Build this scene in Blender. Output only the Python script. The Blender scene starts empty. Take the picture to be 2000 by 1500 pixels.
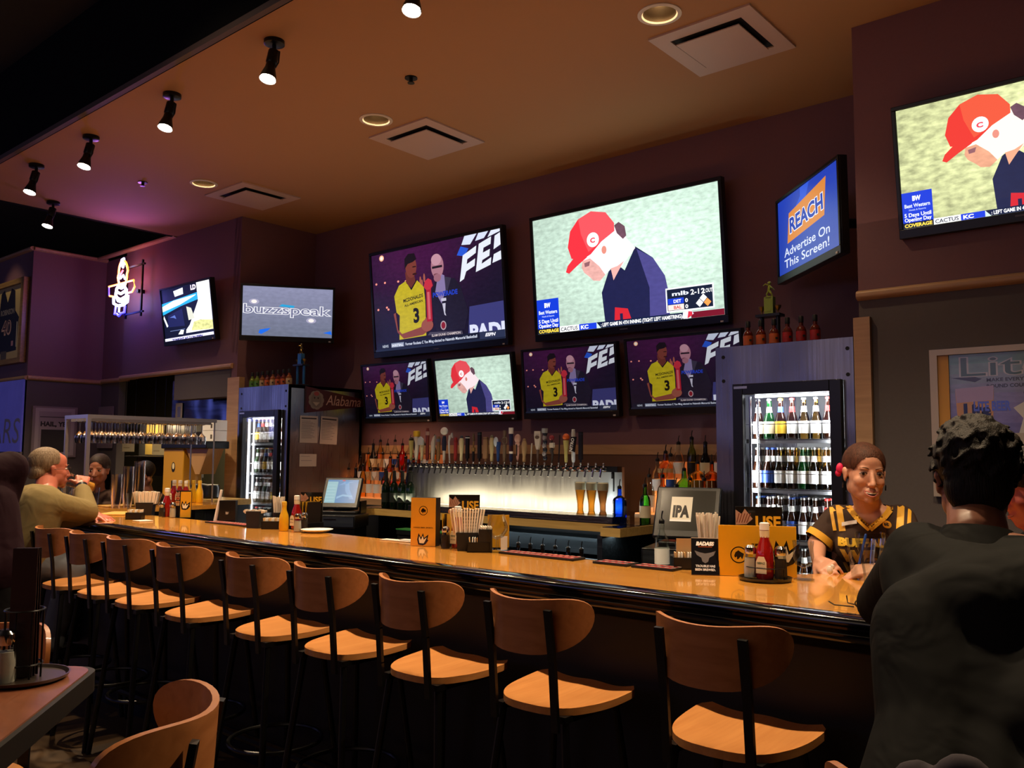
import bpy, bmesh, math, random
from mathutils import Vector, Matrix, Euler, geometry
from mathutils.bvhtree import BVHTree
PI = math.pi
random.seed(7)
sc = bpy.context.scene
COL = sc.collection
V = Vector

# ---------------------------------------------------------------- camera
CH = 1.5
FPX = 1687.86
yaw, pit, rol = -0.704744229, 0.0820521032, 0.00670765697
Fv = V((math.sin(yaw) * math.cos(pit), math.cos(yaw) * math.cos(pit), math.sin(pit)))
_r = V((math.cos(yaw), -math.sin(yaw), 0)); _u = _r.cross(Fv)
Rv = _r * math.cos(rol) + _u * math.sin(rol)
Uv = -_r * math.sin(rol) + _u * math.cos(rol)
cam = bpy.data.cameras.new('camera'); camo = bpy.data.objects.new('camera', cam); COL.objects.link(camo)
cam.sensor_width = 36; cam.lens = FPX / 2000 * 36; cam.clip_start = 0.05; cam.clip_end = 100
M = Matrix((Rv, Uv, -Fv)).transposed().to_4x4(); M.translation = V((0, 0, CH)); camo.matrix_world = M
sc.camera = camo
# ---------------------------------------------------------------- world, exposure
w = bpy.data.worlds.new('world'); sc.world = w; w.use_nodes = True
w.node_tree.nodes['Background'].inputs[0].default_value = (0.95, 0.62, 0.55, 1)
w.node_tree.nodes['Background'].inputs[1].default_value = 0.024
sc.view_settings.view_transform = 'Standard'; sc.view_settings.look = 'None'
sc.view_settings.exposure = 0.0; sc.view_settings.gamma = 1.0
sc.cycles.max_bounces = 7; sc.cycles.transparent_max_bounces = 12; sc.cycles.use_adaptive_sampling = True; sc.cycles.adaptive_threshold = .02; sc.cycles.sample_clamp_indirect = 4.0
sc.cycles.use_denoising = True; sc.cycles.caustics_reflective = False; sc.cycles.caustics_refractive = False


def light(kind, name, loc, power, color, size=.05, aim=None, spot=None, parent=None, blend=.5, sy=None):
    d = bpy.data.lights.new(name, kind); d.energy = power; d.color = color
    if kind == 'AREA':
        d.size = size
        if sy: d.shape = 'RECTANGLE'; d.size_y = sy
    else: d.shadow_soft_size = size
    if kind == 'SPOT': d.spot_size = spot; d.spot_blend = blend
    o = bpy.data.objects.new(name, d); COL.objects.link(o)
    if parent:
        o.parent = parent; loc = V(loc)
    o.location = loc
    if aim is not None:
        o.rotation_euler = (V(aim) - V(loc)).to_track_quat('-Z', 'Y').to_euler()
    return o


# added fill lights without fixtures: warm wide room fill, then bounce onto the ceiling
light('AREA', 'room_fill_light', (-2.5, -2.2, 3.7), 22, (1.0, .74, .58), 5.0, aim=(-3.5, 3.5, 0.6), sy=3.0)
light('AREA', 'ceiling_bounce_light', (-3.5, 3.7, 2.75), 8, (1.0, .64, .42), 6.0, aim=(-3.5, 3.7, 5), sy=2.0)
light('AREA', 'blue_fill_light', (-5.5, -4.5, 2.6), 18, (.42, .40, 1.0), 6.0, aim=(-3.5, 4.6, 1.6), sy=1.2)  # added bluish fill for the steel to reflect, no screens stand there
light('AREA', 'far_blue_fill_light', (-15.2, -1.5, 2.6), 30, (.35, .38, 1.0), 4.0, aim=(-7.5, 4.6, 1.6), sy=1.5)  # second added bluish fill, far left, for the left cooler's steel
light('SPOT', 'bartender_fill_spot', (-1.75, .85, 3.3), 70, (1.0, .74, .52), .12, aim=(-1.22, 3.3, 1.25), spot=.42, blend=.8)  # added spot to brighten the bartender's face, no pendant hangs there
# bulbs of the track heads above the bar: (x, y, watts)
TRACK = [(-2.95, 2.74), (-1.75, 2.74), (-.55, 2.74), (-4.13, 2.74), (-5.28, 2.74), (-6.47, 2.74), (-7.47, 2.74), (-8.47, 3.27)]
TRACK_W = 95


# ---------------------------------------------------------------- pixel -> world, for measuring
def ray(x, y): return Fv + Rv * ((x - 1000) / FPX) - Uv * ((y - 750) / FPX)
def atz(x, y, z): d = ray(x, y); return V((0, 0, CH)) + d * ((z - CH) / d.z)
def aty(x, y, Y): d = ray(x, y); return V((0, 0, CH)) + d * (Y / d.y)
def atx(x, y, X): d = ray(x, y); return V((0, 0, CH)) + d * (X / d.x)


# ---------------------------------------------------------------- materials
def lin(c):
    if isinstance(c, str):
        c = c.lstrip('#'); c = [int(c[i:i + 2], 16) / 255 for i in (0, 2, 4)]
    return tuple(x / 12.92 if x <= .04045 else ((x + .055) / 1.055) ** 2.4 for x in c[:3]) + (1.0,)


MATS = {}
def mat(name, col='#808080', rough=.5, metal=0., emit=None, es=0., coat=0., alpha=None, trans=0., noise=0., ns=30., bump=0., spec=.5, ior=1.45):
    if name in MATS: return MATS[name]
    m = bpy.data.materials.new(name); m.use_nodes = True; nt = m.node_tree; b = nt.nodes['Principled BSDF']
    c = lin(col)
    b.inputs['Base Color'].default_value = c; b.inputs['Roughness'].default_value = rough
    b.inputs['Metallic'].default_value = metal; b.inputs['Coat Weight'].default_value = coat
    b.inputs['Coat Roughness'].default_value = .05; b.inputs['Specular IOR Level'].default_value = spec
    b.inputs['Transmission Weight'].default_value = trans; b.inputs['IOR'].default_value = ior
    if emit: b.inputs['Emission Color'].default_value = lin(emit); b.inputs['Emission Strength'].default_value = es
    if alpha is not None: b.inputs['Alpha'].default_value = alpha
    if noise or bump:
        tc = nt.nodes.new('ShaderNodeTexCoord'); n = nt.nodes.new('ShaderNodeTexNoise')
        n.inputs['Scale'].default_value = ns; n.inputs['Detail'].default_value = 4
        nt.links.new(tc.outputs['Object'], n.inputs['Vector'])
        if noise:
            r = nt.nodes.new('ShaderNodeMix'); r.data_type = 'RGBA'
            r.inputs[6].default_value = tuple(v * (1 - noise) for v in c[:3]) + (1,)
            r.inputs[7].default_value = tuple(min(1, v * (1 + noise)) for v in c[:3]) + (1,)
            nt.links.new(n.outputs['Fac'], r.inputs[0]); nt.links.new(r.outputs[2], b.inputs['Base Color'])
        if bump:
            bp = nt.nodes.new('ShaderNodeBump'); bp.inputs['Strength'].default_value = bump; bp.inputs['Distance'].default_value = .01
            nt.links.new(n.outputs['Fac'], bp.inputs['Height']); nt.links.new(bp.outputs[0], b.inputs['Normal'])
    MATS[name] = m; return m


def wood(name, c1, c2, scale=(1.5, 18, 18), rough=.35, coat=0.):
    m = mat(name, c1, rough, coat=coat); nt = m.node_tree; b = nt.nodes['Principled BSDF']
    tc = nt.nodes.new('ShaderNodeTexCoord'); mp = nt.nodes.new('ShaderNodeMapping'); mp.inputs['Scale'].default_value = scale
    n = nt.nodes.new('ShaderNodeTexNoise'); n.inputs['Scale'].default_value = 2.2; n.inputs['Detail'].default_value = 5; n.inputs['Distortion'].default_value = .6
    r = nt.nodes.new('ShaderNodeValToRGB'); r.color_ramp.elements[0].position = .3; r.color_ramp.elements[1].position = .72
    r.color_ramp.elements[0].color = lin(c1); r.color_ramp.elements[1].color = lin(c2)
    for a, z in ((tc.outputs['Object'], mp.inputs[0]), (mp.outputs[0], n.inputs['Vector']), (n.outputs['Fac'], r.inputs[0]), (r.outputs[0], b.inputs['Base Color'])): nt.links.new(a, z)
    return m


def steel(name, col='#9a9a98', rough=.28, sx=(60, 60, 1.2), wob=.25):
    m = mat(name, col, rough, metal=1.0); nt = m.node_tree; b = nt.nodes['Principled BSDF']
    tc = nt.nodes.new('ShaderNodeTexCoord'); mp = nt.nodes.new('ShaderNodeMapping'); mp.inputs['Scale'].default_value = sx
    n = nt.nodes.new('ShaderNodeTexNoise'); n.inputs['Scale'].default_value = 2; n.inputs['Detail'].default_value = 3
    r = nt.nodes.new('ShaderNodeMapRange'); r.inputs[3].default_value = max(.05, rough - .12); r.inputs[4].default_value = rough + .14
    n2 = nt.nodes.new('ShaderNodeTexNoise'); n2.inputs['Scale'].default_value = 2.2; n2.inputs['Detail'].default_value = 1
    bp = nt.nodes.new('ShaderNodeBump'); bp.inputs['Strength'].default_value = wob; bp.inputs['Distance'].default_value = .04
    for a, z in ((tc.outputs['Object'], mp.inputs[0]), (mp.outputs[0], n.inputs['Vector']), (n.outputs['Fac'], r.inputs[0]), (r.outputs[0], b.inputs['Roughness']),
                 (tc.outputs['Object'], n2.inputs['Vector']), (n2.outputs['Fac'], bp.inputs['Height']), (bp.outputs[0], b.inputs['Normal'])): nt.links.new(a, z)
    return m


def attr_mat(name, emit=0., rough=.5, coat=0., noise_scale=18.):
    """colour from the mesh's own colour attribute; its alpha is how strongly fine mottling shows"""
    m = mat(name, '#101010', rough, coat=coat); nt = m.node_tree; b = nt.nodes['Principled BSDF']
    a = nt.nodes.new('ShaderNodeVertexColor'); a.layer_name = 'Col'
    tc = nt.nodes.new('ShaderNodeTexCoord'); n = nt.nodes.new('ShaderNodeTexNoise'); n.inputs['Scale'].default_value = noise_scale; n.inputs['Detail'].default_value = 6
    mp = nt.nodes.new('ShaderNodeMapping'); mp.inputs['Scale'].default_value = (1, 1, 2.2)
    mr = nt.nodes.new('ShaderNodeMapRange'); mr.inputs[1].default_value = .3; mr.inputs[2].default_value = .7; mr.inputs[3].default_value = .35; mr.inputs[4].default_value = 1.25
    mx = nt.nodes.new('ShaderNodeMix'); mx.data_type = 'FLOAT'; mx.inputs[2].default_value = 1.0
    vm = nt.nodes.new('ShaderNodeVectorMath'); vm.operation = 'SCALE'
    L = nt.links.new
    L(tc.outputs['Object'], mp.inputs[0]); L(mp.outputs[0], n.inputs['Vector']); L(n.outputs['Fac'], mr.inputs[0]); L(mr.outputs[0], mx.inputs[3])
    L(a.outputs['Alpha'], mx.inputs[0]); L(a.outputs['Color'], vm.inputs[0]); L(mx.outputs[0], vm.inputs['Scale'])
    if emit:
        L(vm.outputs[0], b.inputs['Emission Color']); b.inputs['Emission Strength'].default_value = emit
    else: L(vm.outputs[0], b.inputs['Base Color'])
    return m


m_burg = mat('burgundy_paint', '#785459', .6, bump=.05, ns=60, noise=.06)
m_char = mat('charcoal_paint', '#5a5250', .65, bump=.05, ns=60, noise=.06)
m_ceil = mat('tan_ceiling_paint', '#ae8258', .8, bump=.04, ns=40)
m_black = mat('black_ceiling_paint', '#26282c', .8)
m_fascia = mat('fascia_black', '#101010', .9, spec=.1)
m_trim = wood('maple_trim', '#b08a64', '#c29a72', rough=.4)
m_maple = wood('bar_maple', '#d08c38', '#e2a048', (1.2, 26, 26), rough=.16, coat=.7)
m_ply = wood('stool_plywood', '#c27f45', '#d49254', (22, 1.6, 22), rough=.32, coat=.25)
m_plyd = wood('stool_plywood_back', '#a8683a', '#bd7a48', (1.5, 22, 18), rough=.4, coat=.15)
m_bkedge = mat('black_gloss', '#0c0b0b', .12, coat=.6)
m_bk = mat('black_matte', '#0d0c0c', .55)
m_bkm = mat('black_metal', '#0f0e0e', .35, metal=.3)
m_plastic = mat('black_plastic', '#121214', .3)
m_floor = mat('floor_concrete', '#4c3a26', .45, noise=.5, ns=2.5, bump=.1)
m_steel = steel('brushed_steel', '#8d8b8c', .3)
m_steelh = steel('steel_counter', '#a5a3a0', .25, (1.2, 60, 60), .1)
m_chrome = mat('chrome', '#c8c8c8', .12, metal=1)
m_white = mat('white_paper', '#d8d2cc', .7)
m_glass = mat('clear_glass', '#f4faf8', .02, trans=1.0, ior=1.45)
m_cooler_glass = mat('cooler_door_glass', '#ffffff', .02, trans=1.0, ior=1.02)
m_scr = attr_mat('screen_picture', emit=1.0, rough=.25)
m_print = attr_mat('printed', rough=.5)
m_printg = attr_mat('printed_gloss', rough=.22, coat=.3)


# ---------------------------------------------------------------- mesh builder
class MB:
    def __init__(s): s.bm = bmesh.new(); s.mats = []; s.cur = 0
    def m(s, mt):
        if mt not in s.mats: s.mats.append(mt)
        s.cur = s.mats.index(mt); return s
    def _f(s, vs):
        try: f = s.bm.faces.new(vs)
        except ValueError: return None
        f.material_index = s.cur; return f
    def box(s, c, d, rot=None):
        R = Euler(rot).to_matrix() if isinstance(rot, (tuple, list)) else (rot or Matrix.Identity(3))
        vs = [s.bm.verts.new(V(c) + R @ V((d[0] / 2 * i, d[1] / 2 * j, d[2] / 2 * k))) for k in (-1, 1) for j in (-1, 1) for i in (-1, 1)]
        for q in ((0, 2, 3, 1), (4, 5, 7, 6), (0, 1, 5, 4), (2, 6, 7, 3), (0, 4, 6, 2), (1, 3, 7, 5)): s._f([vs[i] for i in q])
        return s
    def bb(s, a, b):
        a, b = V(a), V(b); return s.box((a + b) / 2, [abs(x) for x in (b - a)])
    def ring(s, c, ax, r, n, ph=0, e=1.0, ref=None):
        ax = V(ax).normalized(); ref = V(ref) if ref else (V((0, 0, 1)) if abs(ax.z) < .9 else V((1, 0, 0)))
        a = ax.cross(ref).normalized(); b = ax.cross(a)
        return [s.bm.verts.new(V(c) + a * (math.cos(ph + 2 * PI * i / n) * r) + b * (math.sin(ph + 2 * PI * i / n) * r * e)) for i in range(n)]
    def loft(s, rings, cap=(True, True), close=False):
        for A, B in zip(rings, rings[1:] + ([rings[0]] if close else [])):
            n = len(A)
            for i in range(n): s._f([A[i], A[(i + 1) % n], B[(i + 1) % n], B[i]])
        if cap[0] and not close: s._f(list(reversed(rings[0])))
        if cap[1] and not close: s._f(rings[-1])
        return s
    def cyl(s, p0, p1, r0, r1=None, n=14, cap=(True, True)):
        p0, p1 = V(p0), V(p1); ax = p1 - p0
        return s.loft([s.ring(p0, ax, r0, n), s.ring(p1, ax, r0 if r1 is None else r1, n)], cap)
    def tube(s, pts, r, n=8, closed=False):
        pts = [V(p) for p in pts]; rings = []; N = len(pts); ref = None
        for i, p in enumerate(pts):
            a = pts[i - 1] if (i or closed) else p; b = pts[(i + 1) % N] if (i < N - 1 or closed) else p
            t = (b - a).normalized()
            if ref is None: ref = V((0, 0, 1)) if abs(t.z) < .9 else V((1, 0, 0))
            x = t.cross(ref).normalized(); ref = x.cross(t); y = ref
            rr = r[i] if isinstance(r, (list, tuple)) else r
            rings.append([s.bm.verts.new(p + x * (math.cos(2 * PI * k / n) * rr) + y * (math.sin(2 * PI * k / n) * rr)) for k in range(n)])
        return s.loft(rings, close=closed)
    def lathe(s, prof, c=(0, 0, 0), n=20, cap=(True, True), ex=1.0, ey=1.0):
        c = V(c); rings = [[s.bm.verts.new(c + V((math.cos(2 * PI * i / n) * r * ex, math.sin(2 * PI * i / n) * r * ey, z))) for i in range(n)] for r, z in prof]
        return s.loft(rings, cap)
    def prism(s, pts, z0, z1, M=None, cap=True):
        M = M or Matrix.Identity(4)
        A = [s.bm.verts.new(M @ V((x, y, z0))) for x, y in pts]; B = [s.bm.verts.new(M @ V((x, y, z1))) for x, y in pts]
        return s.loft([A, B], (cap, cap))
    def sph(s, c, r, n=14, k=9, R=None):
        r = (r, r, r) if isinstance(r, (int, float)) else r; c = V(c); R = R or Matrix.Identity(3)
        rings = []
        for j in range(k + 1):
            ph = -PI / 2 + PI * (j + .001 if j == 0 else (j - .001 if j == k else j)) / k
            rings.append([s.bm.verts.new(c + R @ V((math.cos(ph) * math.cos(2 * PI * i / n) * r[0], math.cos(ph) * math.sin(2 * PI * i / n) * r[1], math.sin(ph) * r[2]))) for i in range(n)])
        return s.loft(rings)
    def quad(s, *p): s._f([s.bm.verts.new(V(q)) for q in p]); return s
    def slab(s, f, nu, nv, th):
        """curved panel: f(u,v)->(point, normal)"""
        T = [[None] * (nv + 1) for _ in range(nu + 1)]; B = [[None] * (nv + 1) for _ in range(nu + 1)]
        for i in range(nu + 1):
            for j in range(nv + 1):
                p, n = f(i / nu, j / nv); T[i][j] = s.bm.verts.new(V(p) + V(n) * th / 2); B[i][j] = s.bm.verts.new(V(p) - V(n) * th / 2)
        for i in range(nu):
            for j in range(nv):
                s._f([T[i][j], T[i + 1][j], T[i + 1][j + 1], T[i][j + 1]]); s._f([B[i][j], B[i][j + 1], B[i + 1][j + 1], B[i + 1][j]])
        for i in range(nu):
            s._f([T[i][0], B[i][0], B[i + 1][0], T[i + 1][0]]); s._f([T[i][nv], T[i + 1][nv], B[i + 1][nv], B[i][nv]])
        for j in range(nv):
            s._f([T[0][j], T[0][j + 1], B[0][j + 1], B[0][j]]); s._f([T[nu][j], B[nu][j], B[nu][j + 1], T[nu][j + 1]])
        return s
    def build(s, name, mt=None, parent=None, smooth=35, bevel=0, seg=2, label=None):
        bmesh.ops.recalc_face_normals(s.bm, faces=s.bm.faces[:])
        me = bpy.data.meshes.new(name); s.bm.to_mesh(me); s.bm.free()
        for x in (s.mats or [mt]): me.materials.append(x)
        if smooth:
            me.shade_smooth(); me.set_sharp_from_angle(angle=math.radians(smooth))
        o = bpy.data.objects.new(name, me); COL.objects.link(o)
        if parent: o.parent = parent
        if bevel:
            b = o.modifiers.new('bevel', 'BEVEL'); b.width = bevel; b.segments = seg; b.limit_method = 'ANGLE'; b.angle_limit = math.radians(40)
        if label: o['label'] = label
        return o


def thing(name, label, cat, loc=(0, 0, 0), rz=0., group=None, rot=None):
    o = bpy.data.objects.new(name, None); COL.objects.link(o); o.empty_display_size = .05
    o.location = loc; o.rotation_euler = rot or (0, 0, rz); o['label'] = label; o['category'] = cat
    if group: o['group'] = group
    return o


def tag(o, label, cat, group=None, kind=None):
    o['label'] = label; o['category'] = cat
    if group: o['group'] = group
    if kind: o['kind'] = kind
    return o


def struct(o): o['kind'] = 'structure'; return o


KIDS = {}
def dup(root, loc, rz=None, label=None, group=None):
    def kids(o):
        if o.name not in KIDS: KIDS[o.name] = [c for c in bpy.data.objects if c.parent is o]
        return KIDS[o.name]
    r = root.copy(); COL.objects.link(r); r.location = loc
    if rz is not None: r.rotation_euler = (0, 0, rz)
    if label: r['label'] = label
    if group: r['group'] = group
    for ch in kids(root):
        c = ch.copy(); COL.objects.link(c); c.parent = r
        for g in kids(ch):
            d = g.copy(); COL.objects.link(d); d.parent = c
    return r


# ---------------------------------------------------------------- flat pictures (prints, screens)
_TX = {}
def text_geo(s, bold=0., shear=0.):
    k = (s, bold, shear)
    if k not in _TX:
        cu = bpy.data.curves.new('t', 'FONT'); cu.body = s; cu.size = 1; cu.offset = bold; cu.shear = shear; cu.resolution_u = 3
        o = bpy.data.objects.new('t', cu); COL.objects.link(o)
        dg = bpy.context.evaluated_depsgraph_get(); e = o.evaluated_get(dg); me = e.to_mesh()
        vs = [(v.co.x, v.co.y) for v in me.vertices]; fs = [tuple(p.vertices) for p in me.polygons]
        e.to_mesh_clear(); bpy.data.objects.remove(o); bpy.data.curves.remove(cu)
        xs = [v[0] for v in vs] or [0]; ys = [v[1] for v in vs] or [0]
        _TX[k] = (vs, fs, min(xs), max(xs), min(ys), max(ys))
    return _TX[k]


class Art:
    """coloured shapes in a w x h frame (origin bottom left), painted in order"""
    def __init__(s): s.v = []; s.f = []; s.c = []; s.l = 0; s.eps = .00012
    def poly(s, pts, col, n=0., keep=False):
        if not keep: s.l += 1
        b = len(s.v); s.v += [(x, y, s.l * s.eps) for x, y in pts]; s.f.append(tuple(range(b, b + len(pts))))
        c = lin(col) if not isinstance(col, tuple) or len(col) < 4 else col; s.c.append(tuple(c[:3]) + (n,)); return s
    def rect(s, x0, y0, x1, y1, col, n=0.): return s.poly([(x0, y0), (x1, y0), (x1, y1), (x0, y1)], col, n)
    def ell(s, cx, cy, rx, ry, col, rot=0., n=0., k=20):
        return s.poly([(cx + rx * math.cos(a) * math.cos(rot) - ry * math.sin(a) * math.sin(rot), cy + rx * math.cos(a) * math.sin(rot) + ry * math.sin(a) * math.cos(rot)) for a in [2 * PI * i / k for i in range(k)]], col, n)
    def line(s, pts, wd, col):
        s.l += 1
        for (x0, y0), (x1, y1) in zip(pts, pts[1:]):
            L = math.hypot(x1 - x0, y1 - y0) or 1; a, b = -(y1 - y0) / L * wd / 2, (x1 - x0) / L * wd / 2
            s.poly([(x0 - a, y0 - b), (x1 - a, y1 - b), (x1 + a, y1 + b), (x0 + a, y0 + b)], col, keep=True)
        return s
    def text(s, t, x, y, h, col, wd=None, bold=0., shear=0., ang=0., al='l'):
        vs, fs, a, b, c0, c1 = text_geo(t, bold, shear); s.l += 1
        ky = h / (.72 + 2 * bold); kx = ky if wd is None else wd / max(b - a, 1e-6)
        ox = {'l': 0, 'c': -(b - a) * kx / 2, 'r': -(b - a) * kx}[al]
        n = len(s.v); ca, sa = math.cos(ang), math.sin(ang)
        for X, Y in vs:
            px, py = (X - a) * kx + ox, Y * ky; s.v.append((x + px * ca - py * sa, y + px * sa + py * ca, s.l * s.eps))
        cc = tuple(lin(col)[:3]) + (0.,)
        for f in fs: s.f.append(tuple(n + i for i in f)); s.c.append(cc)
        return s
    def otext(s, t, x, y, h, c1, c2, wd, b1, b2, ang=0.):
        _, _, a1, e1, _, _ = text_geo(t, b1, 0.); _, _, a2, e2, _, _ = text_geo(t, b2, 0.); kx = wd / (e1 - a1); ky = h / (.72 + 2 * b1)
        s.text(t, x, y, h, c1, wd, b1, 0., ang)
        s.text(t, x + (a2 - a1) * kx * math.cos(ang), y + (a2 - a1) * kx * math.sin(ang), ky * (.72 + 2 * b2), c2, (e2 - a2) * kx, b2, 0., ang); return s
    def grad(s, x0, y0, x1, y1, fn, nx=12, ny=8):
        s.l += 1
        for i in range(nx):
            for j in range(ny):
                u, v_ = (i + .5) / nx, (j + .5) / ny; c = fn(u, v_)
                X0, X1, Y0, Y1 = x0 + (x1 - x0) * i / nx, x0 + (x1 - x0) * (i + 1) / nx, y0 + (y1 - y0) * j / ny, y0 + (y1 - y0) * (j + 1) / ny
                s.poly([(X0, Y0), (X1, Y0), (X1, Y1), (X0, Y1)], c[0], c[1], keep=True)
        return s
    def build(s, name, mt, parent=None, o=(0, 0, 0), r=(1, 0, 0), u=(0, 0, 1), sx=1., sy=None, label=None, map=None, z=1.):
        o, r, u = V(o), V(r).normalized(), V(u).normalized(); nrm = r.cross(u); sy = sy or sx
        me = bpy.data.meshes.new(name)
        if map:
            bm = bmesh.new(); il = bm.faces.layers.int.new('k'); vs_ = [bm.verts.new(q) for q in s.v]
            for k_, f_ in enumerate(s.f): fc = bm.faces.new([vs_[i] for i in f_]); fc[il] = k_
            bmesh.ops.triangulate(bm, faces=bm.faces[:])
            for _ in range(4):
                L = [e for e in bm.edges if e.calc_length() > .011 / sx]
                if not L: break
                bmesh.ops.subdivide_edges(bm, edges=L, cuts=1)
            bmesh.ops.triangulate(bm, faces=[f_ for f_ in bm.faces if len(f_.verts) > 3]); bm.verts.index_update()
            s.v = [tuple(v.co) for v in bm.verts]; cs = [s.c[f_[il]] for f_ in bm.faces]; s.f = [tuple(v.index for v in f_.verts) for f_ in bm.faces]; s.c = cs; bm.free()
        if map: vv = [map(x * sx, y * sy, d * z) for x, y, d in s.v]
        else: vv = [o + r * (x * sx) + u * (y * sy) + nrm * (d * z) for x, y, d in s.v]
        me.from_pydata([tuple(q) for q in vv], [], s.f)
        at = me.color_attributes.new('Col', 'FLOAT_COLOR', 'CORNER'); flat = []
        for p, c in zip(me.polygons, s.c): flat += list(c) * p.loop_total
        at.data.foreach_set('color', flat)
        me.materials.append(mt)
        ob = bpy.data.objects.new(name, me); COL.objects.link(ob)
        if parent: ob.parent = parent
        if label: ob['label'] = label
        return ob

# ================================================================ the room
NX0, NX1, NY, BY, ZC = -7.52, -1.55, 4.68, 5.58, 3.85
def sbox(name, a, b, mt, **k):
    return struct(MB().bb(a, b).build(name, mt, smooth=0, **k))
sbox('floor', (-16, -6, -.1), (5, 9, 0), m_floor)
# tan ceiling with round holes for the recessed cans
CANS = [(-2.281, 3.876), (-4.574, 3.88), (-6.85, 3.876)]
def plate_with_holes(name, x0, y0, x1, y1, z, holes, mt):
    loops = [[V((x0, y0, 0)), V((x1, y0, 0)), V((x1, y1, 0)), V((x0, y1, 0))]]
    for hx, hy, r in holes: loops.append([V((hx + r * math.cos(-2 * PI * i / 24), hy + r * math.sin(-2 * PI * i / 24), 0)) for i in range(24)])
    tri = geometry.tessellate_polygon(loops); flat = [p for l in loops for p in l]
    me = bpy.data.meshes.new(name); me.from_pydata([(p.x, p.y, z) for p in flat], [], [tuple(t) for t in tri]); me.materials.append(mt)
    o = bpy.data.objects.new(name, me); COL.objects.link(o); return struct(o)
plate_with_holes('ceiling', -8.8, 2.54, 3.0, BY + .02, ZC, [(x, y, .095) for x, y in CANS], m_ceil)
sbox('ceiling_upper_cover', (-8.8, 2.54, 4.25), (3.0, BY + .1, 4.3), m_black)
sbox('trim_1', (-8.82, 2.50, ZC - .003), (3.0, 2.54, ZC + .75), m_fascia)
sbox('trim_2', (-8.84, 2.50, ZC - .003), (-8.8, BY, ZC + .75), m_fascia)
sbox('trim_3', (-8.83, 2.495, ZC - .006), (3.0, 2.53, ZC + .03), mat('soffit_edge_bead', '#5a4a44', .6))
plate_with_holes('ceiling_dark', -16, -6, 4.0, 8.0, 4.6, [(-4.35, 1.62, .11), (-9.55, 2.1, .11)], m_black)
sbox('ceiling_dark_cover', (-16, -6, 5.0), (4.0, 8.0, 5.05), m_black)
# niche behind the bar
sbox('wall_back', (NX0 - .3, BY, 0), (NX1 + .3, BY + .12, ZC + .3), m_burg)
sbox('wall_niche_left', (NX0 - .12, NY, 0), (NX0, BY, ZC + .3), m_burg)
sbox('wall_niche_right', (NX1, NY, 0), (NX1 + .12, BY, ZC + .3), m_burg)
# right wall: burgundy over charcoal, maple rail between
sbox('wall_right_upper', (NX1 + .001, NY - .002, 2.36), (3.6, NY + .14, ZC + .02), m_burg)
sbox('wall_right_lower', (NX1 + .001, NY - .001, 0), (3.6, NY + .14, 2.36), m_char)
def rail(name, a, b, h=.055, d=.03):
    a, b = V(a), V(b); L = (b - a).length; M = Matrix.Translation(a) @ (b - a).to_track_quat('X', 'Z').to_matrix().to_4x4()
    mb = MB(); pts = [(-d * (1 - (2 * t / 8 - 1) ** 4), (t / 8 - .5) * h) for t in range(9)]
    R0 = [mb.bm.verts.new(M @ V((0, y, z))) for y, z in pts]; R1 = [mb.bm.verts.new(M @ V((L, y, z))) for y, z in pts]
    mb.m(m_trim).loft([R0, R1]); return struct(mb.build(name))
rail('trim_4', (NX1 - .004, NY - .002, 2.36), (3.6, NY - .002, 2.36))
sbox('trim_5', (-1.572, NY - .03, 0), (-1.487, NY + .03, 2.24), m_trim)
sbox('trim_6', (-7.635, NY - .03, 0), (-7.43, NY + .03, 2.24), m_trim)
# left of the niche: burgundy over charcoal with the pass to the kitchen
XP = -9.93
sbox('wall_left_upper', (XP, NY, 2.36), (NX0 + .001, NY + .14, ZC), m_burg)
sbox('wall_left_upper_far', (-10.7, NY + .1, 2.36), (XP, NY + .2, ZC), m_burg)
sbox('wall_left_pass_lintel', (-8.72, NY, 2.06), (NX0 - .1, NY + .14, 2.36), m_char)
sbox('wall_left_lower_far', (-10.7, NY + .1, 0), (-10.2, NY + .2, 2.36), m_char)
sbox('wall_left_pass_lower', (-8.72, NY, 0), (NX0 - .1, NY + .14, 1.05), m_char)
rail('trim_7', (XP - .01, NY - .002, 2.36), (NX0 - .07, NY - .002, 2.36))
rail('trim_8', (-10.7, NY + .098, 2.36), (XP, NY + .098, 2.36))
rail('trim_9', (-10.7, NY - .002 + .0, ZC + .01), (-8.79, NY - .002, ZC + .01), .05, .04)
sbox('wall_return', (-10.8, 3.93, 0), (-10.66, NY + .1, ZC), m_burg)
sbox('wall_return_lower', (-10.8, 3.93, 0), (-10.655, NY + .1, 2.33), m_char)
rail('trim_10', (-10.658, 3.93, 2.35), (-10.658, NY + .1, 2.35))
rail('trim_11', (-10.66, 3.93, ZC + .01), (-10.66, NY + .1, ZC + .01), .05, .04)
sbox('wall_far_left', (-16, 3.93, 0), (-10.665, 4.05, ZC), m_burg)
rail('trim_12', (-16, 3.928, 2.35), (-10.65, 3.928, 2.35))
rail('trim_13', (-16, 3.928, ZC + .01), (-10.65, 3.928, ZC + .01), .05, .04)
sbox('wall_end', (-16.1, -6, 0), (-16, 9, 5), m_black)
sbox('wall_kitchen_back', (-16, 7.2, 0), (-7, 7.3, 5), mat('kitchen_wall', '#6a6450', .6))
sbox('wall_behind_camera', (-16, -6.1, 0), (5, -6, 5), m_black)
sbox('wall_right_end', (3.5, -6, 0), (3.6, 5, 5), m_black)
# wood-paneled lower part of the back wall
sbox('wall_back_maple_band', (NX0, BY - .02, 1.51), (NX1, BY + .01, 1.585), m_trim)
sbox('wall_back_panel', (NX0, BY - .015, 0), (NX1, BY + .005, 1.51), mat('brown_panel', '#6b4a36', .5, noise=.1, ns=5))

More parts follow.
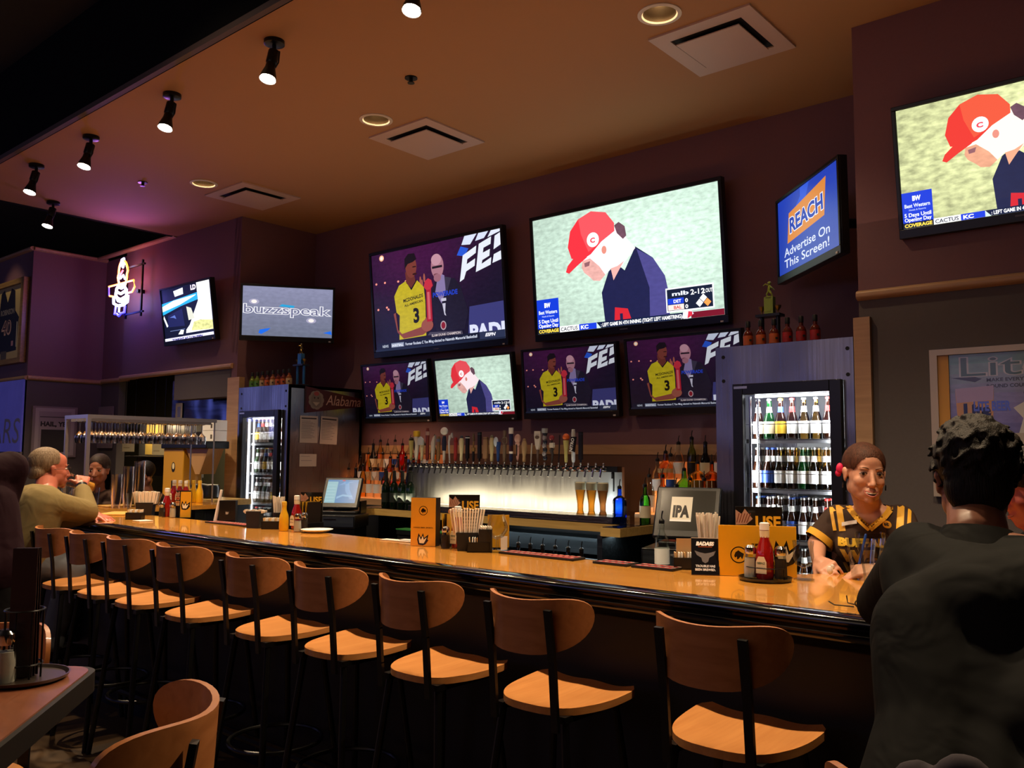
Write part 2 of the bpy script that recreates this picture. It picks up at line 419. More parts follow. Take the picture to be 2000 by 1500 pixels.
# ================================================================ ceiling fixtures
m_vent = mat('vent_metal', '#c4a898', .5); m_dark = mat('vent_dark', '#120c0a', .8)
m_bulb = mat('warm_bulb', '#ffffff', .4, emit='#ffe3bd', es=30)
VL = [('white square air diffuser nearest the right end, largest in the ceiling', (-2.169, 4.38)), ('white square air diffuser in the middle, left of two others by size', (-4.566, 4.37)), ('white square air diffuser farthest left, smallest of the three', (-6.84, 4.36))]
VL[1] = ('white square air diffuser, middle one of the three in a row', (-4.566, 4.37))
def make_vent(lbl, x, y):
    t = thing('ceiling_vent', lbl, 'air vent', (x, y, ZC), group='square air diffusers')
    f = MB(); s, i = .305, .215
    for a, b in (((-s, -s), (s, -i)), ((-s, i), (s, s)), ((-s, -i), (-i, i)), ((i, -i), (s, i))): f.bb((a[0], a[1], -.012), (b[0], b[1], 0))
    f.build('frame', m_vent, t, smooth=0)
    MB().bb((-.23, -.23, -.004), (.23, .23, -.002)).build('throat', m_dark, t, smooth=0)
    MB().bb((-.19, -.19, -.034), (.19, .19, -.028)).cyl((0, 0, -.03), (0, 0, -.002), .03).build('plaque', m_vent, t, smooth=0)
    return t
for l, (x, y) in VL: make_vent(l, x, y)
def make_can(lbl, x, y, z=ZC, r=.095, pw=12, col=(1, .72, .42)):
    t = thing('recessed_light', lbl, 'ceiling light', (x, y, z), group='recessed can lights')
    MB().lathe([(r + .022, 0), (r + .022, -.006), (r, -.008), (r - .006, 0)], n=28, cap=(False, False)).build('trim_ring', mat('can_ring', '#d8c8b4', .4), t)
    MB().lathe([(r - .004, 0), (r - .012, .06), (.05, .14), (.001, .145)], n=28, cap=(False, False)).build('reflector', mat('can_reflector', '#8a7458', .22, metal=.9), t)
    MB().sph((0, 0, .115), (.034, .034, .03)).build('bulb', m_bulb, t)
    light('SPOT', 'bulb_light', (0, 0, .06), pw, col, .03, aim=(0, 0, -3), spot=2.0, parent=t, blend=.6)
for l, (x, y) in zip(('recessed can light beside the largest air diffuser', 'recessed can light beside the middle air diffuser', 'recessed can light beside the smallest air diffuser'), CANS): make_can(l, x, y, pw=38)
make_can('glowing recessed can light in the black ceiling, top left corner', -4.35, 1.62, 4.6, .11, 26)
make_can('small recessed light in the black ceiling beyond the tan soffit', -9.55, 2.1, 4.6, .11, 20)
tag(MB().lathe([(.04, 0), (.04, -.006), (.012, -.008), (.012, -.03), (.022, -.032), (.022, -.036)], (-3.883, 3.571, ZC), 16).build('fire_sprinkler', m_bkm), 'small fire sprinkler between the large diffuser and the track lights', 'sprinkler', 'fire sprinklers')
tag(MB().lathe([(.04, 0), (.04, -.006), (.012, -.008), (.012, -.03), (.022, -.032), (.022, -.036)], (-7.237, 3.521, ZC), 16).build('fire_sprinkler', m_bkm), 'small fire sprinkler in the purple glow on the ceiling', 'sprinkler', 'fire sprinklers')

m_hot = mat('spot_lamp', '#ffffff', .4, emit='#fff1e0', es=60)
def make_track():
    t = thing('ceiling_spotlight', 'black spotlight', 'spotlight', (0, 0, ZC), group='black spotlights along the soffit edge')
    MB().lathe([(.058, 0), (.058, -.022), (.05, -.026)], n=24).cyl((0, 0, -.02), (0, 0, -.06), .012).build('canopy', m_bkm, t)
    h = thing('lamp_head', 'x', 'x'); bpy.data.objects.remove(h)
    ax = V((.02, -.05, -.19)); p0 = V((0, 0, -.06))
    mb = MB(); d = ax.normalized()
    mb.loft([mb.ring(p0 + ax * k, d, r, 18) for k, r in ((0, .02), (.03, .032), (.42, .032), (.46, .027), (.62, .03), (.9, .045), (1.0, .047))], (True, False))
    mb.build('lamp_head', m_bkm, t)
    c = p0 + ax; mb = MB(); mb.loft([mb.ring(c - d * .012, d, .04, 16), mb.ring(c - d * .002, d, .043, 16), mb.ring(c + d * .006, d, .02, 16)]); mb.build('bulb', m_hot, t, label='glowing bulb')
    mb = MB(); mb.tube([p0 + V((.03, 0, -.01)), p0 + V((.055, 0, -.02)), p0 + V((.062, -.01, -.09)), p0 + V((.05, -.02, -.12)), p0 + V((.04, -.02, -.09))], .004, 6); mb.build('power_cable', m_bk, t)
    return t
TLAB = ['black spotlight at the top edge of the view, only its glowing tip showing', 'black spotlight above the right half of the bar', 'black spotlight above the right end of the bar', 'black spotlight hanging nearest, largest of the visible row', 'black spotlight second from the right in the visible row', 'black spotlight third from the right in the visible row', 'black spotlight by the left tip of the tan soffit', 'black spotlight against the dark gap at the soffit end']
tr0 = make_track()
for i, (x, y) in enumerate(TRACK):
    t = tr0 if i == 0 else dup(tr0, (x, y, ZC))
    t.location = (x, y, ZC); t['label'] = TLAB[i]
    light('SPOT', 'bulb_light', (.02, -.06, -.27), TRACK_W, (1, .74, .46), .035, aim=(.02, -.26, -3), spot=2.1, parent=t, blend=.7)

# ================================================================ televisions
def art_fest():
    a = Art(); W, H = 16, 9
    def bg(u, v):
        r = .055 * math.exp(-((u - .35) ** 2 + (v - .95) ** 2) * 5); k = .004 + .006 * v
        return ((r + .009, .005 + k * .3, .016 + k + r * .6, 1), .4)
    a.grad(0, 0, W, H, bg, 32, 18)
    for x, y in ((1.4, 8.6), (5.3, 8.1)): a.ell(x, y, .32, .28, '#ffb890').ell(x, y, .2, .18, '#fff4e6')
    for x, y in ((.5, 6.3), (1.7, 6.3), (3.5, 6.2), (4.5, 6.1), (.6, 3.9), (1.8, 4.0), (2.0, 3.8), (3.6, 3.9)): a.ell(x, y, .14, .1, '#ff9a8a')
    for x, y in ((6.4, 5.9), (6.6, 5.6), (6.9, 6.1)): a.ell(x, y, .12, .4, '#a85a4a')
    # the big letters, cut by the upper edge
    a.poly([(11.6, 8.3), (12.0, 9), (13.4, 9), (12.6, 8.2)], '#dfe8ff'); a.poly([(13.2, 8.4), (13.6, 9), (14.7, 9), (14.2, 8.5)], '#dfe8ff'); a.poly([(14.6, 8.5), (15.0, 9), (16, 9), (16, 8.8)], '#e8eeff')
    a.poly([(11.0, 7.5), (11.5, 8.2), (12.4, 7.9), (11.9, 7.3)], '#2a5ad8')
    a.poly([(11.2, 5.2), (11.7, 7.4), (13.3, 8.0), (13.2, 7.4), (12.2, 7.0), (12.1, 6.6), (13.1, 6.95), (13.0, 6.35), (12.0, 6.0), (11.7, 5.4)], '#eef3ff')
    a.poly([(13.1, 5.8), (13.6, 8.1), (15.0, 8.5), (14.9, 7.9), (14.1, 7.7), (14.0, 7.3), (14.8, 7.5), (14.7, 6.95), (13.9, 6.7), (13.8, 6.4), (14.9, 6.8), (14.8, 6.2)], '#eef3ff')
    a.poly([(15.0, 6.3), (15.2, 7.0), (16, 7.2), (16, 6.5)], '#eef3ff'); a.poly([(15.2, 7.4), (15.4, 8.5), (16, 8.7), (16, 7.7)], '#eef3ff')
    # suited man
    a.poly([(8.1, 1.2), (7.6, 4.6), (8.2, 5.6), (9.0, 5.9), (10.6, 5.6), (11.3, 4.8), (12.0, 2.6), (11.5, 1.2)], '#201a2c', .3)
    a.poly([(8.5, 5.7), (8.2, 4.7), (8.9, 3.6), (9.5, 4.8), (9.4, 6.0), (9.0, 6.2)], '#8a7aa8')
    a.poly([(9.4, 5.9), (9.5, 4.2), (10.2, 5.7)], '#3a3448')
    a.ell(8.6, 6.9, .78, 1.05, '#b07888'); a.ell(8.5, 7.5, .62, .5, '#c894a4'); a.rect(7.95, 6.75, 9.2, 6.95, '#241a24'); a.ell(8.4, 6.2, .3, .1, '#7a4450'); a.ell(8.55, 5.9, .45, .35, '#a06878')
    # player in yellow
    a.poly([(3.3, .9), (3.5, 3.1), (3.1, 3.4), (2.9, 4.9), (3.6, 5.8), (4.5, 6.1), (5.2, 5.3), (6.0, 6.0), (6.8, 5.3), (6.9, 4.0), (6.8, 1.0)], '#c9b41e', .25)
    a.poly([(4.5, 6.1), (5.2, 5.2), (6.0, 6.0), (5.7, 6.15), (5.2, 5.55), (4.8, 6.2)], '#141018')
    a.poly([(4.6, 5.9), (4.5, 6.9), (5.6, 6.8), (5.8, 5.95), (5.2, 5.4)], '#6a3028'); a.ell(5.3, 7.3, .72, 1.0, '#7c3a30'); a.poly([(4.5, 7.2), (4.5, 8.1), (5.0, 8.5), (5.8, 8.45), (6.05, 7.9), (5.6, 7.7), (4.9, 7.6)], '#1a1018'); a.ell(5.75, 6.6, .3, .1, '#3a1614')
    a.rect(5.5, 7.2, 5.95, 7.3, '#241210')
    a.poly([(3.0, 3.4), (3.2, 1.8), (3.7, 1.4), (6.2, 1.8), (6.9, 2.6), (7.6, 2.3), (7.4, 1.5), (6.4, 1.1), (3.9, .95), (3.1, 1.6), (2.7, 3.3)], '#8a4438'); a.ell(7.0, 1.9, .75, .55, '#9a5244')
    a.text('MCDONALDS', 4.1, 4.2, .34, '#2a2410', 2.6, .03, ang=.1); a.text('ALL AMERICAN', 4.2, 3.8, .22, '#2a2410', 2.4, .03, ang=.1); a.text('3', 5.3, 2.3, 1.4, '#1a140c', .75, .04)
    # trophy
    a.poly([(7.0, 2.2), (7.1, 5.2), (7.7, 5.2), (7.7, 2.2)], '#b02030'); a.poly([(6.8, 5.3), (7.0, 5.8), (7.4, 6.0), (7.8, 5.8), (7.95, 5.3), (7.6, 5.0), (7.1, 5.0)], '#c83040'); a.rect(7.2, 2.4, 7.5, 4.8, '#d06068')
    a.text('POWERADE', 7.9, 4.25, .45, '#2440c0', 3.0, .04); a.rect(8.9, 3.8, 9.5, 4.05, '#c8c4d8'); a.poly([(9.0, 3.6), (9.4, 3.6), (9.3, 2.8), (9.4, 2.5), (9.2, 2.6)], '#c8c4d8')
    a.ell(9.0, 1.7, .35, .4, '#b8a0a8').ell(9.0, 1.7, .25, .3, '#8a1c2c'); a.poly([(7.0, 1.0), (7.3, 1.25), (11.2, 1.05), (11.3, .7)], '#4a4454'); a.text('SLAM DUNK CHAMPION', 7.5, .82, .22, '#d8c8c8', 3.5, .02)
    a.poly([(11.9, .7), (12.2, 3.0), (16, 3.1), (16, .7)], '#3c3c78'); a.text('PADI', 12.1, .15, 1.45, '#e4e8ff', 3.9, .05)
    a.rect(.3, .15, 13.2, .75, '#14182c').rect(0, 0, 16, .2, '#1c2438'); a.rect(13.2, .15, 16, .75, '#2c3450')
    a.text('NEWS', 1.0, .32, .26, '#c8d0e0', .8, .02); a.rect(2.2, .26, 3.9, .66, '#8890a8'); a.text('BASKETBALL', 2.3, .34, .24, '#f0f4ff', 1.5, .03); a.text('Former Rockets C Yao Ming elected to Naismith Memorial Basketball', 4.1, .33, .26, '#e6ecff', 8.8, .015); a.text('ESPN', 13.8, .34, .3, '#f0f0f8', 1.2, .05, .3)
    return a
def art_ball(warm=False):
    a = Art(); W, H = 16, 9
    g0 = (.55, .72, .60) if not warm else (.72, .76, .38)
    def bg(u, v):
        k = .72 + .55 * math.exp(-((u - .68) ** 2 * 3 + (v - .6) ** 2 * 3)); k2 = 1 if not warm else .95
        return ((g0[0] * k * k2, g0[1] * k * k2, g0[2] * k * k2, 1), .42 if not warm else .75)
    a.grad(0, 0, W, H, bg, 24, 14)
    skin, sk2, red = ('#ffe9ee', '#e0a8a0', '#e0303c') if not warm else ('#fff0dc', '#e0a080', '#d8342c')
    a.poly([(6.4, 0), (6.2, 2.6), (6.9, 4.1), (7.6, 4.6), (8.3, 4.0), (9.3, 5.6), (10.7, 4.6), (11.6, 3.2), (11.9, 1.6), (11.8, 0)], '#1e2046' if not warm else '#1c2244', .15)
    a.poly([(9.4, 5.4), (10.7, 4.6), (11.6, 3.2), (11.9, 1.6), (11.8, 0), (10.2, 0), (10.3, 2.5)], '#4a4684' if not warm else '#232850', .2)
    a.poly([(4.6, 5.2), (4.5, 4.7), (4.7, 4.3), (5.2, 3.9), (5.5, 3.6), (6.1, 3.5), (7.1, 4.3), (7.4, 3.9), (7.9, 4.2), (9.3, 5.5), (8.6, 6.3), (8.3, 7.2), (7.2, 7.2), (5.6, 6.2)], skin)
    a.poly([(4.6, 5.2), (4.5, 4.7), (4.7, 4.3), (5.2, 3.9), (5.5, 3.6), (6.1, 3.5), (6.6, 3.9), (6.1, 4.6), (5.3, 5.3)], sk2, .3); a.poly([(7.1, 4.3), (7.3, 3.4), (7.9, 4.2), (8.3, 4.7), (7.7, 4.4)], sk2)
    a.ell(6.6, 5.75, .22, .3, '#d88878'); a.poly([(7.6, 7.4), (8.0, 7.6), (8.5, 7.2), (8.6, 6.5), (8.3, 6.3), (7.8, 6.8)], '#6a4a58', .4); a.poly([(4.75, 5.0), (5.3, 5.1), (5.2, 4.75), (4.8, 4.7)], '#8a5a60')
    a.poly([(3.0, 4.55), (3.2, 5.0), (3.9, 5.6), (4.6, 6.0), (5.9, 6.4), (5.0, 5.4), (4.1, 4.9), (3.3, 4.4)], red)
    a.poly([(3.6, 5.5), (3.3, 6.4), (3.6, 7.6), (4.4, 8.4), (5.6, 8.8), (6.9, 8.5), (7.6, 7.6), (7.6, 7.0), (6.4, 6.4), (5.4, 5.6), (4.6, 5.3)], red)
    a.poly([(4.4, 8.4), (5.6, 8.8), (6.9, 8.5), (7.6, 7.6), (7.6, 7.0), (6.4, 6.4), (5.2, 5.8), (4.6, 7.2)], '#e85058' if not warm else '#dc5238')
    a.ell(5.65, 6.65, .55, .55, '#ffffff', 0); a.text('C', 5.4, 6.45, .4, '#e04050', .45, .05)
    a.poly([(7.2, .3), (7.3, 1.4), (8.4, 1.2), (8.7, .3)], '#c82430'); a.rect(7.7, .3, 7.95, .9, '#1e2046')
    a.rect(0, .05, 2.15, 2.7, '#1238c8'); a.text('BW', 1.05, 2.05, .4, '#ffffff', .6, .05, al='c'); a.text('Best Western', 1.07, 1.55, .3, '#e8f0ff', 1.8, .02, al='c'); a.text('Hotels & Resorts', 1.07, 1.3, .14, '#c8d8ff', 1.2, al='c'); a.text('5 Days Until', 1.07, .85, .3, '#ffffff', 1.9, .02, al='c'); a.text('Opening Day', 1.07, .5, .3, '#ffffff', 1.9, .02, al='c')
    a.rect(0, 0, 2.15, .42, '#12182c'); a.text('COVERAGE', 1.07, .08, .28, '#ffd84a', 1.95, .04, al='c')
    a.rect(2.15, 0, 16, .45, '#c8dcd8'); a.rect(2.15, 0, 4.0, .45, '#ffffff'); a.text('CACTUS', 2.25, .08, .3, '#0c1830', 1.6, .02); a.rect(4.0, 0, 5.6, .45, '#1a3cd0'); a.text('KC', 4.15, .08, .3, '#ffffff', .7, .04)
    a.poly([(5.6, .45), (6.0, 0), (12.9, 0), (12.9, .45)], '#101c3c'); a.text(': LEFT GAME IN 4TH INNING (TIGHT LEFT HAMSTRING)', 6.0, .09, .28, '#ffffff', 6.8, .03); a.rect(13.5, 0, 16, .42, '#701020'); a.poly([(12.8, .05), (12.9, .5), (13.5, .6), (13.7, .3), (13.2, -.02)], '#e8e8ff'); a.poly([(13.2, 0), (13.3, .5), (13.6, .45), (13.6, .2)], '#d03040')
    a.rect(11.6, .55, 15.3, 2.25, '#f4f8ff').rect(11.7, .65, 15.2, 2.15, '#141c30'); a.text('mlb', 12.1, 1.68, .3, '#e8f0ff', 1.3, .03); a.text('2-1', 13.55, 1.62, .38, '#ffffff', .65, .02); a.text('2', 14.35, 1.62, .38, '#ffffff', .3, .04); a.text('OUT', 14.7, 1.65, .28, '#ffffff', .5, .02)
    a.rect(11.75, 1.1, 13.0, 1.5, '#1a3cc8'); a.text('DET', 12.2, 1.18, .24, '#ffffff', .6, .02); a.rect(11.75, .68, 13.0, 1.06, '#f0d8d0'); a.text('BAL', 12.2, .75, .24, '#c03020', .6, .02); a.text('0', 13.1, 1.15, .28, '#ffffff', .22, .03); a.text('0', 13.1, .73, .28, '#ffffff', .22, .03)
    for x, y, c in ((14.5, 1.3, '#ffffff'), (14.2, .98, '#ffffff'), (14.8, .98, '#ff9a4a')): a.poly([(x - .28, y), (x, y - .28), (x + .28, y), (x, y + .28)], c)
    return a
def art_buzz():
    a = Art(); a.grad(0, 0, 16, 9, lambda u, v: ((.17 + .12 * v, .19 + .11 * v, .27 + .19 * v, 1), .2), 16, 10)
    for x, y in ((2.0, 6.2), (12.2, 3.1)): a.ell(x, y, .9, .5, '#b0acc8').ell(x, y, .5, .33, '#fff8f4')
    a.poly([(6.4, 5.5), (6.9, 5.9), (9.2, 5.7), (9.0, 5.3)], '#2ca8e0'); a.poly([(2.9, .5), (3.1, 1.1), (5.0, 1.5), (4.6, 1.0), (3.4, .3)], '#2070f0'); a.poly([(14.4, .9), (15.8, 1.3), (16, .6)], '#2070f0')
    a.otext('buzzspeak', .1, 4.1, 1.9, '#f8f8ff', '#77799a', 15.8, .045, .0); return a
def art_reach():
    a = Art(); a.grad(0, 0, 16, 9, lambda u, v: ((.015 + .03 * u * (1 - v), .05 + .045 * u * (1 - v), .42 + .05 * (v), 1), 0), 16, 9)
    a.poly([(5.5, 3.4), (9, 9), (6.5, 9), (6.5, 8), (5.0, 7)], '#2c58dc')
    a.poly([(2.6, 3.4), (12.6, 4.1), (13.2, 8.2), (3.2, 6.9)], '#e08a3c'); a.otext('REACH', 3.3, 4.5, 2.1, '#f4f6ff', '#1438b0', 9.2, .08, .035, .05)
    a.text('Advertise On', 1.6, 1.95, 1.05, '#e4ecff', 12.2, .01); a.text('This Screen!', 1.6, .6, 1.05, '#e4ecff', 12.0, .01); return a
def art_left():
    a = Art(); a.rect(0, 0, 16, 9, '#0c1028'); a.poly([(0, 4.6), (0, 6.6), (11.8, 7.4), (11.8, 6.2), (6, 5.6)], '#28a8e8'); a.poly([(0, 5.2), (6, 5.9), (11, 6.9), (11.5, 7.1), (4, 6.8), (0, 6.1)], '#f0fcff')
    a.poly([(11.8, 9), (11.9, 6), (9.8, 3.6), (8.6, 2.2), (7.4, 1.5), (7.2, .9), (16, .9), (16, 9)], '#ffffff'); a.poly([(8.4, 3.0), (8.0, 5.4), (9.5, 5.0), (10.4, 3.2)], '#d8d8c8'); a.poly([(10.0, 2.6), (9.0, 1.2), (16, .9), (16, 2.4), (12, 2.8)], '#e8e898', .6)
    a.poly([(.3, 4.5), (1.5, 2.6), (1.0, 2.4), (.1, 4.0)], '#ffffff'); a.poly([(1.4, 2.4), (1.7, 4.4), (6.6, 5.2), (7.0, 2.2)], '#1c2050'); a.poly([(2.2, 4.0), (4.0, 4.3), (4.4, 3.6), (3.4, 3.9)], '#5a70c0'); a.rect(2, 1.6, 7, 1.7, '#6878a8')
    a.poly([(4.2, 8.4), (4.6, 7.4), (7.4, 7.6), (7.4, 8.7)], '#f4f8ff'); a.text('LD', 9.9, 8.0, .9, '#f8e8f8', 1.7, .06); a.poly([(4.6, .9), (5.6, 1.6), (6.6, 1.5), (6.2, .8)], '#f8f8f0')
    a.rect(0, -.25, 16, .45, '#e8e4ff'); a.text('TONIGHT AT 7 ON ESPN', 2.4, -.1, .4, '#302880', 10, .06); a.text('SPORTS', 5, -.75, .55, '#3038b0', 5.5, .05)
    return a
ARTS = {'fest': art_fest(), 'ball': art_ball(), 'ballw': art_ball(True), 'buzz': art_buzz(), 'reach': art_reach(), 'left': art_left()}
m_scr_b = attr_mat('screen_picture_dim', emit=.55, rough=.25)
m_scr_w = attr_mat('screen_picture_bright', emit=1.35, rough=.25)
def tv(lbl, cx, cy, cz, yw, t, wd, art, mt=None, wall=None, cat='television', group=None):
    h = wd * 9 / 16; e = thing('television', lbl, cat, (cx, cy, cz), group=group, rot=(t, 0, yw))
    b = .022 if wd < 1.2 else .03; bt = b + .028
    mb = MB(); mb.bb((-wd / 2 - b, .004, -h / 2 - bt), (wd / 2 + b, .05, h / 2 + b))
    for p, q in (((-wd / 2 - b, -.006, -h / 2 - bt), (wd / 2 + b, .004, -h / 2 - .002)), ((-wd / 2 - b, -.006, h / 2 + .002), (wd / 2 + b, .004, h / 2 + b)), ((-wd / 2 - b, -.006, -h / 2 - .002), (-wd / 2 - .002, .004, h / 2 + .002)), ((wd / 2 + .002, -.006, -h / 2 - .002), (wd / 2 + b, .004, h / 2 + .002))): mb.bb(p, q)
    mb.build('bezel', m_plastic, e, bevel=.003)
    k = wd / 16; ARTS[art].build('screen', mt or m_scr, e, (-wd / 2, .003, -h / 2), sx=k)
    MB().box((0, .06, 0), (wd * .6, .03, h * .6)).build('back_cover', m_plastic, e, smooth=0)
    MB().box((0, .075, 0), (.3, .02, .3)).cyl((0, .08, 0), (0, wall or .16, 0), .03).build('wall_mount', m_bkm, e)
    if wd > .95: MB().box((0, -.007, -h / 2 - b * .9), (.07, .002, .008)).build('badge', mat('tv_badge', '#787880', .4), e)
    MB().box((wd / 2 - .02, -.008, -h / 2 - bt + .012), (.022, .003, .012)).build('sticker', m_white, e)
    return e
tv('large wall television showing a ballplayer in a red cap, centre of the wall', -3.561, 5.45, 2.950, 0, .09, 1.66, 'ball', m_scr_w)
tv('large wall television showing two men with a red trophy, upper left', -5.575, 5.45, 2.950, 0, .094, 1.66, 'fest')
tv('small television lowest at left showing the two men with trophy', -6.098, 5.47, 2.096, 0, .13, .89, 'fest', m_scr_b, .1)
tv('small television showing the ballplayer in a red cap over green', -5.092, 5.47, 2.089, 0, .15, .885, 'ball', None, .1)
tv('small television showing two men, right of the small ballplayer screen', -4.071, 5.47, 2.094, 0, .09, .89, 'fest', m_scr_b, .1)
tv('small television showing two men, partly hidden by the right cooler', -3.055, 5.47, 2.10, 0, .13, .90, 'fest', m_scr_b, .1)
tv('angled television with blue REACH advertisement in the wall corner', -1.972, 5.05, 2.912, -.788, .01, .861, 'reach', None, .56)
tv('television on the right wall showing the red cap ballplayer, cut by the frame', -.76, 4.60, 2.975, 0, .13, 1.08, 'ballw', m_scr_w, .08)
tv('television on the left wall with black and white picture, beside the neon sign', -8.29, 4.55, 2.954, .0, .14, .97, 'left', m_scr_w, .12)
tv('television showing the word buzzspeak on grey, above the left cooler', -7.10, 4.955, 2.88, .943, .055, .853, 'buzz', None, .4)

# ================================================================ the bar
BF, BB, BZ = 2.385, 2.975, 1.07
BX0, BX1 = -7.35, -.60
def rr(x0, y0, x1, y1, r, k=6, which=(1, 1, 1, 1)):
    P = []
    for (cx, cy, a0, on) in ((x1 - r, y1 - r, 0, which[2]), (x0 + r, y1 - r, PI / 2, which[3]), (x0 + r, y0 + r, PI, which[0]), (x1 - r, y0 + r, 1.5 * PI, which[1])):
        if on: P += [(cx + r * math.cos(a0 + PI / 2 * i / k), cy + r * math.sin(a0 + PI / 2 * i / k)) for i in range(k + 1)]
        else: P.append((cx + (r if math.cos(a0 + PI / 4) > 0 else -r), cy + (r if math.sin(a0 + PI / 4) > 0 else -r)))
    return P
bar = thing('bar_counter', 'long maple bar counter with black edge running across the view', 'bar counter', (0, 0, 0))
ed = .075
MB().prism(rr(BX0 + ed, BF + ed, BX1 - ed, BB, .03, which=(1, 1, 0, 0)), BZ - .035, BZ).build('bar_top', m_maple, bar, smooth=0)
MB().prism(rr(BX0 + ed, 2.9, -6.62, 4.12, .02, which=(0, 0, 0, 0)), BZ - .0345, BZ - .0005).build('bar_return_top', m_maple, bar, smooth=0)
MB().prism([(-1.36, 2.9), (BX1 - ed, 2.9), (BX1 - ed, 3.32), (-1.16, 3.32), (-1.3, 3.12)], BZ - .0345, BZ - .0005).build('bar_end_top', m_maple, bar, smooth=0)
def sweep_edge(path, prof, name, mt, parent):
    mb = MB(); rings = []
    n = len(path)
    for i, p in enumerate(path):
        a = V(path[max(i - 1, 0)]); b = V(path[min(i + 1, n - 1)]); t = (b - a); t.z = 0; t.normalize(); out = V((t.y, -t.x, 0))
        rings.append([mb.bm.verts.new(V(p) + out * u + V((0, 0, z))) for u, z in prof])
    mb.loft(rings); return mb.build(name, mt, parent, smooth=50)
R_ = .10
path = [(BX0, 4.12, BZ)] + [(BX0, 3 - .0, BZ)] + [(BX0 + R_ - R_ * math.cos(PI / 2 * i / 6), BF + R_ - R_ * math.sin(PI / 2 * i / 6), BZ) for i in range(7)] + [(BX1 - R_ + R_ * math.sin(PI / 2 * i / 6), BF + R_ - R_ * math.cos(PI / 2 * i / 6), BZ) for i in range(7)] + [(BX1, 3.32, BZ)]
prof = [(-ed, -.04), (-ed - .002, .001), (-.02, .001), (-.004, -.004), (.0, -.012), (0, -.02), (-.012, -.028), (-.012, -.034), (.006, -.044), (.008, -.058), (-.002, -.07), (-.02, -.074), (-.03, -.09), (-.05, -.1)]
sweep_edge(path, prof, 'bar_edge', m_bkedge, bar)
MB().bb((BX0 + .1, BF + .10, 0), (BX1 - .1, BF + .16, BZ - .04)).bb((BX1 - .16, BF + .12, 0), (BX1 - .1, 3.3, BZ - .04)).bb((BX0 + .1, BF + .12, 0), (BX0 + .16, 4.1, BZ - .04)).build('front_panel', mat('bar_front', '#100e0e', .5), bar, smooth=0)
MB().tube([(BX0 + .2, BF - .06, .2), (BX1 - .15, BF - .06, .2)], .022, 10).build('foot_rail', m_bkm, bar)
MB().bb((BX0 + .3, BB - .42, .85), (BX1 - .5, BB - .01, .88)).build('under_shelf', m_steelh, bar, smooth=0)

# ================================================================ bar stools
def make_stool():
    t = thing('bar_stool', 'stool', 'bar stool')
    # local: seat front towards +y, origin on the floor under the seat centre
    def outline(u):   # u 0..1 round the seat
        return None
    W2 = .19
    def seatw(v):   # v 0 rear .. 1 front -> half width
        return W2 * (1 - (1 - v) ** 3.2) ** .42 * (1 + .0 * v) if v < 1 else W2
    mb = MB(); NU, NV = 22, 18; TH = .022
    def pt(i, j):
        v = 1 - math.cos(PI / 2 * (j / NV)); v = j / NV; v = v ** 1.5 if v < 1 else v
        hw = max(.006, seatw(v)); y = -.17 + .34 * v
        u = (i / NU) * 2 - 1
        rr_ = max(0, v - .8) / .2
        hw *= 1 - .13 * rr_ ** 3 ; y += .012 * (1 - u * u) * (1 if v > .5 else 0) * v
        x = u * hw
        dish = -.010 * max(0, 1 - (x / .16) ** 2) * max(0, 1 - ((y + .0) / .17) ** 2) + .012 * abs(u) ** 3 * v ** 2 - .010 * (1 - abs(u)) * 0
        wv = .006 * math.cos(x / .19 * PI * 2) * max(0, v - .6)
        return V((x, y, .76 + dish + wv))
    mb.slab(lambda a, b: (pt(a * NU, b * NV) - V((0, 0, TH / 2)), V((0, 0, 1))), NU, NV, TH)
    mb.build('seat', m_ply, t, smooth=50)
    # backrest: curved kidney-shaped plywood
    hwb = .192
    def bp(u, v):
        a = u * 2 - 1; a = math.sin(a * PI / 2)
        k = max(0., 1 - abs(a) ** 2.6) ** .5; kt = max(0., 1 - abs(a) ** 5) ** .5
        mid = 1.03; zt = mid + (.048 + .01 * a * a) * kt - .004 * math.cos(a * PI); zb = mid - .115 * k
        z = zb + (zt - zb) * v
        if k < .02: z = mid + (v - .5) * .004
        x = hwb * math.sin(a * 1.1) / math.sin(1.1); y = -.215 + .135 * abs(a) ** 2.1 - .05 * (z - .99)
        n = V((-a * .9, 1, .04)).normalized(); return V((x, y, z)), n
    MB().slab(bp, 26, 10, .012).build('backrest', m_plyd, t, smooth=50)
    for s in (-1, 1):
        x = s * .118
        mb = MB(); pts = [(x, -.172, .70), (x, -.178, .78), (x, -.188, .9), (x * 1.0, -.212, 1.05)]
        for a, b in zip(pts, pts[1:]):
            a, b = V(a), V(b); mb.box((a + b) / 2, (.024, .012, (b - a).length + .004), rot=(math.atan2(-(b - a).y, (b - a).z) * -1 if 0 else math.atan2(-(b.y - a.y), b.z - a.z), 0, 0))
        mb.build('back_post', m_bkm, t, smooth=0)
    MB().box((0, .02, .728), (.26, .03, .02)).box((-.12, 0, .728), (.03, .3, .02)).box((.12, 0, .728), (.03, .3, .02)).build('seat_frame', m_bkm, t, smooth=0)
    for sx in (-1, 1):
        for sy in (-1, 1):
            MB().cyl((sx * .12, sy * .13, .725), (sx * .2, sy * .2, .0), .013, .013, 10).build('leg', m_bkm, t)
    rg = [(.178 * math.cos(2 * PI * i / 28) * 1.08, .178 * math.sin(2 * PI * i / 28) * 1.08, .3) for i in range(28)]
    MB().tube(rg, .009, 8, closed=True).build('foot_ring', m_bkm, t)
    return t
SX = [-1.086, -1.687, -2.213]
for q in (((737, 1238), (850, 1260)), ((595, 1209), (684, 1231)), ((450, 1179), (527, 1196)), ((355, 1158), (386, 1177)), (None, (277, 1143)), (None, (222, 1141))):
    l = atz(*q[0], .76).x if q[0] else None; r_ = atz(*q[1], .76).x
    SX.append((l + r_) / 2 if l is not None else r_ - .185)
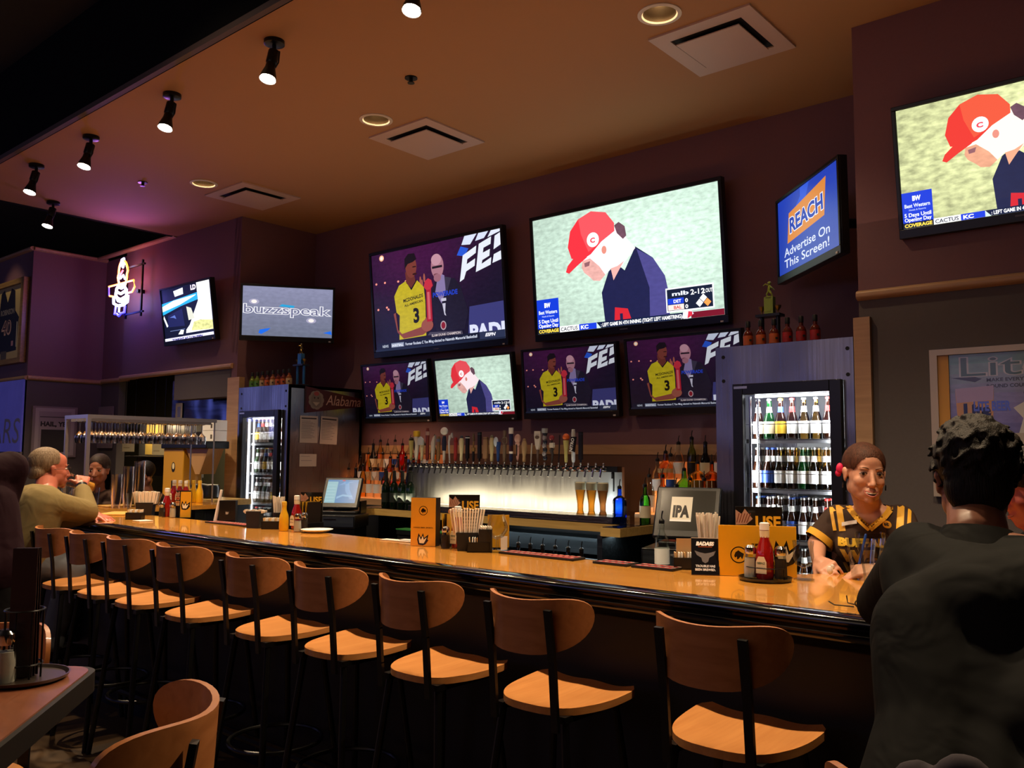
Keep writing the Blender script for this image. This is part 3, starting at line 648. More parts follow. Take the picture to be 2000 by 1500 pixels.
SX = [-1.086, -1.687, -2.213, -2.71, -3.19, -3.78, -4.28, -4.71, -5.16]
SL = ['nearest bar stool, at the right end of the empty row', 'second bar stool from the right end of the row', 'third bar stool from the right end of the row', 'fourth bar stool from the right, seat tucked behind its neighbour', 'fifth bar stool, in the middle of the row', 'fourth bar stool from the left end of the empty row', 'third bar stool from the left end of the empty row', 'second bar stool from the seated man, purple light on its seat', 'empty bar stool right beside the man in the olive shirt']
st0 = make_stool(); st0.location = (SX[0], 2.23, 0); st0['label'] = SL[0]; st0['group'] = 'plywood bar stools along the bar'
for i in range(1, 9): dup(st0, (SX[i], 2.225, 0), random.uniform(-.02, .02), SL[i])
dup(st0, (-5.66, 2.12, 0), 0, 'bar stool the man in the olive shirt is sitting on')
dup(st0, (-.30, 1.38, 0), .05, 'stool behind the man in dark shirt with a patterned jacket over its back')

# ================================================================ glass materials
def thin_glass(name, tint='#f2f6f4', ior=1.5, rough=.03, k=1.0):
    m = bpy.data.materials.new(name); m.use_nodes = True; nt = m.node_tree; nt.nodes.clear()
    o = nt.nodes.new('ShaderNodeOutputMaterial'); t = nt.nodes.new('ShaderNodeBsdfTransparent'); g = nt.nodes.new('ShaderNodeBsdfGlossy'); f = nt.nodes.new('ShaderNodeFresnel'); x = nt.nodes.new('ShaderNodeMixShader')
    t.inputs[0].default_value = lin(tint); g.inputs['Roughness'].default_value = rough; f.inputs[0].default_value = ior
    mu = nt.nodes.new('ShaderNodeMath'); mu.operation = 'MULTIPLY'; mu.inputs[1].default_value = k
    nt.links.new(f.outputs[0], mu.inputs[0]); nt.links.new(mu.outputs[0], x.inputs[0]); nt.links.new(t.outputs[0], x.inputs[1]); nt.links.new(g.outputs[0], x.inputs[2]); nt.links.new(x.outputs[0], o.inputs[0])
    MATS[name] = m; return m
g_thin = thin_glass('thin_glass', k=.5)
thin_glass('beer_thin_gold', '#e4b468', 1.3, .1, .3); thin_glass('beer_thin_dark', '#b48860', 1.3, .1, .3)
g_pane = thin_glass('door_pane', '#ffffff', 1.35, k=.8)
def liq(name, col, a=.0):
    return thin_glass(name, col, 1.45, .08, 1.3)
LQ = {'amber': liq('liquid_amber', '#e0a868'), 'gold': liq('liquid_gold', '#f0d080'), 'red': liq('liquid_red', '#e0685c'), 'green': liq('liquid_green', '#8cdc68'), 'clear': g_thin, 'dark': mat('dark_bottle', '#140c08', .1), 'blue': liq('liquid_blue', '#4880f0'),
      'wine': mat('wine_glass_green', '#0c1a10', .08), 'brown': mat('brown_beer_glass', '#2c1408', .08, trans=.5), 'beergreen': mat('green_beer_glass', '#0e4418', .08, trans=.5), 'pinkish': liq('liquid_pink', '#e8a898'), 'lime': liq('liquid_lime', '#c0d080'), 'purple': liq('liquid_berry', '#b87098')}
m_label = {c: mat('label_' + c, h, .5) for c, h in dict(cream='#e4d8b8', white='#eeeeea', black='#141210', orange='#c8602c', red='#a82420', yellow='#e0b838', blue='#2c4c9c', green='#5a8a3c', tan='#c8a878').items()}
m_cap = mat('bottle_cap_silver', '#b8b8b4', .3, metal=.8); m_lit = mat('cooler_tube', '#ffffff', .4, emit='#f4f8ff', es=9)
m_inner = mat('cooler_inside', '#c8ccd0', .35); m_shelf = mat('shelf_edge_metal', '#8f9294', .35, metal=.6)

def beer(name, lbl, grp, glass, lab, cap=None, neck=None, h=.232, r=.0305):
    """long neck beer bottle"""
    t = thing(name, lbl, 'beer bottle', group=grp)
    MB().lathe([(r * .9, 0), (r, .006), (r, h * .48), (r * .85, h * .56), (.0145, h * .7), (.0125, h * .93), (.0135, h * .96)], n=14).build('glass', LQ[glass], t)
    MB().lathe([(r + .0006, h * .14), (r + .0006, h * .44)], n=14, cap=(0, 0)).build('label', m_label[lab], t)
    MB().lathe([(.0138, h * .955), (.0142, h * .965), (.0142, h), (.012, h + .002)], n=12).build('cap', cap or m_cap, t)
    if neck: MB().lathe([(.0178, h * .66), (.0155, h * .72), (.0142, h * .8)], n=12, cap=(0, 0)).build('neck_label', m_label[neck], t)
    return t


# ================================================================ coolers
def cooler(lbl, x0, w, top, dx0, dx1, dz1, shelves, right):
    yf = 4.655; t = thing('beer_cooler', lbl, 'beer cooler', (x0, yf, 0)); D = .86
    mb = MB(); th = .045
    mb.bb((0, 0, 0), (th, D, top)).bb((w - th, 0, 0), (w, D, top)).bb((0, D - .03, 0), (w, D, top)).bb((0, 0, top - .03), (w, D, top)).bb((0, 0, 0), (w, D, .1))
    mb.bb((0, -.006, dz1), (w, .03, top)).bb((0, -.006, 0), (dx0, .03, dz1)).bb((dx1, -.006, 0), (w, .03, dz1)).bb((dx0, -.006, 0), (dx1, .03, .22))
    mb.build('cabinet', steel('cooler_steel_' + ('r' if right else 'l'), '#8a8890', .3, wob=.6), t, smooth=0)
    mb = MB(); a, b = dx0, dx1; f = .062
    for p, q in (((a, -.05, .22), (a + f, -.008, dz1)), ((b - f, -.05, .22), (b, -.008, dz1)), ((a + f, -.05, dz1 - f), (b - f, -.008, dz1)), ((a + f, -.05, .22), (b - f, -.008, .28))): mb.bb(p, q)
    mb.build('door_frame', m_plastic, t, bevel=.003)
    MB().bb((a + f, -.030, .28), (b - f, -.026, dz1 - f)).build('door_glass', g_pane, t, smooth=0)
    MB().bb((a + .01, -.052, dz1 - .028), (a + .09, -.05, dz1 - .014)).build('name_plate', m_cap, t, smooth=0)
    for k, (sx, sz) in enumerate(((.05, top - .06), (w - .03, top - .06), (.05, top - .2), (w - .03, top - .2))):
        MB().cyl((sx, -.008, sz), (sx, -.001, sz), .011, n=10).build('bolt', m_bk, t, smooth=0)
    MB().bb((a + .02, D - .034, .12), (b - .02, D - .03, top - .1)).build('inner_back', m_inner, t, smooth=0)
    for sz in shelves:
        MB().bb((a + .035, .05, sz - .024), (b - .035, .065, sz)).bb((a + .035, .05, sz - .006), (b - .035, .56, sz - .002)).build('shelf', m_shelf, t, smooth=0)
        MB().tube([(a + .035, .045, sz + .085), (b - .035, .045, sz + .085)], .0022, 6).build('shelf_rail', m_chrome, t)
    for k in range(2):
        xx = a + .085 + k * .03
        MB().cyl((a + .078 + .0 * k if k == 0 else a + .112, .012 + .03 * k, .3), (a + .078 if k == 0 else a + .112, .012 + .03 * k, dz1 - f - .01), .009 if k == 0 else .006).build('door_post', m_chrome if right else m_lit, t)
    MB().cyl((b - .075, .03, .3), (b - .075, .03, dz1 - .09), .008).build('light_tube', m_lit, t)
    MB().cyl((a + .1, .04, dz1 - .07), (b - .1, .04, dz1 - .07), .008).build('light_tube', m_lit, t)
    for zc in (dz1 - .09,):
        light('AREA', 'cooler_light', ((a + b) / 2, .06, zc), 5, (.95, .98, 1), b - a - .2, aim=((a + b) / 2, .5, zc - .35), sy=.04, parent=t)
    light('AREA', 'cooler_light', (b - .08, .035, 1.15), 8, (.95, .98, 1), .03, aim=((a + b) / 2 - .05, .45, 1.15), sy=1.3, parent=t)
    light('AREA', 'cooler_light', (a + .08, .035, 1.15), 8, (.95, .98, 1), .03, aim=((a + b) / 2 + .05, .45, 1.15), sy=1.3, parent=t)
    return t
SHV = [1.60, 1.32, 1.04, .76, .48]
cooler('tall stainless beer cooler with glass door at the right end of the niche', -2.375, .80, 2.14, .125, .745, 1.915, SHV, True)
cooler('narrow looking stainless beer cooler with bright glass door on the left', -7.425, .80, 2.13, .085, .72, 1.90, SHV, False)

BP = {
 'brown_white': beer('beer_bottle', 'x', 'x', 'brown', 'white', None, 'white'), 'green_cream': beer('beer_bottle', 'x', 'x', 'beergreen', 'cream', None, 'cream'),
 'brown_yellow': beer('beer_bottle', 'x', 'x', 'brown', 'yellow', m_label['yellow'], 'blue'), 'brown_red': beer('beer_bottle', 'x', 'x', 'brown', 'white', m_label['red'], 'red'),
 'clear_gold': beer('beer_bottle', 'x', 'x', 'gold', 'white', None, 'white'), 'blue_lab': beer('beer_bottle', 'x', 'x', 'brown', 'blue', m_label['blue'], 'white'), 'green_x': beer('beer_bottle', 'x', 'x', 'beergreen', 'white', None, 'white')}
_used = set()
def put(proto, key, loc, lbl, grp, rz=0.):
    if key not in _used:
        _used.add(key); t = proto[key]; t.location = loc; t.rotation_euler = (0, 0, rz); t['label'] = lbl; t['group'] = grp; return t
    return dup(proto[key], loc, rz, lbl, grp)
# right cooler
top = ['brown_white', 'green_cream', 'brown_yellow', 'brown_red', 'clear_gold', 'clear_gold', 'brown_red']
pos = ['farthest left', 'second from left', 'third from left', 'fourth from left', 'fifth from left', 'sixth from left', 'farthest right']
nice = {'brown_white': 'brown beer bottle with white labels', 'green_cream': 'green beer bottle with cream labels', 'brown_yellow': 'brown beer bottle with yellow cap', 'brown_red': 'brown beer bottle with red cap', 'clear_gold': 'clear beer bottle of golden beer', 'blue_lab': 'beer bottle with blue cap and label', 'green_x': 'green beer bottle with white label'}
for i, k in enumerate(top): put(BP, k, (-2.165 + i * .068, 4.76, 1.60), nice[k] + ' on the top shelf of right cooler, ' + pos[i], 'beer bottles in the right cooler')
rows = {1.32: ['brown_white', 'blue_lab', 'clear_gold', 'clear_gold', 'green_x', 'clear_gold', 'clear_gold', 'clear_gold'], 1.04: ['blue_lab', 'brown_white', 'brown_white', 'blue_lab', 'brown_white', 'brown_white', 'brown_red', 'brown_white'], .76: ['brown_white', 'brown_white', 'brown_red', 'brown_white', 'brown_white', 'brown_red', 'brown_white', 'brown_white']}
sn = {1.32: 'second shelf', 1.04: 'third shelf', .76: 'fourth shelf'}
for z, ks in rows.items():
    for d in range(4 if z > 1 else 2):
        for i, k in enumerate(ks): put(BP, k, (-2.17 + i * .066, 4.755 + d * .068, z), nice[k] + ' on the %s of the right cooler' % sn[z], 'beer bottles on the %s of the right cooler' % sn[z])
# left cooler
for z, s in ((1.60, 'top shelf'), (1.32, 'second shelf'), (1.04, 'third shelf'), (.76, 'fourth shelf')):
    for d in range(2):
        for i in range(7): k = ['brown_white', 'clear_gold', 'green_x', 'brown_white', 'brown_yellow', 'brown_red', 'brown_white'][(i + int(z * 7)) % 7]; put(BP, k, (-7.24 + i * .068, 4.76 + d * .075, z), nice[k] + ' on the %s of the left cooler' % s, 'beer bottles on the %s of the left cooler' % s)

# ---- on top of the coolers
def hot(lab, body, capc):
    t = thing('sauce_bottle', 'x', 'sauce bottle')
    MB().lathe([(.024, 0), (.028, .006), (.028, .075), (.022, .09), (.0125, .1), (.0115, .125)], n=16).build('glass', body, t)
    MB().lathe([(.0286, .012), (.0286, .068)], n=16, cap=(0, 0)).build('label', lab, t)
    MB().lathe([(.0125, .118), (.014, .12), (.014, .152), (.012, .155)], n=12).build('cap', capc, t)
    MB().box((.012, -.0265, .04), (.014, .004, .012)).build('emblem', m_bk, t, smooth=0)
    return t
m_sauce = mat('red_sauce', '#5a1c0c', .15)
HS = {'o': hot(m_label['orange'], m_sauce, m_bk), 'r': hot(m_label['red'], m_sauce, m_bk), 'g': hot(m_label['green'], mat('green_sauce', '#6a7a28', .2), m_bk), 't': hot(m_label['tan'], mat('brown_sauce', '#7a4018', .2), m_bk)}
for i, k in enumerate('ooorrr'): put(HS, k, (-2.215 + i * .08, 4.75, 2.14), ('orange' if k == 'o' else 'red') + ' labelled sauce bottle on right cooler, ' + ['leftmost', 'second from left', 'third from left', 'third from right', 'second from right', 'rightmost'][i], 'sauce bottles on the right cooler', PI * .15)
for i, k in enumerate('ggtotoot'): put(HS, k, (-7.36 + i * .086, 4.75, 2.13), {'g': 'green', 't': 'tan', 'o': 'orange'}[k] + ' labelled sauce bottle on left cooler, number %s along from left' % ['one', 'two', 'three', 'four', 'five', 'six', 'seven', 'eight', 'nine'][i], 'sauce bottles on the left cooler', PI * .15)
m_gold = mat('trophy_gold', '#8a7440', .3, metal=.9); m_marble = mat('trophy_marble', '#1a1820', .3)
m_tblue = mat('trophy_blue', '#2c6a9c', .3, metal=.3)
def trophy(lbl, x, y, z, cols, topc, h0=.17, dx=.05, fig='ball', s=1.):
    t = thing('trophy', lbl, 'trophy', (x, y, z))
    MB().box((0, 0, .012), (.17, .09, .024)).build('base', m_marble, t, bevel=.004)
    for sx in (-dx, dx): MB().cyl((sx, 0, .024), (sx, 0, h0), .013).build('column', cols, t)
    MB().box((0, 0, h0 + .008), (.15, .08, .016)).build('tier', m_marble, t, smooth=0)
    for sx in (-dx, dx): MB().lathe([(.008, 0), (.004, .012), (.006, .02), (.018, .038), (.02, .05)], (sx, 0, h0 + .016)).build('cup', m_gold, t)
    MB().box((0, 0, h0 + .07), (.055, .04, .1)).box((0, -.021, h0 + .07), (.035, .002, .075)).build('column', topc, t, smooth=0)
    zz = h0 + .12; mb = MB()
    mb.sph((0, 0, zz + .085), .011).tube([(0, 0, zz + .075), (0, .003, zz + .06), (-.004, 0, zz + .038)], [.006, .012, .009], 8).tube([(-.004, 0, zz + .04), (-.018, 0, zz + .02), (-.012, 0, zz)], [.008, .006, .004], 8).tube([(-.002, 0, zz + .04), (.012, -.008, zz + .022), (.02, 0, zz)], [.008, .006, .004], 8)
    mb.tube([(0, 0, zz + .068), (-.022, -.01, zz + .08), (-.034, -.01, zz + .07)], [.005, .004, .003], 6).tube([(0, 0, zz + .068), (.018, -.012, zz + .055), (.03, 0, zz + .04)], [.005, .004, .003], 6).lathe([(.028, -.004), (.028, 0), (.02, .004)], (0, 0, zz))
    mb.build('figure', topc if fig == 'green' else m_gold, t)
    return t
trophy('blue columned trophy with a running figure on the left cooler', -6.83, 4.93, 2.13, m_tblue, m_tblue, .2)
trophy('black trophy with a yellow green topped figure on the right cooler', -2.135, 4.88, 2.14, m_marble, mat('trophy_green', '#8a9a3c', .4, metal=.3), .19, fig='green')

# ---- on the left cooler's side, facing right
XS = -6.622
def on_side(y, z): return (XS, y, z)
pen = thing('pennant', 'dark red triangular Alabama pennant pinned on the left cooler side', 'pennant', (XS, 4.83, 2.0))
a = Art(); a.poly([(0, .125), (.86, .015), (.86, -.015), (0, -.125)], '#4c1220'); a.rect(0, -.125, .02, .125, '#38101a')
for k in range(9): a.ell(.13 + .05 * math.cos(k * .7), .0 + .055 * math.sin(k * .7), .04, .035, '#8c8078')
a.ell(.13, .0, .06, .07, '#7c7068'); a.ell(.13, .06, .03, .02, '#a04848'); a.ell(.11, .02, .008, .008, '#2a1818'); a.ell(.15, .02, .008, .008, '#2a1818'); a.poly([(.09, -.02), (.17, -.02), (.13, -.055)], '#b8a898')
a.text('Alabama', .24, -.04, .10, '#c8a8a0', .42, .004, .25)
a.build('cloth', m_print, pen, o=(.003, 0, 0), r=(0, 1, 0), u=(0, 0, 1))
def paper(lbl, y, z, w_, h_, lines, rot=0., grp='notices on the left cooler side', cat='paper'):
    t = thing('paper_notice', lbl, cat, (XS + .002, y, z), group=grp); a = Art(); a.rect(-w_ / 2, -h_ / 2, w_ / 2, h_ / 2, '#c8c0bc')
    if lines > 3: a.rect(-w_ * .42, h_ * .38, w_ * .42, h_ * .43, '#3a3640')
    for k in range(lines): a.rect(-w_ * .42, h_ * (.3 - .68 * k / max(1, lines)), w_ * (.1 + .3 * ((k * 7) % 5) / 5), h_ * (.3 - .68 * k / max(1, lines)) + .003, '#6a6670')
    c, s_ = math.cos(rot), math.sin(rot); a.build('sheet', m_print, t, r=(0, c, s_), u=(0, -s_, c)); return t
paper('white notice sheet with dark header on the cooler side, left of two', 4.885, 1.725, .2, .25, 14)
paper('white notice sheet tilted slightly on the cooler side, right of two', 5.115, 1.72, .2, .26, 12, -.04)
paper('small white card hanging under the two notice sheets', 4.885, 1.44, .19, .115, 2)

# ================================================================ back bar
bbar = thing('back_bar', 'back bar counter with maple edge, raised ends and dark cabinets beneath', 'back bar', (0, 0, 0))
YM = 4.9
MB().bb((-5.86, YM, .985), (-3.05, 5.55, 1.04)).bb((-5.86, 4.65, .985), (-5.70, YM + .01, 1.04)).bb((-3.2, 4.65, .985), (-3.05, YM + .01, 1.04)).build('counter_top', wood('back_bar_maple', '#b09050', '#c8a868', (1.4, 20, 20), .35), bbar, smooth=0)
MB().bb((-5.84, YM - .0, 1.04), (-3.07, 5.55, 1.046)).bb((-5.85, 4.66, 1.04), (-5.71, YM, 1.044)).bb((-3.19, 4.66, 1.04), (-3.06, YM, 1.044)).build('counter_surface', m_bkedge, bbar, smooth=0)
MB().bb((-5.3, YM + .02, 1.046), (-3.29, 5.14, 1.086)).build('drip_tray', m_steelh, bbar, smooth=0)
m_cab = mat('cabinet_black', '#15171a', .35); m_cabs = steel('undercounter_steel', '#5c6468', .35, (1, 40, 40), .1)
ubk = thing('under_counter_cabinet', 'dark recessed cabinet wall with steel ice bin under the beer taps', 'cabinet', (0, 0, 0))
MB().bb((-5.55, 5.25, .05), (-3.3, 5.3, .98)).build('cabinet_back', m_cab, ubk, smooth=0)
MB().bb((-4.5, 4.97, .90), (-3.3, 5.2, .93)).bb((-4.5, 4.97, .82), (-3.3, 4.985, .905)).build('ice_bin_front', m_cabs, ubk, smooth=0)
MB().bb((-3.26, 4.7, 0), (-3.22, 5.25, .985)).build('end_panel', m_cabs, bbar, smooth=0)
MB().cyl((-5.77, 4.7, 0), (-5.77, 4.7, .985), .018).build('leg', m_steelh, bbar)
# chest with green edge, left
ch = thing('bottle_chest', 'black bottle chest with green edge and chrome handle under the back bar', 'chest cooler', (-4.93, 4.74, 0))
MB().bb((-.3, 0, .1), (.3, .42, .86)).build('body', m_cab, ch, bevel=.01)
MB().bb((-.3, -.01, .86), (.3, .42, .90)).build('lid', m_cabs, ch, bevel=.006)
MB().bb((-.3, -.014, .90), (.3, .1, .908)).build('edge_strip', mat('green_strip', '#2c7a3c', .4), ch, smooth=0)
MB().tube([(-.05, -.012, .835), (-.05, -.045, .825), (.05, -.045, .825), (.05, -.012, .835)], .006, 8).build('handle', m_chrome, ch)
# under-counter drawers and speed rail
for q, lb in enumerate(('left dark drawer unit under the taps, two chrome handles', 'right dark drawer unit under the taps, two chrome handles')):
    dr = thing('drawer_unit', lb, 'drawer unit', (-4.2 + q * .6, 4.9, .3), group='drawer units under the taps')
    MB().bb((-.29, 0, -.2), (.29, .3, .49)).build('body', m_cab, dr, smooth=0)
    MB().bb((-.28, -.012, .36), (.28, 0, .5)).build('drawer', m_cabs, dr, bevel=.003)
    for sx in (-.09, .09): MB().tube([(sx, -.01, .46), (sx + .004, -.04, .45), (sx, -.01, .42)], .006, 8).build('handle', m_chrome, dr)
rl = thing('speed_rail', 'steel speed rail of bottles below the taps', 'bottle rail', (-3.72, 4.62, .62))
MB().bb((-.5, 0, 0), (.48, .1, .008)).bb((-.5, 0, 0), (.48, .004, .12)).bb((-.5, .1, 0), (.48, .104, .2)).build('trough', m_cabs, rl, smooth=0)
light('AREA', 'under_counter_light', (-3.9, 4.84, .975), 5, (.8, .95, 1), 1.6, aim=(-3.9, 4.9, 0), sy=.04)

# ---- liquor bottles
m_pour = mat('pourer_black', '#0c0b0b', .4)
def liquor(kind, glass, lab=None, fill=None):
    t = thing('liquor_bottle', 'x', 'liquor bottle')
    P = {'round': [(.036, 0), (.038, .006), (.038, .15), (.032, .175), (.015, .2), (.0135, .25)], 'tall': [(.031, 0), (.033, .006), (.033, .17), (.027, .2), (.014, .235), (.013, .285)],
         'square': [(.046, 0), (.049, .006), (.049, .15), (.042, .168), (.016, .185), (.0145, .235)], 'squat': [(.05, 0), (.056, .02), (.058, .06), (.05, .1), (.02, .13), (.016, .185)],
         'pear': [(.03, 0), (.04, .02), (.044, .08), (.03, .15), (.015, .19), (.0135, .25)]}[kind]
    n = 4 if kind == 'square' else 18
    mb = MB()
    if kind == 'square':
        rings = [mb.ring((0, 0, z), (0, 0, 1), r * (1.0 if z < .17 else 1.0), 16 if 0 else 8, PI / 8) for r, z in P]; mb.loft(rings)
    else: mb.lathe(P, n=18)
    mb.build('glass', LQ[glass], t)
    H = P[-1][1]; R_ = P[2][0] if kind != 'squat' else .0585
    if lab:
        a0, a1 = (.04, .12) if kind != 'squat' else (.045, .075)
        MB().lathe([(R_ * (.925 if kind == 'square' else 1) + .0012, a0), (R_ * (.925 if kind == 'square' else 1) + .0012, a1)], n=8 if kind == 'square' else 18, cap=(0, 0)).build('label', m_label[lab], t)
    MB().lathe([(.0145, H - .004), (.0155, H + .012), (.008, H + .02)], n=10).tube([(0, 0, H + .015), (0, 0, H + .04), (.006, 0, H + .062)], .0035, 6).build('pourer', m_pour, t)
    return t
LP = {'amber_round': liquor('round', 'amber', 'cream'), 'gold_tall': liquor('tall', 'gold', 'tan'), 'red_round': liquor('round', 'red', None), 'clear_round': liquor('round', 'clear', 'white'), 'clear_tall': liquor('tall', 'clear', 'blue'), 'green_tall': liquor('tall', 'lime', 'black'),
      'dark_round': liquor('pear', 'dark', 'cream'), 'amber_square': liquor('square', 'amber', 'cream'), 'black_square': liquor('square', 'dark', 'black'), 'pink_square': liquor('square', 'pinkish', 'orange'), 'red_squat': liquor('squat', 'red', None), 'green_squat': liquor('squat', 'green', None), 'gold_square': liquor('square', 'gold', 'white'), 'berry_square': liquor('square', 'purple', None), 'amber_squat': liquor('squat', 'amber', 'tan')}
LN = {'amber_round': 'amber round liquor bottle with cream label', 'gold_tall': 'tall golden liquor bottle', 'red_round': 'glowing red round bottle', 'clear_round': 'clear round liquor bottle', 'clear_tall': 'tall clear liquor bottle', 'green_tall': 'tall yellow green bottle with black marks', 'dark_round': 'dark liquor bottle with small cream label', 'amber_square': 'square amber bottle with cream label', 'black_square': 'square black bottle', 'pink_square': 'square pink orange bottle', 'red_squat': 'squat red bottle', 'green_squat': 'squat bright green bottle', 'gold_square': 'square gold bottle with white label', 'berry_square': 'square purple bottle', 'amber_squat': 'squat amber bottle'}
def step_mat(n, c, s): return mat(n, '#d0a070', .4, emit=c, es=s)
def steps(lbl, x0, x1, em, s):
    t = thing('bottle_step', lbl, 'bottle display', (x0, 5.19, 1.046)); W = x1 - x0
    for k, (y, z) in enumerate(((0, .06), (.13, .17), (.26, .29))): MB().bb((0, y, 0), (W, y + (.13 if k < 2 else .1), z)).build('tier', em, t, smooth=0)
    MB().bb((0, -.006, 0), (W, -.001, .052)).build('front_board', m_trim, t, smooth=0)
    return t
steps('lit stepped bottle display on the left of the beer taps', -6.55, -5.58, step_mat('lit_step_orange', '#e87838', .6), .9)
steps('lit stepped bottle display on the right of the beer taps', -3.28, -2.40, step_mat('lit_step_amber', '#ff9a4c', .8), 1.0)
bl = MB().bb((-6.6, 5.553, 1.05), (-5.52, 5.56, 1.5)).build('backlit_panel', mat('backlit_amber', '#a06840', .5, emit='#e07038', es=.3)); tag(bl, 'glowing amber panel behind the left liquor bottles', 'light panel', 'backlit panels')
bl = MB().bb((-3.3, 5.553, 1.05), (-2.385, 5.56, 1.46)).build('backlit_panel', mat('backlit_amber2', '#b07040', .5, emit='#e8783c', es=.38)); tag(bl, 'dim amber panel behind the right liquor bottles', 'light panel', 'backlit panels')
tag(MB().bb((-3.04, 5.1, 0), (-2.38, 5.55, 1.046)).build('base_cabinet', m_cab, smooth=0), 'dark cabinet carrying the right bottle display', 'cabinet')
tag(MB().bb((-6.6, 5.1, 0), (-5.87, 5.55, 1.046)).build('base_cabinet', m_cab, smooth=0), 'dark cabinet carrying the left bottle display', 'cabinet')
tier = [(5.25, 1.106), (5.38, 1.216), (5.51, 1.336)]; tn = ['front tier', 'middle tier', 'back tier']
L3 = [['clear_round', 'dark_round', 'gold_tall', 'clear_round', 'clear_round', 'amber_round', 'gold_tall', 'amber_square', 'gold_tall'], ['clear_round', 'gold_tall', 'clear_round', 'clear_tall', 'amber_round', 'clear_round', 'amber_round', 'gold_square', 'clear_round'], ['dark_round', 'gold_tall', 'clear_round', 'clear_tall', 'red_round', 'clear_tall', 'pink_square', 'clear_round', 'gold_tall']]
for k in range(3):
    for i, n in enumerate(L3[k]): put(LP, n, (-6.48 + i * .104 + .02 * k, tier[k][0], tier[k][1]), LN[n] + ' on the %s of the left display' % tn[k], 'liquor bottles on the left display', random.random() * 3)
R3 = [['clear_round', 'amber_round', 'red_squat', 'gold_square', 'amber_square', 'berry_square', 'dark_round', 'amber_squat'], ['clear_round', 'clear_tall', 'green_squat', 'gold_square', 'amber_square', 'pink_square', 'pink_square', 'amber_round'], ['amber_squat', 'clear_round', 'green_tall', 'dark_round', 'clear_round', 'black_square', 'black_square', 'black_square']]
for k in range(3):
    for i, n in enumerate(R3[k]): put(LP, n, (-3.20 + i * .106 - .01 * k, tier[k][0], tier[k][1]), LN[n] + ' on the %s of the right display' % tn[k], 'liquor bottles on the right display', .5 * i)
light('AREA', 'display_light', (-6.05, 5.3, 1.8), 1.6, (1, .5, .25), .8, aim=(-6.05, 5.4, 1), sy=.05)
for i in range(8): put(LP, ['dark_round', 'clear_round', 'amber_round', 'dark_round'][i % 4], (-4.12 + i * .108, 4.67, .628), LN[['dark_round', 'clear_round', 'amber_round', 'dark_round'][i % 4]] + ' in the rail under the taps', 'bottles in the speed rail')
# loose bottles by the right register: blue one, green one, clear one
bl = liquor('square', 'blue', None); bl.location = (-3.27, 4.98, 1.044); bl['label'] = 'square bright blue bottle at the right end of the back bar'; bl['group'] = 'loose bottles'
bl = liquor('round', 'green', 'cream'); bl.location = (-3.13, 5.08, 1.044); bl['label'] = 'green bottle behind the blue bottle at the back bar end'; bl['group'] = 'loose bottles'
# wine bottles
def wine():
    t = thing('wine_bottle', 'x', 'wine bottle')
    MB().lathe([(.034, 0), (.0375, .006), (.0375, .17), (.03, .2), (.015, .222), (.0142, .3), (.0152, .302), (.0152, .312)], n=20).build('glass', LQ['wine'], t)
    MB().lathe([(.0158, .225), (.0152, .314), (.01, .316)], n=16, cap=(0, 1)).build('foil', m_bk, t)
    MB().lathe([(.038, .05), (.038, .13)], n=20, cap=(0, 0)).build('label', mat('dark_label', '#1c2420', .5), t)
    return t
w0 = wine(); WN = ['first dark wine bottle from the left on the back bar', 'second dark wine bottle from the left on the back bar', 'third dark wine bottle from the left on the back bar', 'dark wine bottle nearest the beer taps on the back bar']
for i in range(4): t = w0 if i == 0 else dup(w0, (0, 0, 0)); t.location = (-5.62 + i * .09, 4.96 + .01 * i, 1.046); t['label'] = WN[i]; t['group'] = 'dark wine bottles'

# ---- tap tower
tt = thing('beer_tap_tower', 'long stainless beer tap tower with a row of taps and varied handles', 'beer taps', (0, 0, 0))
TX0, TX1, TY = -5.50, -3.36, 5.15
MB().bb((TX0, TY, 1.046), (TX1, TY + .03, 1.42)).build('splash_panel', steel('tap_panel_steel', '#a8a6a2', .46, (26, 26, 1), .8), tt, smooth=0)
MB().bb((TX0, TY - .06, 1.385), (TX1 + .0, TY, 1.425)).bb((TX0 - .02, TY - .05, 1.046), (TX0 + .0, TY + .03, 1.43)).build('tap_rail', m_bkm, tt, smooth=0)
MB().bb((TX0 + .05, TY - .012, 1.088), (TX1 - .05, TY - .002, 1.092)).build('light_strip', mat('tap_strip', '#ffffff', .4, emit='#ffe9b8', es=.7), tt, smooth=0)
light('AREA', 'tap_light', (-4.6, TY - .2, 1.13), 5, (1, .86, .58), 1.8, aim=(-4.6, TY + .1, 1.32), sy=.05)
light('AREA', 'tap_light', (-3.5, TY - .12, 1.12), 2.0, (.8, .95, 1), .25, aim=(-3.5, TY + .05, 1.5), sy=.02)
HC = lambda c, r=.35: mat('tap_handle_' + c.lstrip('#'), c, r)
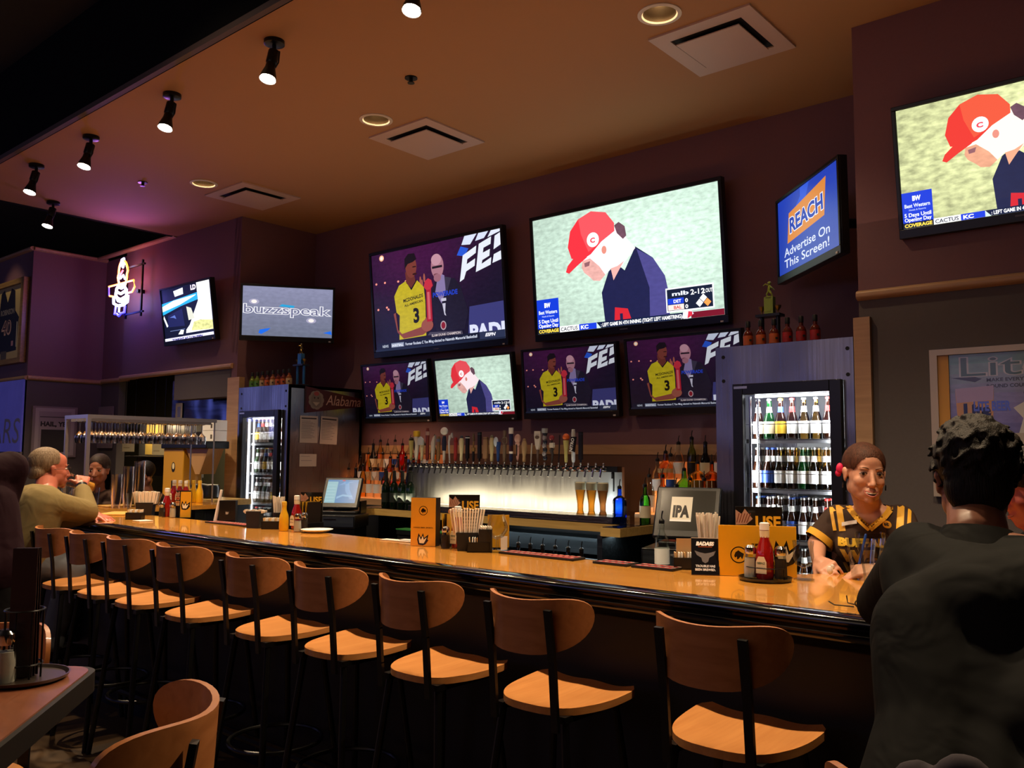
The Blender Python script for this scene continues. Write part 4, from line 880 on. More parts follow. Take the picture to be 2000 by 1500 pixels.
HND = [('taper', '#b8b070', '#2c2418', .21, 'olive tap handle with dark top'), ('capoval', '#c8c0b8', '#d8b030', .25, 'white tap handle with yellow cap and dark oval'), ('badge', '#c0b090', '#b8bcc4', .2, 'tan tap handle with white and blue badge'), ('rod', '#6a2a26', '#a08078', .27, 'tall dark red tap handle'), ('slant', '#b8b0a8', '#b8b0a8', .21, 'white slanted tap handle'), ('rod', '#7a5a3c', '#5c6078', .2, 'brown tap handle with grey head'), ('ball', '#1c2038', '#ded8d4', .27, 'navy tap handle with large white ball'), ('curve', '#b8b4b8', '#c8c4c8', .22, 'thin curved white tap handle'), ('rod', '#8c2a2c', '#7a2224', .19, 'red tap handle'), ('bottle', '#c8bc98', '#262c44', .2, 'beige tap handle with black swirls and dark dome'), ('bar', '#141416', '#d0d0d0', .2, 'black tap handle with a white top edge'), ('spear', '#7c6038', '#5a4630', .22, 'bronze pointed tap handle'), ('bar', '#16161a', '#3c4a48', .23, 'tall black tap handle'), ('board', '#8c6c50', '#6c5040', .19, 'brown plank tap handle'), ('bottle', '#b8a880', '#6c6450', .2, 'beige tap handle with rounded head'), ('oval', '#24407c', '#b8c8dc', .19, 'blue tap handle with light oval badge'), ('ring', '#6c5c4c', '#7c6c58', .24, 'bronze tap handle with spoked wheel'), ('bands', '#202448', '#e0dcd8', .26, 'banded navy tap handle with white cap'), ('skull', '#b88c88', '#c09890', .22, 'pink tap handle with round head and lettering'), ('bottle', '#a88c68', '#8c7050', .17, 'tan tap handle'), ('stick', '#a8a098', '#a8a098', .14, 'thin metal stick tap handle'), ('shield', '#c8c0b8', '#5c4a40', .23, 'white shield tap handle with crest'), ('spiral', '#8c8890', '#1c2030', .25, 'grey and dark spiral tap handle'), ('twig', '#3c3430', '#8c2c34', .2, 'dark branch tap handle with red ball and white box'), ('stick', '#241c20', '#241c20', .2, 'thin dark tap handle'), ('tballs', '#b8ac68', '#dc6428', .2, 'yellow tap handle with orange ball'), ('nitro', '#c8c8c4', '#101010', .24, 'white tap handle lettered NITRO'), ('bar', '#15171c', '#2c2c34', .22, 'tall black tap handle at the end of the row')]
def handle(kind, c1, c2, H, par, lbl):
    a, b = HC(c1), HC(c2); mb = MB(); z0 = .0
    if kind in ('taper', 'tballs', 'badge', 'oval'):
        mb.m(a).lathe([(.009, 0), (.012, .01), (.013, H * .4), (.021, H * .72), (.022, H * .8)], n=14)
        if kind == 'taper': mb.m(b).sph((0, 0, H * .84), (.022, .022, .022), 12, 8)
        elif kind == 'tballs': mb.m(b).sph((0, 0, H * .92), .026, 14, 10)
        elif kind == 'badge': mb.m(b).prism([(-.03, -.03), (.03, -.03), (.03, .02), (0, .04), (-.03, .02)], -.008, .008, Matrix.Translation((0, -.016, H * .8)) @ Matrix.Rotation(PI / 2, 4, 'X'))
        else: mb.m(b).sph((-.012, -.014, H * .8), (.024, .01, .038), 14, 10)
    elif kind == 'capoval': mb.m(a).lathe([(.01, 0), (.016, .03), (.022, H * .4), (.024, H * .8)], n=16).m(HC('#2a1512')).sph((-.006, -.018, H * .52), (.012, .009, .05), 12, 8).m(b).lathe([(.026, H * .8), (.03, H * .86), (.029, H * .98), (.02, H)], n=16)
    elif kind in ('rod', 'bar', 'bands', 'nitro', 'board'):
        w_ = {'rod': .015, 'bar': .014, 'bands': .015, 'nitro': .014, 'board': .021}[kind]
        if kind == 'board' or kind == 'bar': mb.m(a).prism([(-w_, -.01), (w_, -.01), (w_, .01), (-w_, .01)], .02, H).m(b).box((0, 0, H * .93), (w_ * 2.1, .022, .008)).m(a).cyl((0, 0, 0), (0, 0, .02), .008)
        else: mb.m(a).lathe([(.009, 0), (w_, .02), (w_ * 1.05, H * .9), (w_ * .8, H)], n=14)
        if kind == 'rod': mb.m(b).lathe([(w_ * 1.25, H * .78), (w_ * 1.25, H * .9)], n=14)
        if kind == 'bands': mb.m(b).lathe([(w_ * 1.3, H * .82), (w_ * 1.3, H)], n=14).m(HC('#3a1a24')).lathe([(w_ * 1.12, H * .3), (w_ * 1.12, H * .46)], n=14).m(b).lathe([(w_ * .8, .02), (w_ * 1.1, H * .3)], n=14)
        if kind == 'nitro': mb.m(b).prism([(-.03, -.03), (.016, -.05), (.03, .06), (-.012, .06)], -.006, .006, Matrix.Translation((.006, -.014, H * .52)) @ Matrix.Rotation(PI / 2, 4, 'X'))
    elif kind == 'slant': mb.m(a).prism([(-.009, 0), (.01, 0), (.022, H * .75), (.03, H), (.006, H * .92), (-.014, H * .7)], -.01, .01, Matrix.Rotation(PI / 2, 4, 'X'))
    elif kind == 'ball': mb.m(HC('#b8b0ac')).lathe([(.008, 0), (.012, .01), (.012, H * .3)], n=12).m(a).lathe([(.017, H * .3), (.02, H * .55), (.014, H * .75)], n=14).m(b).sph((0, 0, H * .9), .032, 16, 12)
    elif kind == 'curve': mb.m(a).tube([(0, 0, 0), (-.006, 0, H * .3), (-.012, 0, H * .7), (0, 0, H * .92), (.02, 0, H), (.028, 0, H * .85)], [.006, .007, .008, .012, .012, .006], 10)
    elif kind == 'bottle': mb.m(a).lathe([(.012, 0), (.014, .02), (.012, H * .25), (.019, H * .5), (.021, H * .8), (.014, H * .93)], n=16).m(b).sph((0, 0, H * .93), (.015, .015, .02), 12, 8)
    elif kind == 'spear': mb.m(HC('#181416')).cyl((0, 0, 0), (0, 0, H * .35), .011).m(a).box((0, 0, H * .42), (.03, .02, .03)).cyl((0, 0, H * .45), (0, 0, H * .7), .007).m(b).cyl((0, 0, H * .72), (0, 0, H), .015, .006, 8)
    elif kind == 'ring': mb.m(a).prism([(-.01, 0), (.01, 0), (.014, H * .55), (-.014, H * .55)], -.008, .008, Matrix.Rotation(PI / 2, 4, 'X')).tube([(.026 * math.cos(t), 0, H * .68 + .026 * math.sin(t)) for t in [2 * PI * i / 18 for i in range(18)]], .005, 6, True).box((0, 0, H * .68), (.05, .006, .006)).box((0, 0, H * .68), (.006, .006, .05)).box((0, 0, H * .9), (.022, .014, H * .2))
    elif kind == 'skull': mb.m(a).sph((0, 0, H * .38), (.016, .01, H * .36), 14, 10).m(b).sph((0, 0, H * .8), (.03, .018, .034), 16, 10).sph((0, 0, H * .64), (.022, .015, .022), 14, 8).m(m_bk).box((0, -.012, H * .4), (.008, .003, H * .4))
    elif kind == 'stick': mb.m(a).cyl((0, 0, 0), (.008, 0, H), .005, .006, 8)
    elif kind == 'shield': mb.m(HC('#5c4c48')).cyl((0, 0, 0), (0, 0, H * .4), .006, .012).m(a).prism([(0, H * .3), (.02, H * .55), (.03, H * .85), (.028, H), (-.028, H), (-.03, H * .85), (-.02, H * .55)], -.009, .009, Matrix.Rotation(PI / 2, 4, 'X')).m(b).sph((0, -.01, H * .8), (.022, .005, .014), 12, 8)
    elif kind == 'spiral':
        for k in range(7): mb.m(a if k % 2 else b).sph((.003 * (-1) ** k, 0, H * (.12 + .12 * k)), (.018, .016, H * .08), 12, 8)
        mb.m(HC('#a0a4a8')).lathe([(.022, H * .86), (.024, H)], n=14)
    elif kind == 'twig': mb.m(a).tube([(0, 0, 0), (.008, 0, H * .3), (-.004, 0, H * .6), (.002, 0, H * .8)], [.008, .01, .008, .007], 8).tube([(0, 0, H * .3), (-.02, 0, H * .45)], .006, 6).tube([(0, 0, H * .35), (.02, 0, H * .5)], .006, 6).m(b).sph((0, 0, H * .9), .02, 12, 8).m(HC('#d0c8b8')).box((.012, -.012, H * .62), (.036, .02, .036))
    o = mb.build('handle', None, par, label=lbl); o.location = (0, -.075, 1.45 - .0); return o
N_T = 31
fb = None
for i in range(N_T):
    x = -5.44 + i * (1.975 / (N_T - 1))
    if fb is None:
        mb = MB(); mb.cyl((0, -.055, 1.405), (0, -.105, 1.405), .013, n=10).cyl((0, -.075, 1.395), (0, -.075, 1.43), .014, .009, 10).cyl((0, -.1, 1.405), (0, -.12, 1.345), .008, .006, 8).sph((0, -.075, 1.44), .009, 8, 6).cyl((0, -.055, 1.405), (0, -.062, 1.405), .02, n=12)
        fb = mb.build('faucet', m_chrome, tt); fb.location = (x, TY, 0); f = fb
    else:
        f = fb.copy(); COL.objects.link(f); f.parent = tt; f.location = (x, TY, 0)
    if i < len(HND): handle(*HND[i][:4], f, HND[i][4])
art = Art(); art.text('NITRO', 0, 0, .028, '#e8e8e4', .1, .03, ang=1.35)
art.build('lettering', m_print, [o for o in bpy.data.objects if o.name.startswith('handle') and o.get('label', '').endswith('NITRO')][0], o=(.002, -.0215, H0 if False else .075))
tag(MB().lathe([(.012, 0), (.012, .04), (.006, .05)], (-3.36 - .05, TY - .04, 1.34)).tube([(-3.41, TY - .03, 1.36), (-3.41, TY - .03, 1.25)], .006).build('bottle_opener', m_bk), 'black opener hanging at the right end of the tap rail', 'bottle opener')
# beers poured
def weizen(fill):
    t = thing('beer_glass', 'x', 'beer glass'); P = [(.03, 0), (.028, .012), (.022, .03), (.024, .08), (.034, .15), (.041, .2), (.0405, .232)]
    MB().lathe(P, n=22, cap=(1, 0)).build('glass', g_thin, t)
    MB().lathe([(r - .0025, z + .004) for r, z in P[:5]] + [(.0365, .175)], n=22).build('beer', MATS['beer_thin_' + fill], t)
    MB().lathe([(.0365, .175), (.0385, .2), (.0385, .222), (.03, .228)], n=22).build('foam', mat('beer_foam', '#e0d4b8', .8), t)
    return t
for i, (x, f, l) in enumerate(((-3.59, 'gold', 'left of three tall wheat beers, golden with white foam'), (-3.495, 'gold', 'middle of three tall wheat beers, golden with white foam'), (-3.40, 'dark', 'right of three tall wheat beers, darker and fuller'))):
    t = weizen(f); t.location = (x, 4.97, 1.086); t['label'] = l; t['group'] = 'tall wheat beers on the drip tray'

# ---- registers
def pos(lbl, x, y, z, rz, w_, art_fn, sc_=1.):
    t = thing('register_terminal', lbl, 'cash register', (x, y, z), rz); h_ = w_ * .8
    tl = .5; R = Matrix.Rotation(-tl, 4, 'X')
    mb = MB(); M = Matrix.Translation((0, 0, .03)) @ R
    mb.prism([(-w_ / 2 - .03, 0), (w_ / 2 + .03, 0), (w_ / 2 + .03, h_ + .07), (-w_ / 2 - .03, h_ + .07)], 0, .035, M @ Matrix.Rotation(PI / 2, 4, 'X')); mb.build('housing', m_plastic, t, bevel=.01)
    a = art_fn(); o = M @ V((-w_ / 2, -.036, .045)); u = (M @ V((0, 0, 1))) - (M @ V((0, 0, 0)))
    a.build('screen', m_scr if 'blue' in lbl else attr_mat('register_print', rough=.18), t, o=o, r=(1, 0, 0), u=u, sx=w_ / 16, sy=h_ / 12)
    MB().box((0, .12, .09), (.14, .14, .16)).box((0, .1, .012), (.3, .26, .024)).build('stand', m_plastic, t, bevel=.008)
    MB().box((.16, .11, .05), (.015, .14, .1)).build('card_reader', m_bkm, t, smooth=0)
    return t
def art_pos1():
    a = Art(); a.rect(0, 0, 16, 12, '#3c7cb0'); a.rect(0, 0, 5.5, 11, '#84b4c0'); a.rect(7.5, 11.3, 9, 11.8, '#c03040')
    a.poly([(6, 9), (9, 11), (10, 6), (13, 2), (15, 2), (12, 7), (11, 11), (14, 11)], '#6098c8'); a.poly([(6, 2), (9, 3.5), (14, 3), (14, 3.8), (9, 4.4), (6, 3.2)], '#78acd0')
    for k in range(6): a.rect(.4, 1 + k * 1.6, 4.8, 1.2 + k * 1.6, '#a8ccd4')
    return a
def art_pos2():
    a = Art(); a.rect(0, 0, 16, 12, '#26241f'); a.rect(3.2, 2.6, 9.4, 10, '#f4efe0'); a.text('IPA', 3.9, 4.0, 3.9, '#302c2a', 4.9, .06); a.rect(3.2, 2.6, 9.4, 3.2, '#ffffff'); return a
pos('register terminal with glowing blue screen on the left of the back bar', -5.60, 4.45, 1.02, .55, .26, art_pos1)
pos('black register terminal with white IPA sticker by the right bottles', -2.42, 4.35, 1.0, .3, .31, art_pos2)
def drawer(lbl, x, y, z, rz):
    t = thing('cash_drawer', lbl, 'cash drawer', (x, y, z), rz, 'cash drawers under the registers')
    MB().box((0, -.03, -.05), (.4, .34, .1)).build('body', m_plastic, t, bevel=.004)
    MB().box((0, -.203, -.05), (.38, .008, .075)).build('drawer', m_cabs, t, smooth=0)
    MB().box((0, -.208, -.03), (.1, .004, .012)).build('lock_plate', m_chrome, t, smooth=0)
    MB().box((0, .0, -.55), (.36, .3, .9)).build('stand', m_cab, t, smooth=0); return t
drawer('grey cash drawer beneath the blue screen register', -5.60, 4.45, 1.02, .55)
drawer('grey cash drawer beneath the IPA register', -2.42, 4.35, 1.0, .3)

# ================================================================ things on the bar
Z0 = BZ + .0012
def B(px, py, dy=0.): p = atz(px, py, BZ); return V((p.x, p.y + dy, Z0))
m_yel = '#e0a420'; m_paperb = mat('black_card', '#141214', .45); m_straw = mat('straw_paper', '#e4d8c8', .6)
def wing(a, x, y, s, c1='#17120c', c2='#f0e4c8'):
    a.poly([(x - .5 * s, y - .55 * s), (x - .62 * s, y - .05 * s), (x - .48 * s, y + .6 * s), (x - .2 * s, y + .15 * s), (x + .02 * s, y + .62 * s), (x + .14 * s, y + .12 * s), (x + .62 * s, y + .5 * s), (x + .5 * s, y + .0 * s), (x + .62 * s, y - .1 * s), (x + .3 * s, y - .5 * s), (x, y - .62 * s)], c1)
    return a.poly([(x - .36 * s, y - .4 * s), (x - .45 * s, y - .02 * s), (x - .4 * s, y + .3 * s), (x - .2 * s, y - .08 * s), (x - .01 * s, y + .34 * s), (x + .1 * s, y - .06 * s), (x + .42 * s, y + .2 * s), (x + .28 * s, y - .12 * s), (x + .1 * s, y - .42 * s)], c2)
def bison(a, x, y, s, bg=m_yel, fg='#1c140a'):
    a.ell(x, y, s, s, fg, k=28).ell(x, y, s * .86, s * .86, bg, k=28)
    return a.poly([(x - .55 * s, y - .1 * s), (x - .4 * s, y + .3 * s), (x - .05 * s, y + .55 * s), (x + .3 * s, y + .3 * s), (x + .6 * s, y + .15 * s), (x + .5 * s, y - .25 * s), (x + .38 * s, y - .5 * s), (x + .2 * s, y - .2 * s), (x - .05 * s, y - .5 * s), (x - .2 * s, y - .55 * s), (x - .25 * s, y - .2 * s), (x - .45 * s, y - .35 * s)], fg)
def card(lbl, loc, rz, w_, h_, d_, art, body, cat='menu', name='menu_card', tilt=0., grp=None):
    t = thing(name, lbl, cat, loc, rz, grp, rot=(-tilt, 0, rz) if tilt else None)
    MB().box((0, d_ / 2, h_ / 2), (w_, d_, h_)).build('card_body', body, t, smooth=0)
    art.build('printed_face', m_printg, t, o=(-w_ / 2, -.0006, 0)); return t
def art_box():
    a = Art(); a.rect(0, 0, .125, .225, '#d89a2c'); bison(a, .0625, .165, .022, '#d89a2c'); a.text('WINGS. BEER. SPORTS.', .0625, .083, .006, '#4a3414', .1, .03, al='c'); wing(a, .062, .032, .046); return a
def art_use(w_=.15, h_=.2):
    a = Art(); a.rect(0, 0, w_, h_, '#17120f'); k = w_ / .15
    o_ = h_ - .2 * k
    if o_ > .001: b_ = Art(); b_.rect(0, 0, w_, h_, '#17120f')
    a.poly([(0, .14 * k), (.0, .19 * k), (.02 * k, .175 * k), (.03 * k, .193 * k), (.055 * k, .16 * k), (.035 * k, .142 * k)], '#b88870'); 
    for j in range(5): a.line([(.004 + .008 * j * k, .147 * k), (.012 * k + .009 * j * k, .178 * k)], .003 * k, '#7c4434')
    a.ell(.024 * k, .12 * k, .028 * k, .018 * k, '#c08058'); a.ell(.02 * k, .118 * k, .015 * k, .009 * k, '#9c3c28'); a.rect(0, .03, .04 * k, .095 * k, '#c8a070'); a.ell(.02 * k, .08 * k, .018 * k, .012 * k, '#b86a3c')
    a.text('USE', .064 * k, .13 * k, .044 * k, '#e8a82c', .08 * k, .035); a.rect(.066 * k, .115 * k, .09 * k, .119 * k, '#d8ccb8'); a.text('TRY', .094 * k, .111 * k, .012 * k, '#b88430', .02 * k, .04); a.rect(.118 * k, .115 * k, .14 * k, .119 * k, '#d8ccb8')
    for j in range(4): a.rect(.066 * k, .04 + .016 * j, .138 * k, .046 + .016 * j, '#8c8478')
    a.v = a.v[:4] + [(x, y + o_, z) for x, y, z in a.v[4:]]
    return a
def napkins(lbl, loc, rz, w_=.09, hb=.07, hs=.075, grp='napkin and straw holders'):
    t = thing('napkin_holder', lbl, 'napkin holder', loc, rz, grp)
    MB().prism([(-w_ / 2 * .85, 0), (w_ / 2 * .85, 0), (w_ / 2, hb), (-w_ / 2, hb)], -.03, .03, Matrix.Rotation(PI / 2, 4, 'X')).build('box', m_paperb, t, smooth=0)
    for i in range(13):
        x = -w_ * .42 + w_ * .07 * i; k = (i - 6) * .0014
        MB().box((x + k * 3, (-1) ** i * .004, hb + hs / 2 - .008), (w_ * .078, .035, hs + .004 * ((i * 3) % 4)), rot=(0, k * 20, 0)).build('napkin', m_straw, t, smooth=0)
    return t
def straws(lbl, loc, n=26, spread=.012, h=.145, r=.032, base=True):
    t = thing('straw_holder', lbl, 'straw holder', loc, group='straw holders'); random.seed(int(abs(loc[0]) * 100))
    MB().lathe([(r, 0), (r * 1.12, .075), (r * 1.06, .075), (r * .94, .004)], n=24, cap=(1, 0)).build('cup', m_paperb, t)
    for i in range(n):
        a_ = random.random() * 6.28; q = r * .85 * math.sqrt(random.random()); x, y = q * math.cos(a_), q * math.sin(a_)
        MB().cyl((x * .8, y * .8, .01), (x * (1.25 + spread * 8), y * (1.25 + spread * 8), h + random.uniform(-.008, .01)), .0036, n=7).build('straw', m_straw, t)
    return t
def sugar(lbl, loc, rz, card_=True):
    t = thing('sugar_caddy', lbl, 'sugar caddy', loc, rz, 'sugar packet caddies')
    MB().box((0, 0, .002), (.1, .06, .004)).box((-.048, 0, .022), (.004, .06, .044)).box((.048, 0, .022), (.004, .06, .044)).box((0, -.028, .022), (.1, .004, .044)).box((0, .028, .022), (.1, .004, .044)).build('box', m_plastic, t, smooth=0)
    for i in range(8): MB().box((-.04 + i * .0115, 0, .034), (.004, .045, .056), rot=(0, .06 * ((i * 5) % 3 - 1), 0)).build('packet', m_label['white'] if i % 3 else m_label['tan'], t, smooth=0)
    if card_: MB().box((0, .012, .07), (.07, .003, .085)).build('divider', mat('kraft_card', '#b08c60', .6), t, smooth=0)
    return t
def ketchup(lbl, loc, red=True, s=1.):
    t = thing('ketchup_bottle' if red else 'mustard_bottle', lbl, 'ketchup bottle' if red else 'mustard bottle', loc)
    body = mat('ketchup_red', '#8c1410', .15, coat=.5) if red else mat('mustard_yellow', '#d8a818', .3)
    MB().lathe([(.028 * s, 0), (.031 * s, .01 * s), (.031 * s, .075 * s), (.028 * s, .1 * s), (.016 * s, .135 * s), (.0145 * s, .165 * s)], n=10 if red else 20).build('bottle', body, t)
    MB().lathe([(.0165 * s, .165 * s), (.0165 * s, .188 * s), (.012 * s, .19 * s)], n=18).build('cap', m_label['white'] if red else m_label['yellow'], t)
    if red:
        MB().lathe([(.0155 * s, .14 * s), (.0165 * s, .163 * s)], n=16, cap=(0, 0)).build('neck_label', m_label['cream'], t)
        M = Matrix.Rotation(PI / 2, 4, 'X'); MB().prism([(-.019, .02), (.019, .02), (.019, .06), (.01, .078), (-.01, .078), (-.019, .06)], .0305, .032, M).build('label', m_label['cream'], t)
        a = Art(); a.text('HEINZ', 0, .052, .008, '#3a5a2c', .03, .03, al='c'); a.text('KETCHUP', 0, .036, .006, '#5a2018', .03, .02, al='c'); a.build('lettering', m_print, t, o=(0, -.0322, 0))
    return t
def shaker(lbl, loc, fill):
    t = thing('salt_shaker' if fill == 'salt' else 'pepper_shaker', lbl, 'shaker', loc)
    MB().lathe([(.021, 0), (.022, .004), (.02, .05), (.0165, .075)], n=8, cap=(1, 0)).build('glass', g_thin, t)
    MB().lathe([(.019, .003), (.019, .04), (.017, .06)], n=12).build('contents', mat('fill_' + fill, {'salt': '#d8cfc4', 'pepper': '#3a2c22'}[fill], .8), t)
    MB().lathe([(.0175, .073), (.0185, .078), (.0175, .092), (.01, .1)], n=18).build('lid', m_chrome, t); return t
def menus(lbl, loc, rz, n=5):
    t = thing('menu_stack', lbl, 'menus', loc, rz, 'upright yellow menus')
    for i in range(n):
        a = Art(); MB().box(((i - n / 2) * .012, 0, .075), (.002, .11, .15), rot=(0, .03 * (i - n / 2), 0)).build('menu', mat('menu_yellow', '#d8a028', .4) if i % 2 == 0 else mat('menu_dark', '#2a2018', .4), t, smooth=0)
    MB().box((0, 0, .015), (n * .014 + .012, .118, .03)).build('holder', m_plastic, t, smooth=0); return t
def goblet(lbl, loc, P, base=.03, fill=None, name='beer_glass', cat='beer glass', stem=None, grp=None):
    t = thing(name, lbl, cat, loc, group=grp)
    MB().lathe(P, n=28, cap=(1, 0)).build('bowl', g_thin, t)
    if fill: MB().lathe(fill[0], n=24).build('beer', fill[1], t)
    if stem: MB().lathe(stem, n=24).build('foot', g_thin, t)
    return t
SNIF = [(.004, .055), (.03, .068), (.046, .095), (.047, .115), (.036, .15), (.033, .165)]; SNST = [(.034, 0), (.034, .003), (.008, .012), (.006, .05), (.006, .056)]
PINT = [(.03, 0), (.031, .006), (.036, .06), (.044, .15)]
# group beside the seated man
napkins('napkin holder of fanned white napkins beside the seated man', B(284, 1006), .75, .12, .085, .08)
sugar('small sugar caddy in front of the fanned napkins', B(290, 1013, -.09), .7, False)
goblet('empty clear glass left of the fanned napkins', B(258, 1006), PINT, grp=None)
ketchup('ketchup bottle beside the far left yellow menu', B(325, 1009)); shaker('pepper shaker in the far left condiment group', B(316, 1010), 'pepper'); shaker('salt shaker in the far left condiment group', B(337, 1011), 'salt')
card('dark food card standing behind the far left condiments', B(338, 1008, .07), .75, .1, .17, .01, art_use(.1, .17), m_paperb)
a = Art(); a.rect(0, 0, .075, .17, '#d8a028'); a.rect(0, 0, .006, .17, '#1a140c'); wing(a, .04, .08, .05); card('yellow menu with black wing mark at the far left of the bar', B(361, 1011), .75, .075, .17, .012, a, m_paperb)
tag(MB().box((0, 0, .004), (.22, .3, .007)).build('closed_menu', mat('menu_tan', '#c8a050', .4)), 'tan closed menu lying on the bar beside the black basket', 'menu', 'menus lying on the bar').location = (-6.92, 3.3, Z0)
o = MB().box((0, 0, .004), (.2, .3, .007)).build('closed_menu', mat('menu_tan')); tag(o, 'tan closed menu lying near the hand of the man in olive', 'menu', 'menus lying on the bar'); o.location = B(232, 1004); o.rotation_euler = (0, 0, .7)
o = MB().box((0, 0, .003), (.09, .09, .005)).build('coaster', m_white); tag(o, 'crumpled white coaster in front of the sugar caddy', 'coaster'); o.location = B(285, 1018, -.02)
# paddle of white and the black menu box
o = MB().cyl((0, 0, 0), (.03, .02, .2), .012, .008, 14).build('white_tube', m_label['white']); tag(o, 'white tube standing against the black menu box on the left', 'tube'); o.location = B(420, 1020)
a = Art(); a.rect(0, 0, .1, .135, '#151416'); wing(a, .05, .06, .018, '#8c8478', '#c8c0b4'); card('black box with small white wing mark left of the bright cooler', B(443, 1021), .75, .1, .135, .05, a, m_paperb)
# group in front of the blue register
napkins('plain black napkin box before the bright left cooler', B(497, 1031), .6, .085, .095, .012)
straws('holder of upright straws before the bright left cooler', B(521, 1027, .08), 30, h=.165)
sugar('sugar caddy between the straws and the mustard', B(530, 1033), .7, False)
ketchup('yellow mustard squeeze bottle in the left condiment group', B(554, 1037), False, .85); ketchup('ketchup bottle behind the small salt shaker, left group', B(570, 1034, .03))
shaker('salt shaker at the front of the left condiment group', B(581, 1039), 'salt'); shaker('pepper shaker in the left condiment group', B(588, 1037, .02), 'pepper')
card('black USE food card standing in the left condiment group', B(580, 1030, .1), .75, .13, .2, .01, art_use(.13, .2), m_paperb)
menus('stack of upright yellow menus in the left condiment group', B(606, 1031), .15, 6)
o = MB().lathe([(.05, 0), (.085, .012), (.088, .016), (.05, .006)], n=32).build('plate', m_label['white']); tag(o, 'white plate right of the left condiment group', 'plate'); o.location = B(613, 1040, .02)
# middle group
t = thing('table_tent', 'tall yellow table tent lettered WINGS. BEER. SPORTS. mid bar', 'table tent', B(826, 1067), .42)
MB().box((0, .03, .1125), (.125, .06, .225)).build('card_body', m_paperb, t, smooth=0); art_box().build('printed_face', m_printg, t, o=(-.0625, -.0008, 0))
menus('yellow edged menus standing right of the tall yellow tent', B(868, 1067, .05), .2, 3)
card('black USE food card standing in the middle condiment group', B(872, 1066, .12), .75, .15, .235, .01, art_use(.15, .235), m_paperb)
ketchup('dark red bottle behind the napkins in the middle group', B(885, 1071, .03)); shaker('pepper shaker in the middle condiment group', B(870, 1071), 'pepper')
napkins('napkin holder of tall white napkins in the middle group', B(912, 1075), .75, .1, .08, .11)
sugar('small sugar caddy in the middle group', B(935, 1078), .7, False)
t = thing('straw_box', 'black box topped with white packets beside the snifter', 'straw box', B(948, 1078), .7); MB().box((0, 0, .05), (.06, .06, .1)).build('box', m_paperb, t, smooth=0)
for i in range(5): MB().box((-.02 + i * .01, .004 * (i % 2), .102), (.006, .045, .02), rot=(.1, .1 * i, .2)).build('packet', m_straw, t, smooth=0)
a = Art(); a.rect(0, 0, .1, .15, '#c89024'); card('plain yellow card behind the middle napkin holder', B(945, 1073, .1), .75, .1, .15, .006, a, mat('menu_yellow'))
goblet('round snifter glass beside the middle napkins', B(971, 1079), SNIF, stem=SNST, grp='snifter glasses')
o = MB().box((0, 0, .0035), (.03, .003, .06)).build('paper_slip', m_white); tag(o, 'white slip standing behind the middle snifter', 'paper slip'); o.location = B(967, 1078, .06) + V((0, 0, .03)); o.rotation_euler = (0, 0, .75)
o = MB().box((0, 0, .002), (.26, .05, .004)).box((.05, .01, .006), (.12, .04, .006)).build('napkin', m_white); tag(o, 'flat white napkin left of the tall yellow tent', 'napkin'); o.location = B(780, 1058, .02); o.rotation_euler = (0, 0, .1)
# bar mats
for (x0, x1, lb) in ((-4.93, -4.4 - .1, 'red striped bar mat at the left, near the black menu box'), (-2.52, -2.12, 'red striped bar mat left of two on the right half'), (-2.02, -1.86, 'small red bar mat between the two striped mats'), (-1.84, -1.66 + .0, 'red striped bar mat nearest the black sugar caddy')):
    t = thing('bar_mat', lb, 'bar mat', ((x0 + x1) / 2, 2.925, Z0), group='rubber bar mats'); w_ = x1 - x0
    MB().box((0, 0, .004), (w_, .09, .008)).build('mat', m_bk, t, smooth=0)
    a = Art(); a.rect(-w_ / 2 + .01, -.035, w_ / 2 - .01, -.012, '#b02c28').rect(-w_ / 2 + .01, .01, w_ / 2 - .01, .032, '#b02c28'); n = int(w_ / .03)
    for i in range(n): a.rect(-w_ / 2 + .015 + i * .03, -.028, -w_ / 2 + .033 + i * .03, -.019, '#e0b8a8').rect(-w_ / 2 + .015 + i * .03, .017, -w_ / 2 + .033 + i * .03, .026, '#e0b8a8')
    a.build('stripes', m_print, t, o=(0, 0, .0085), r=(1, 0, 0), u=(0, 1, 0))
for i in range(4):
    goblet('empty pint glass standing on the lower shelf by the IPA register', (-2.25 + .09 * i, 3.45 if 0 else 4.02, .905), PINT, grp='empty pints by the register')
o = MB().bb((-2.4, 3.9, 0), (-1.75, 4.12, .9)).build('sink_counter', m_cabs); tag(o, 'low steel counter in front of the IPA register', 'counter')
t = liquor('round', 'clear', 'white'); t.location = (-2.42 + .08, 3.96, .905); t['label'] = 'clear tequila style bottle with white label before the IPA register'; t['group'] = 'loose bottles'
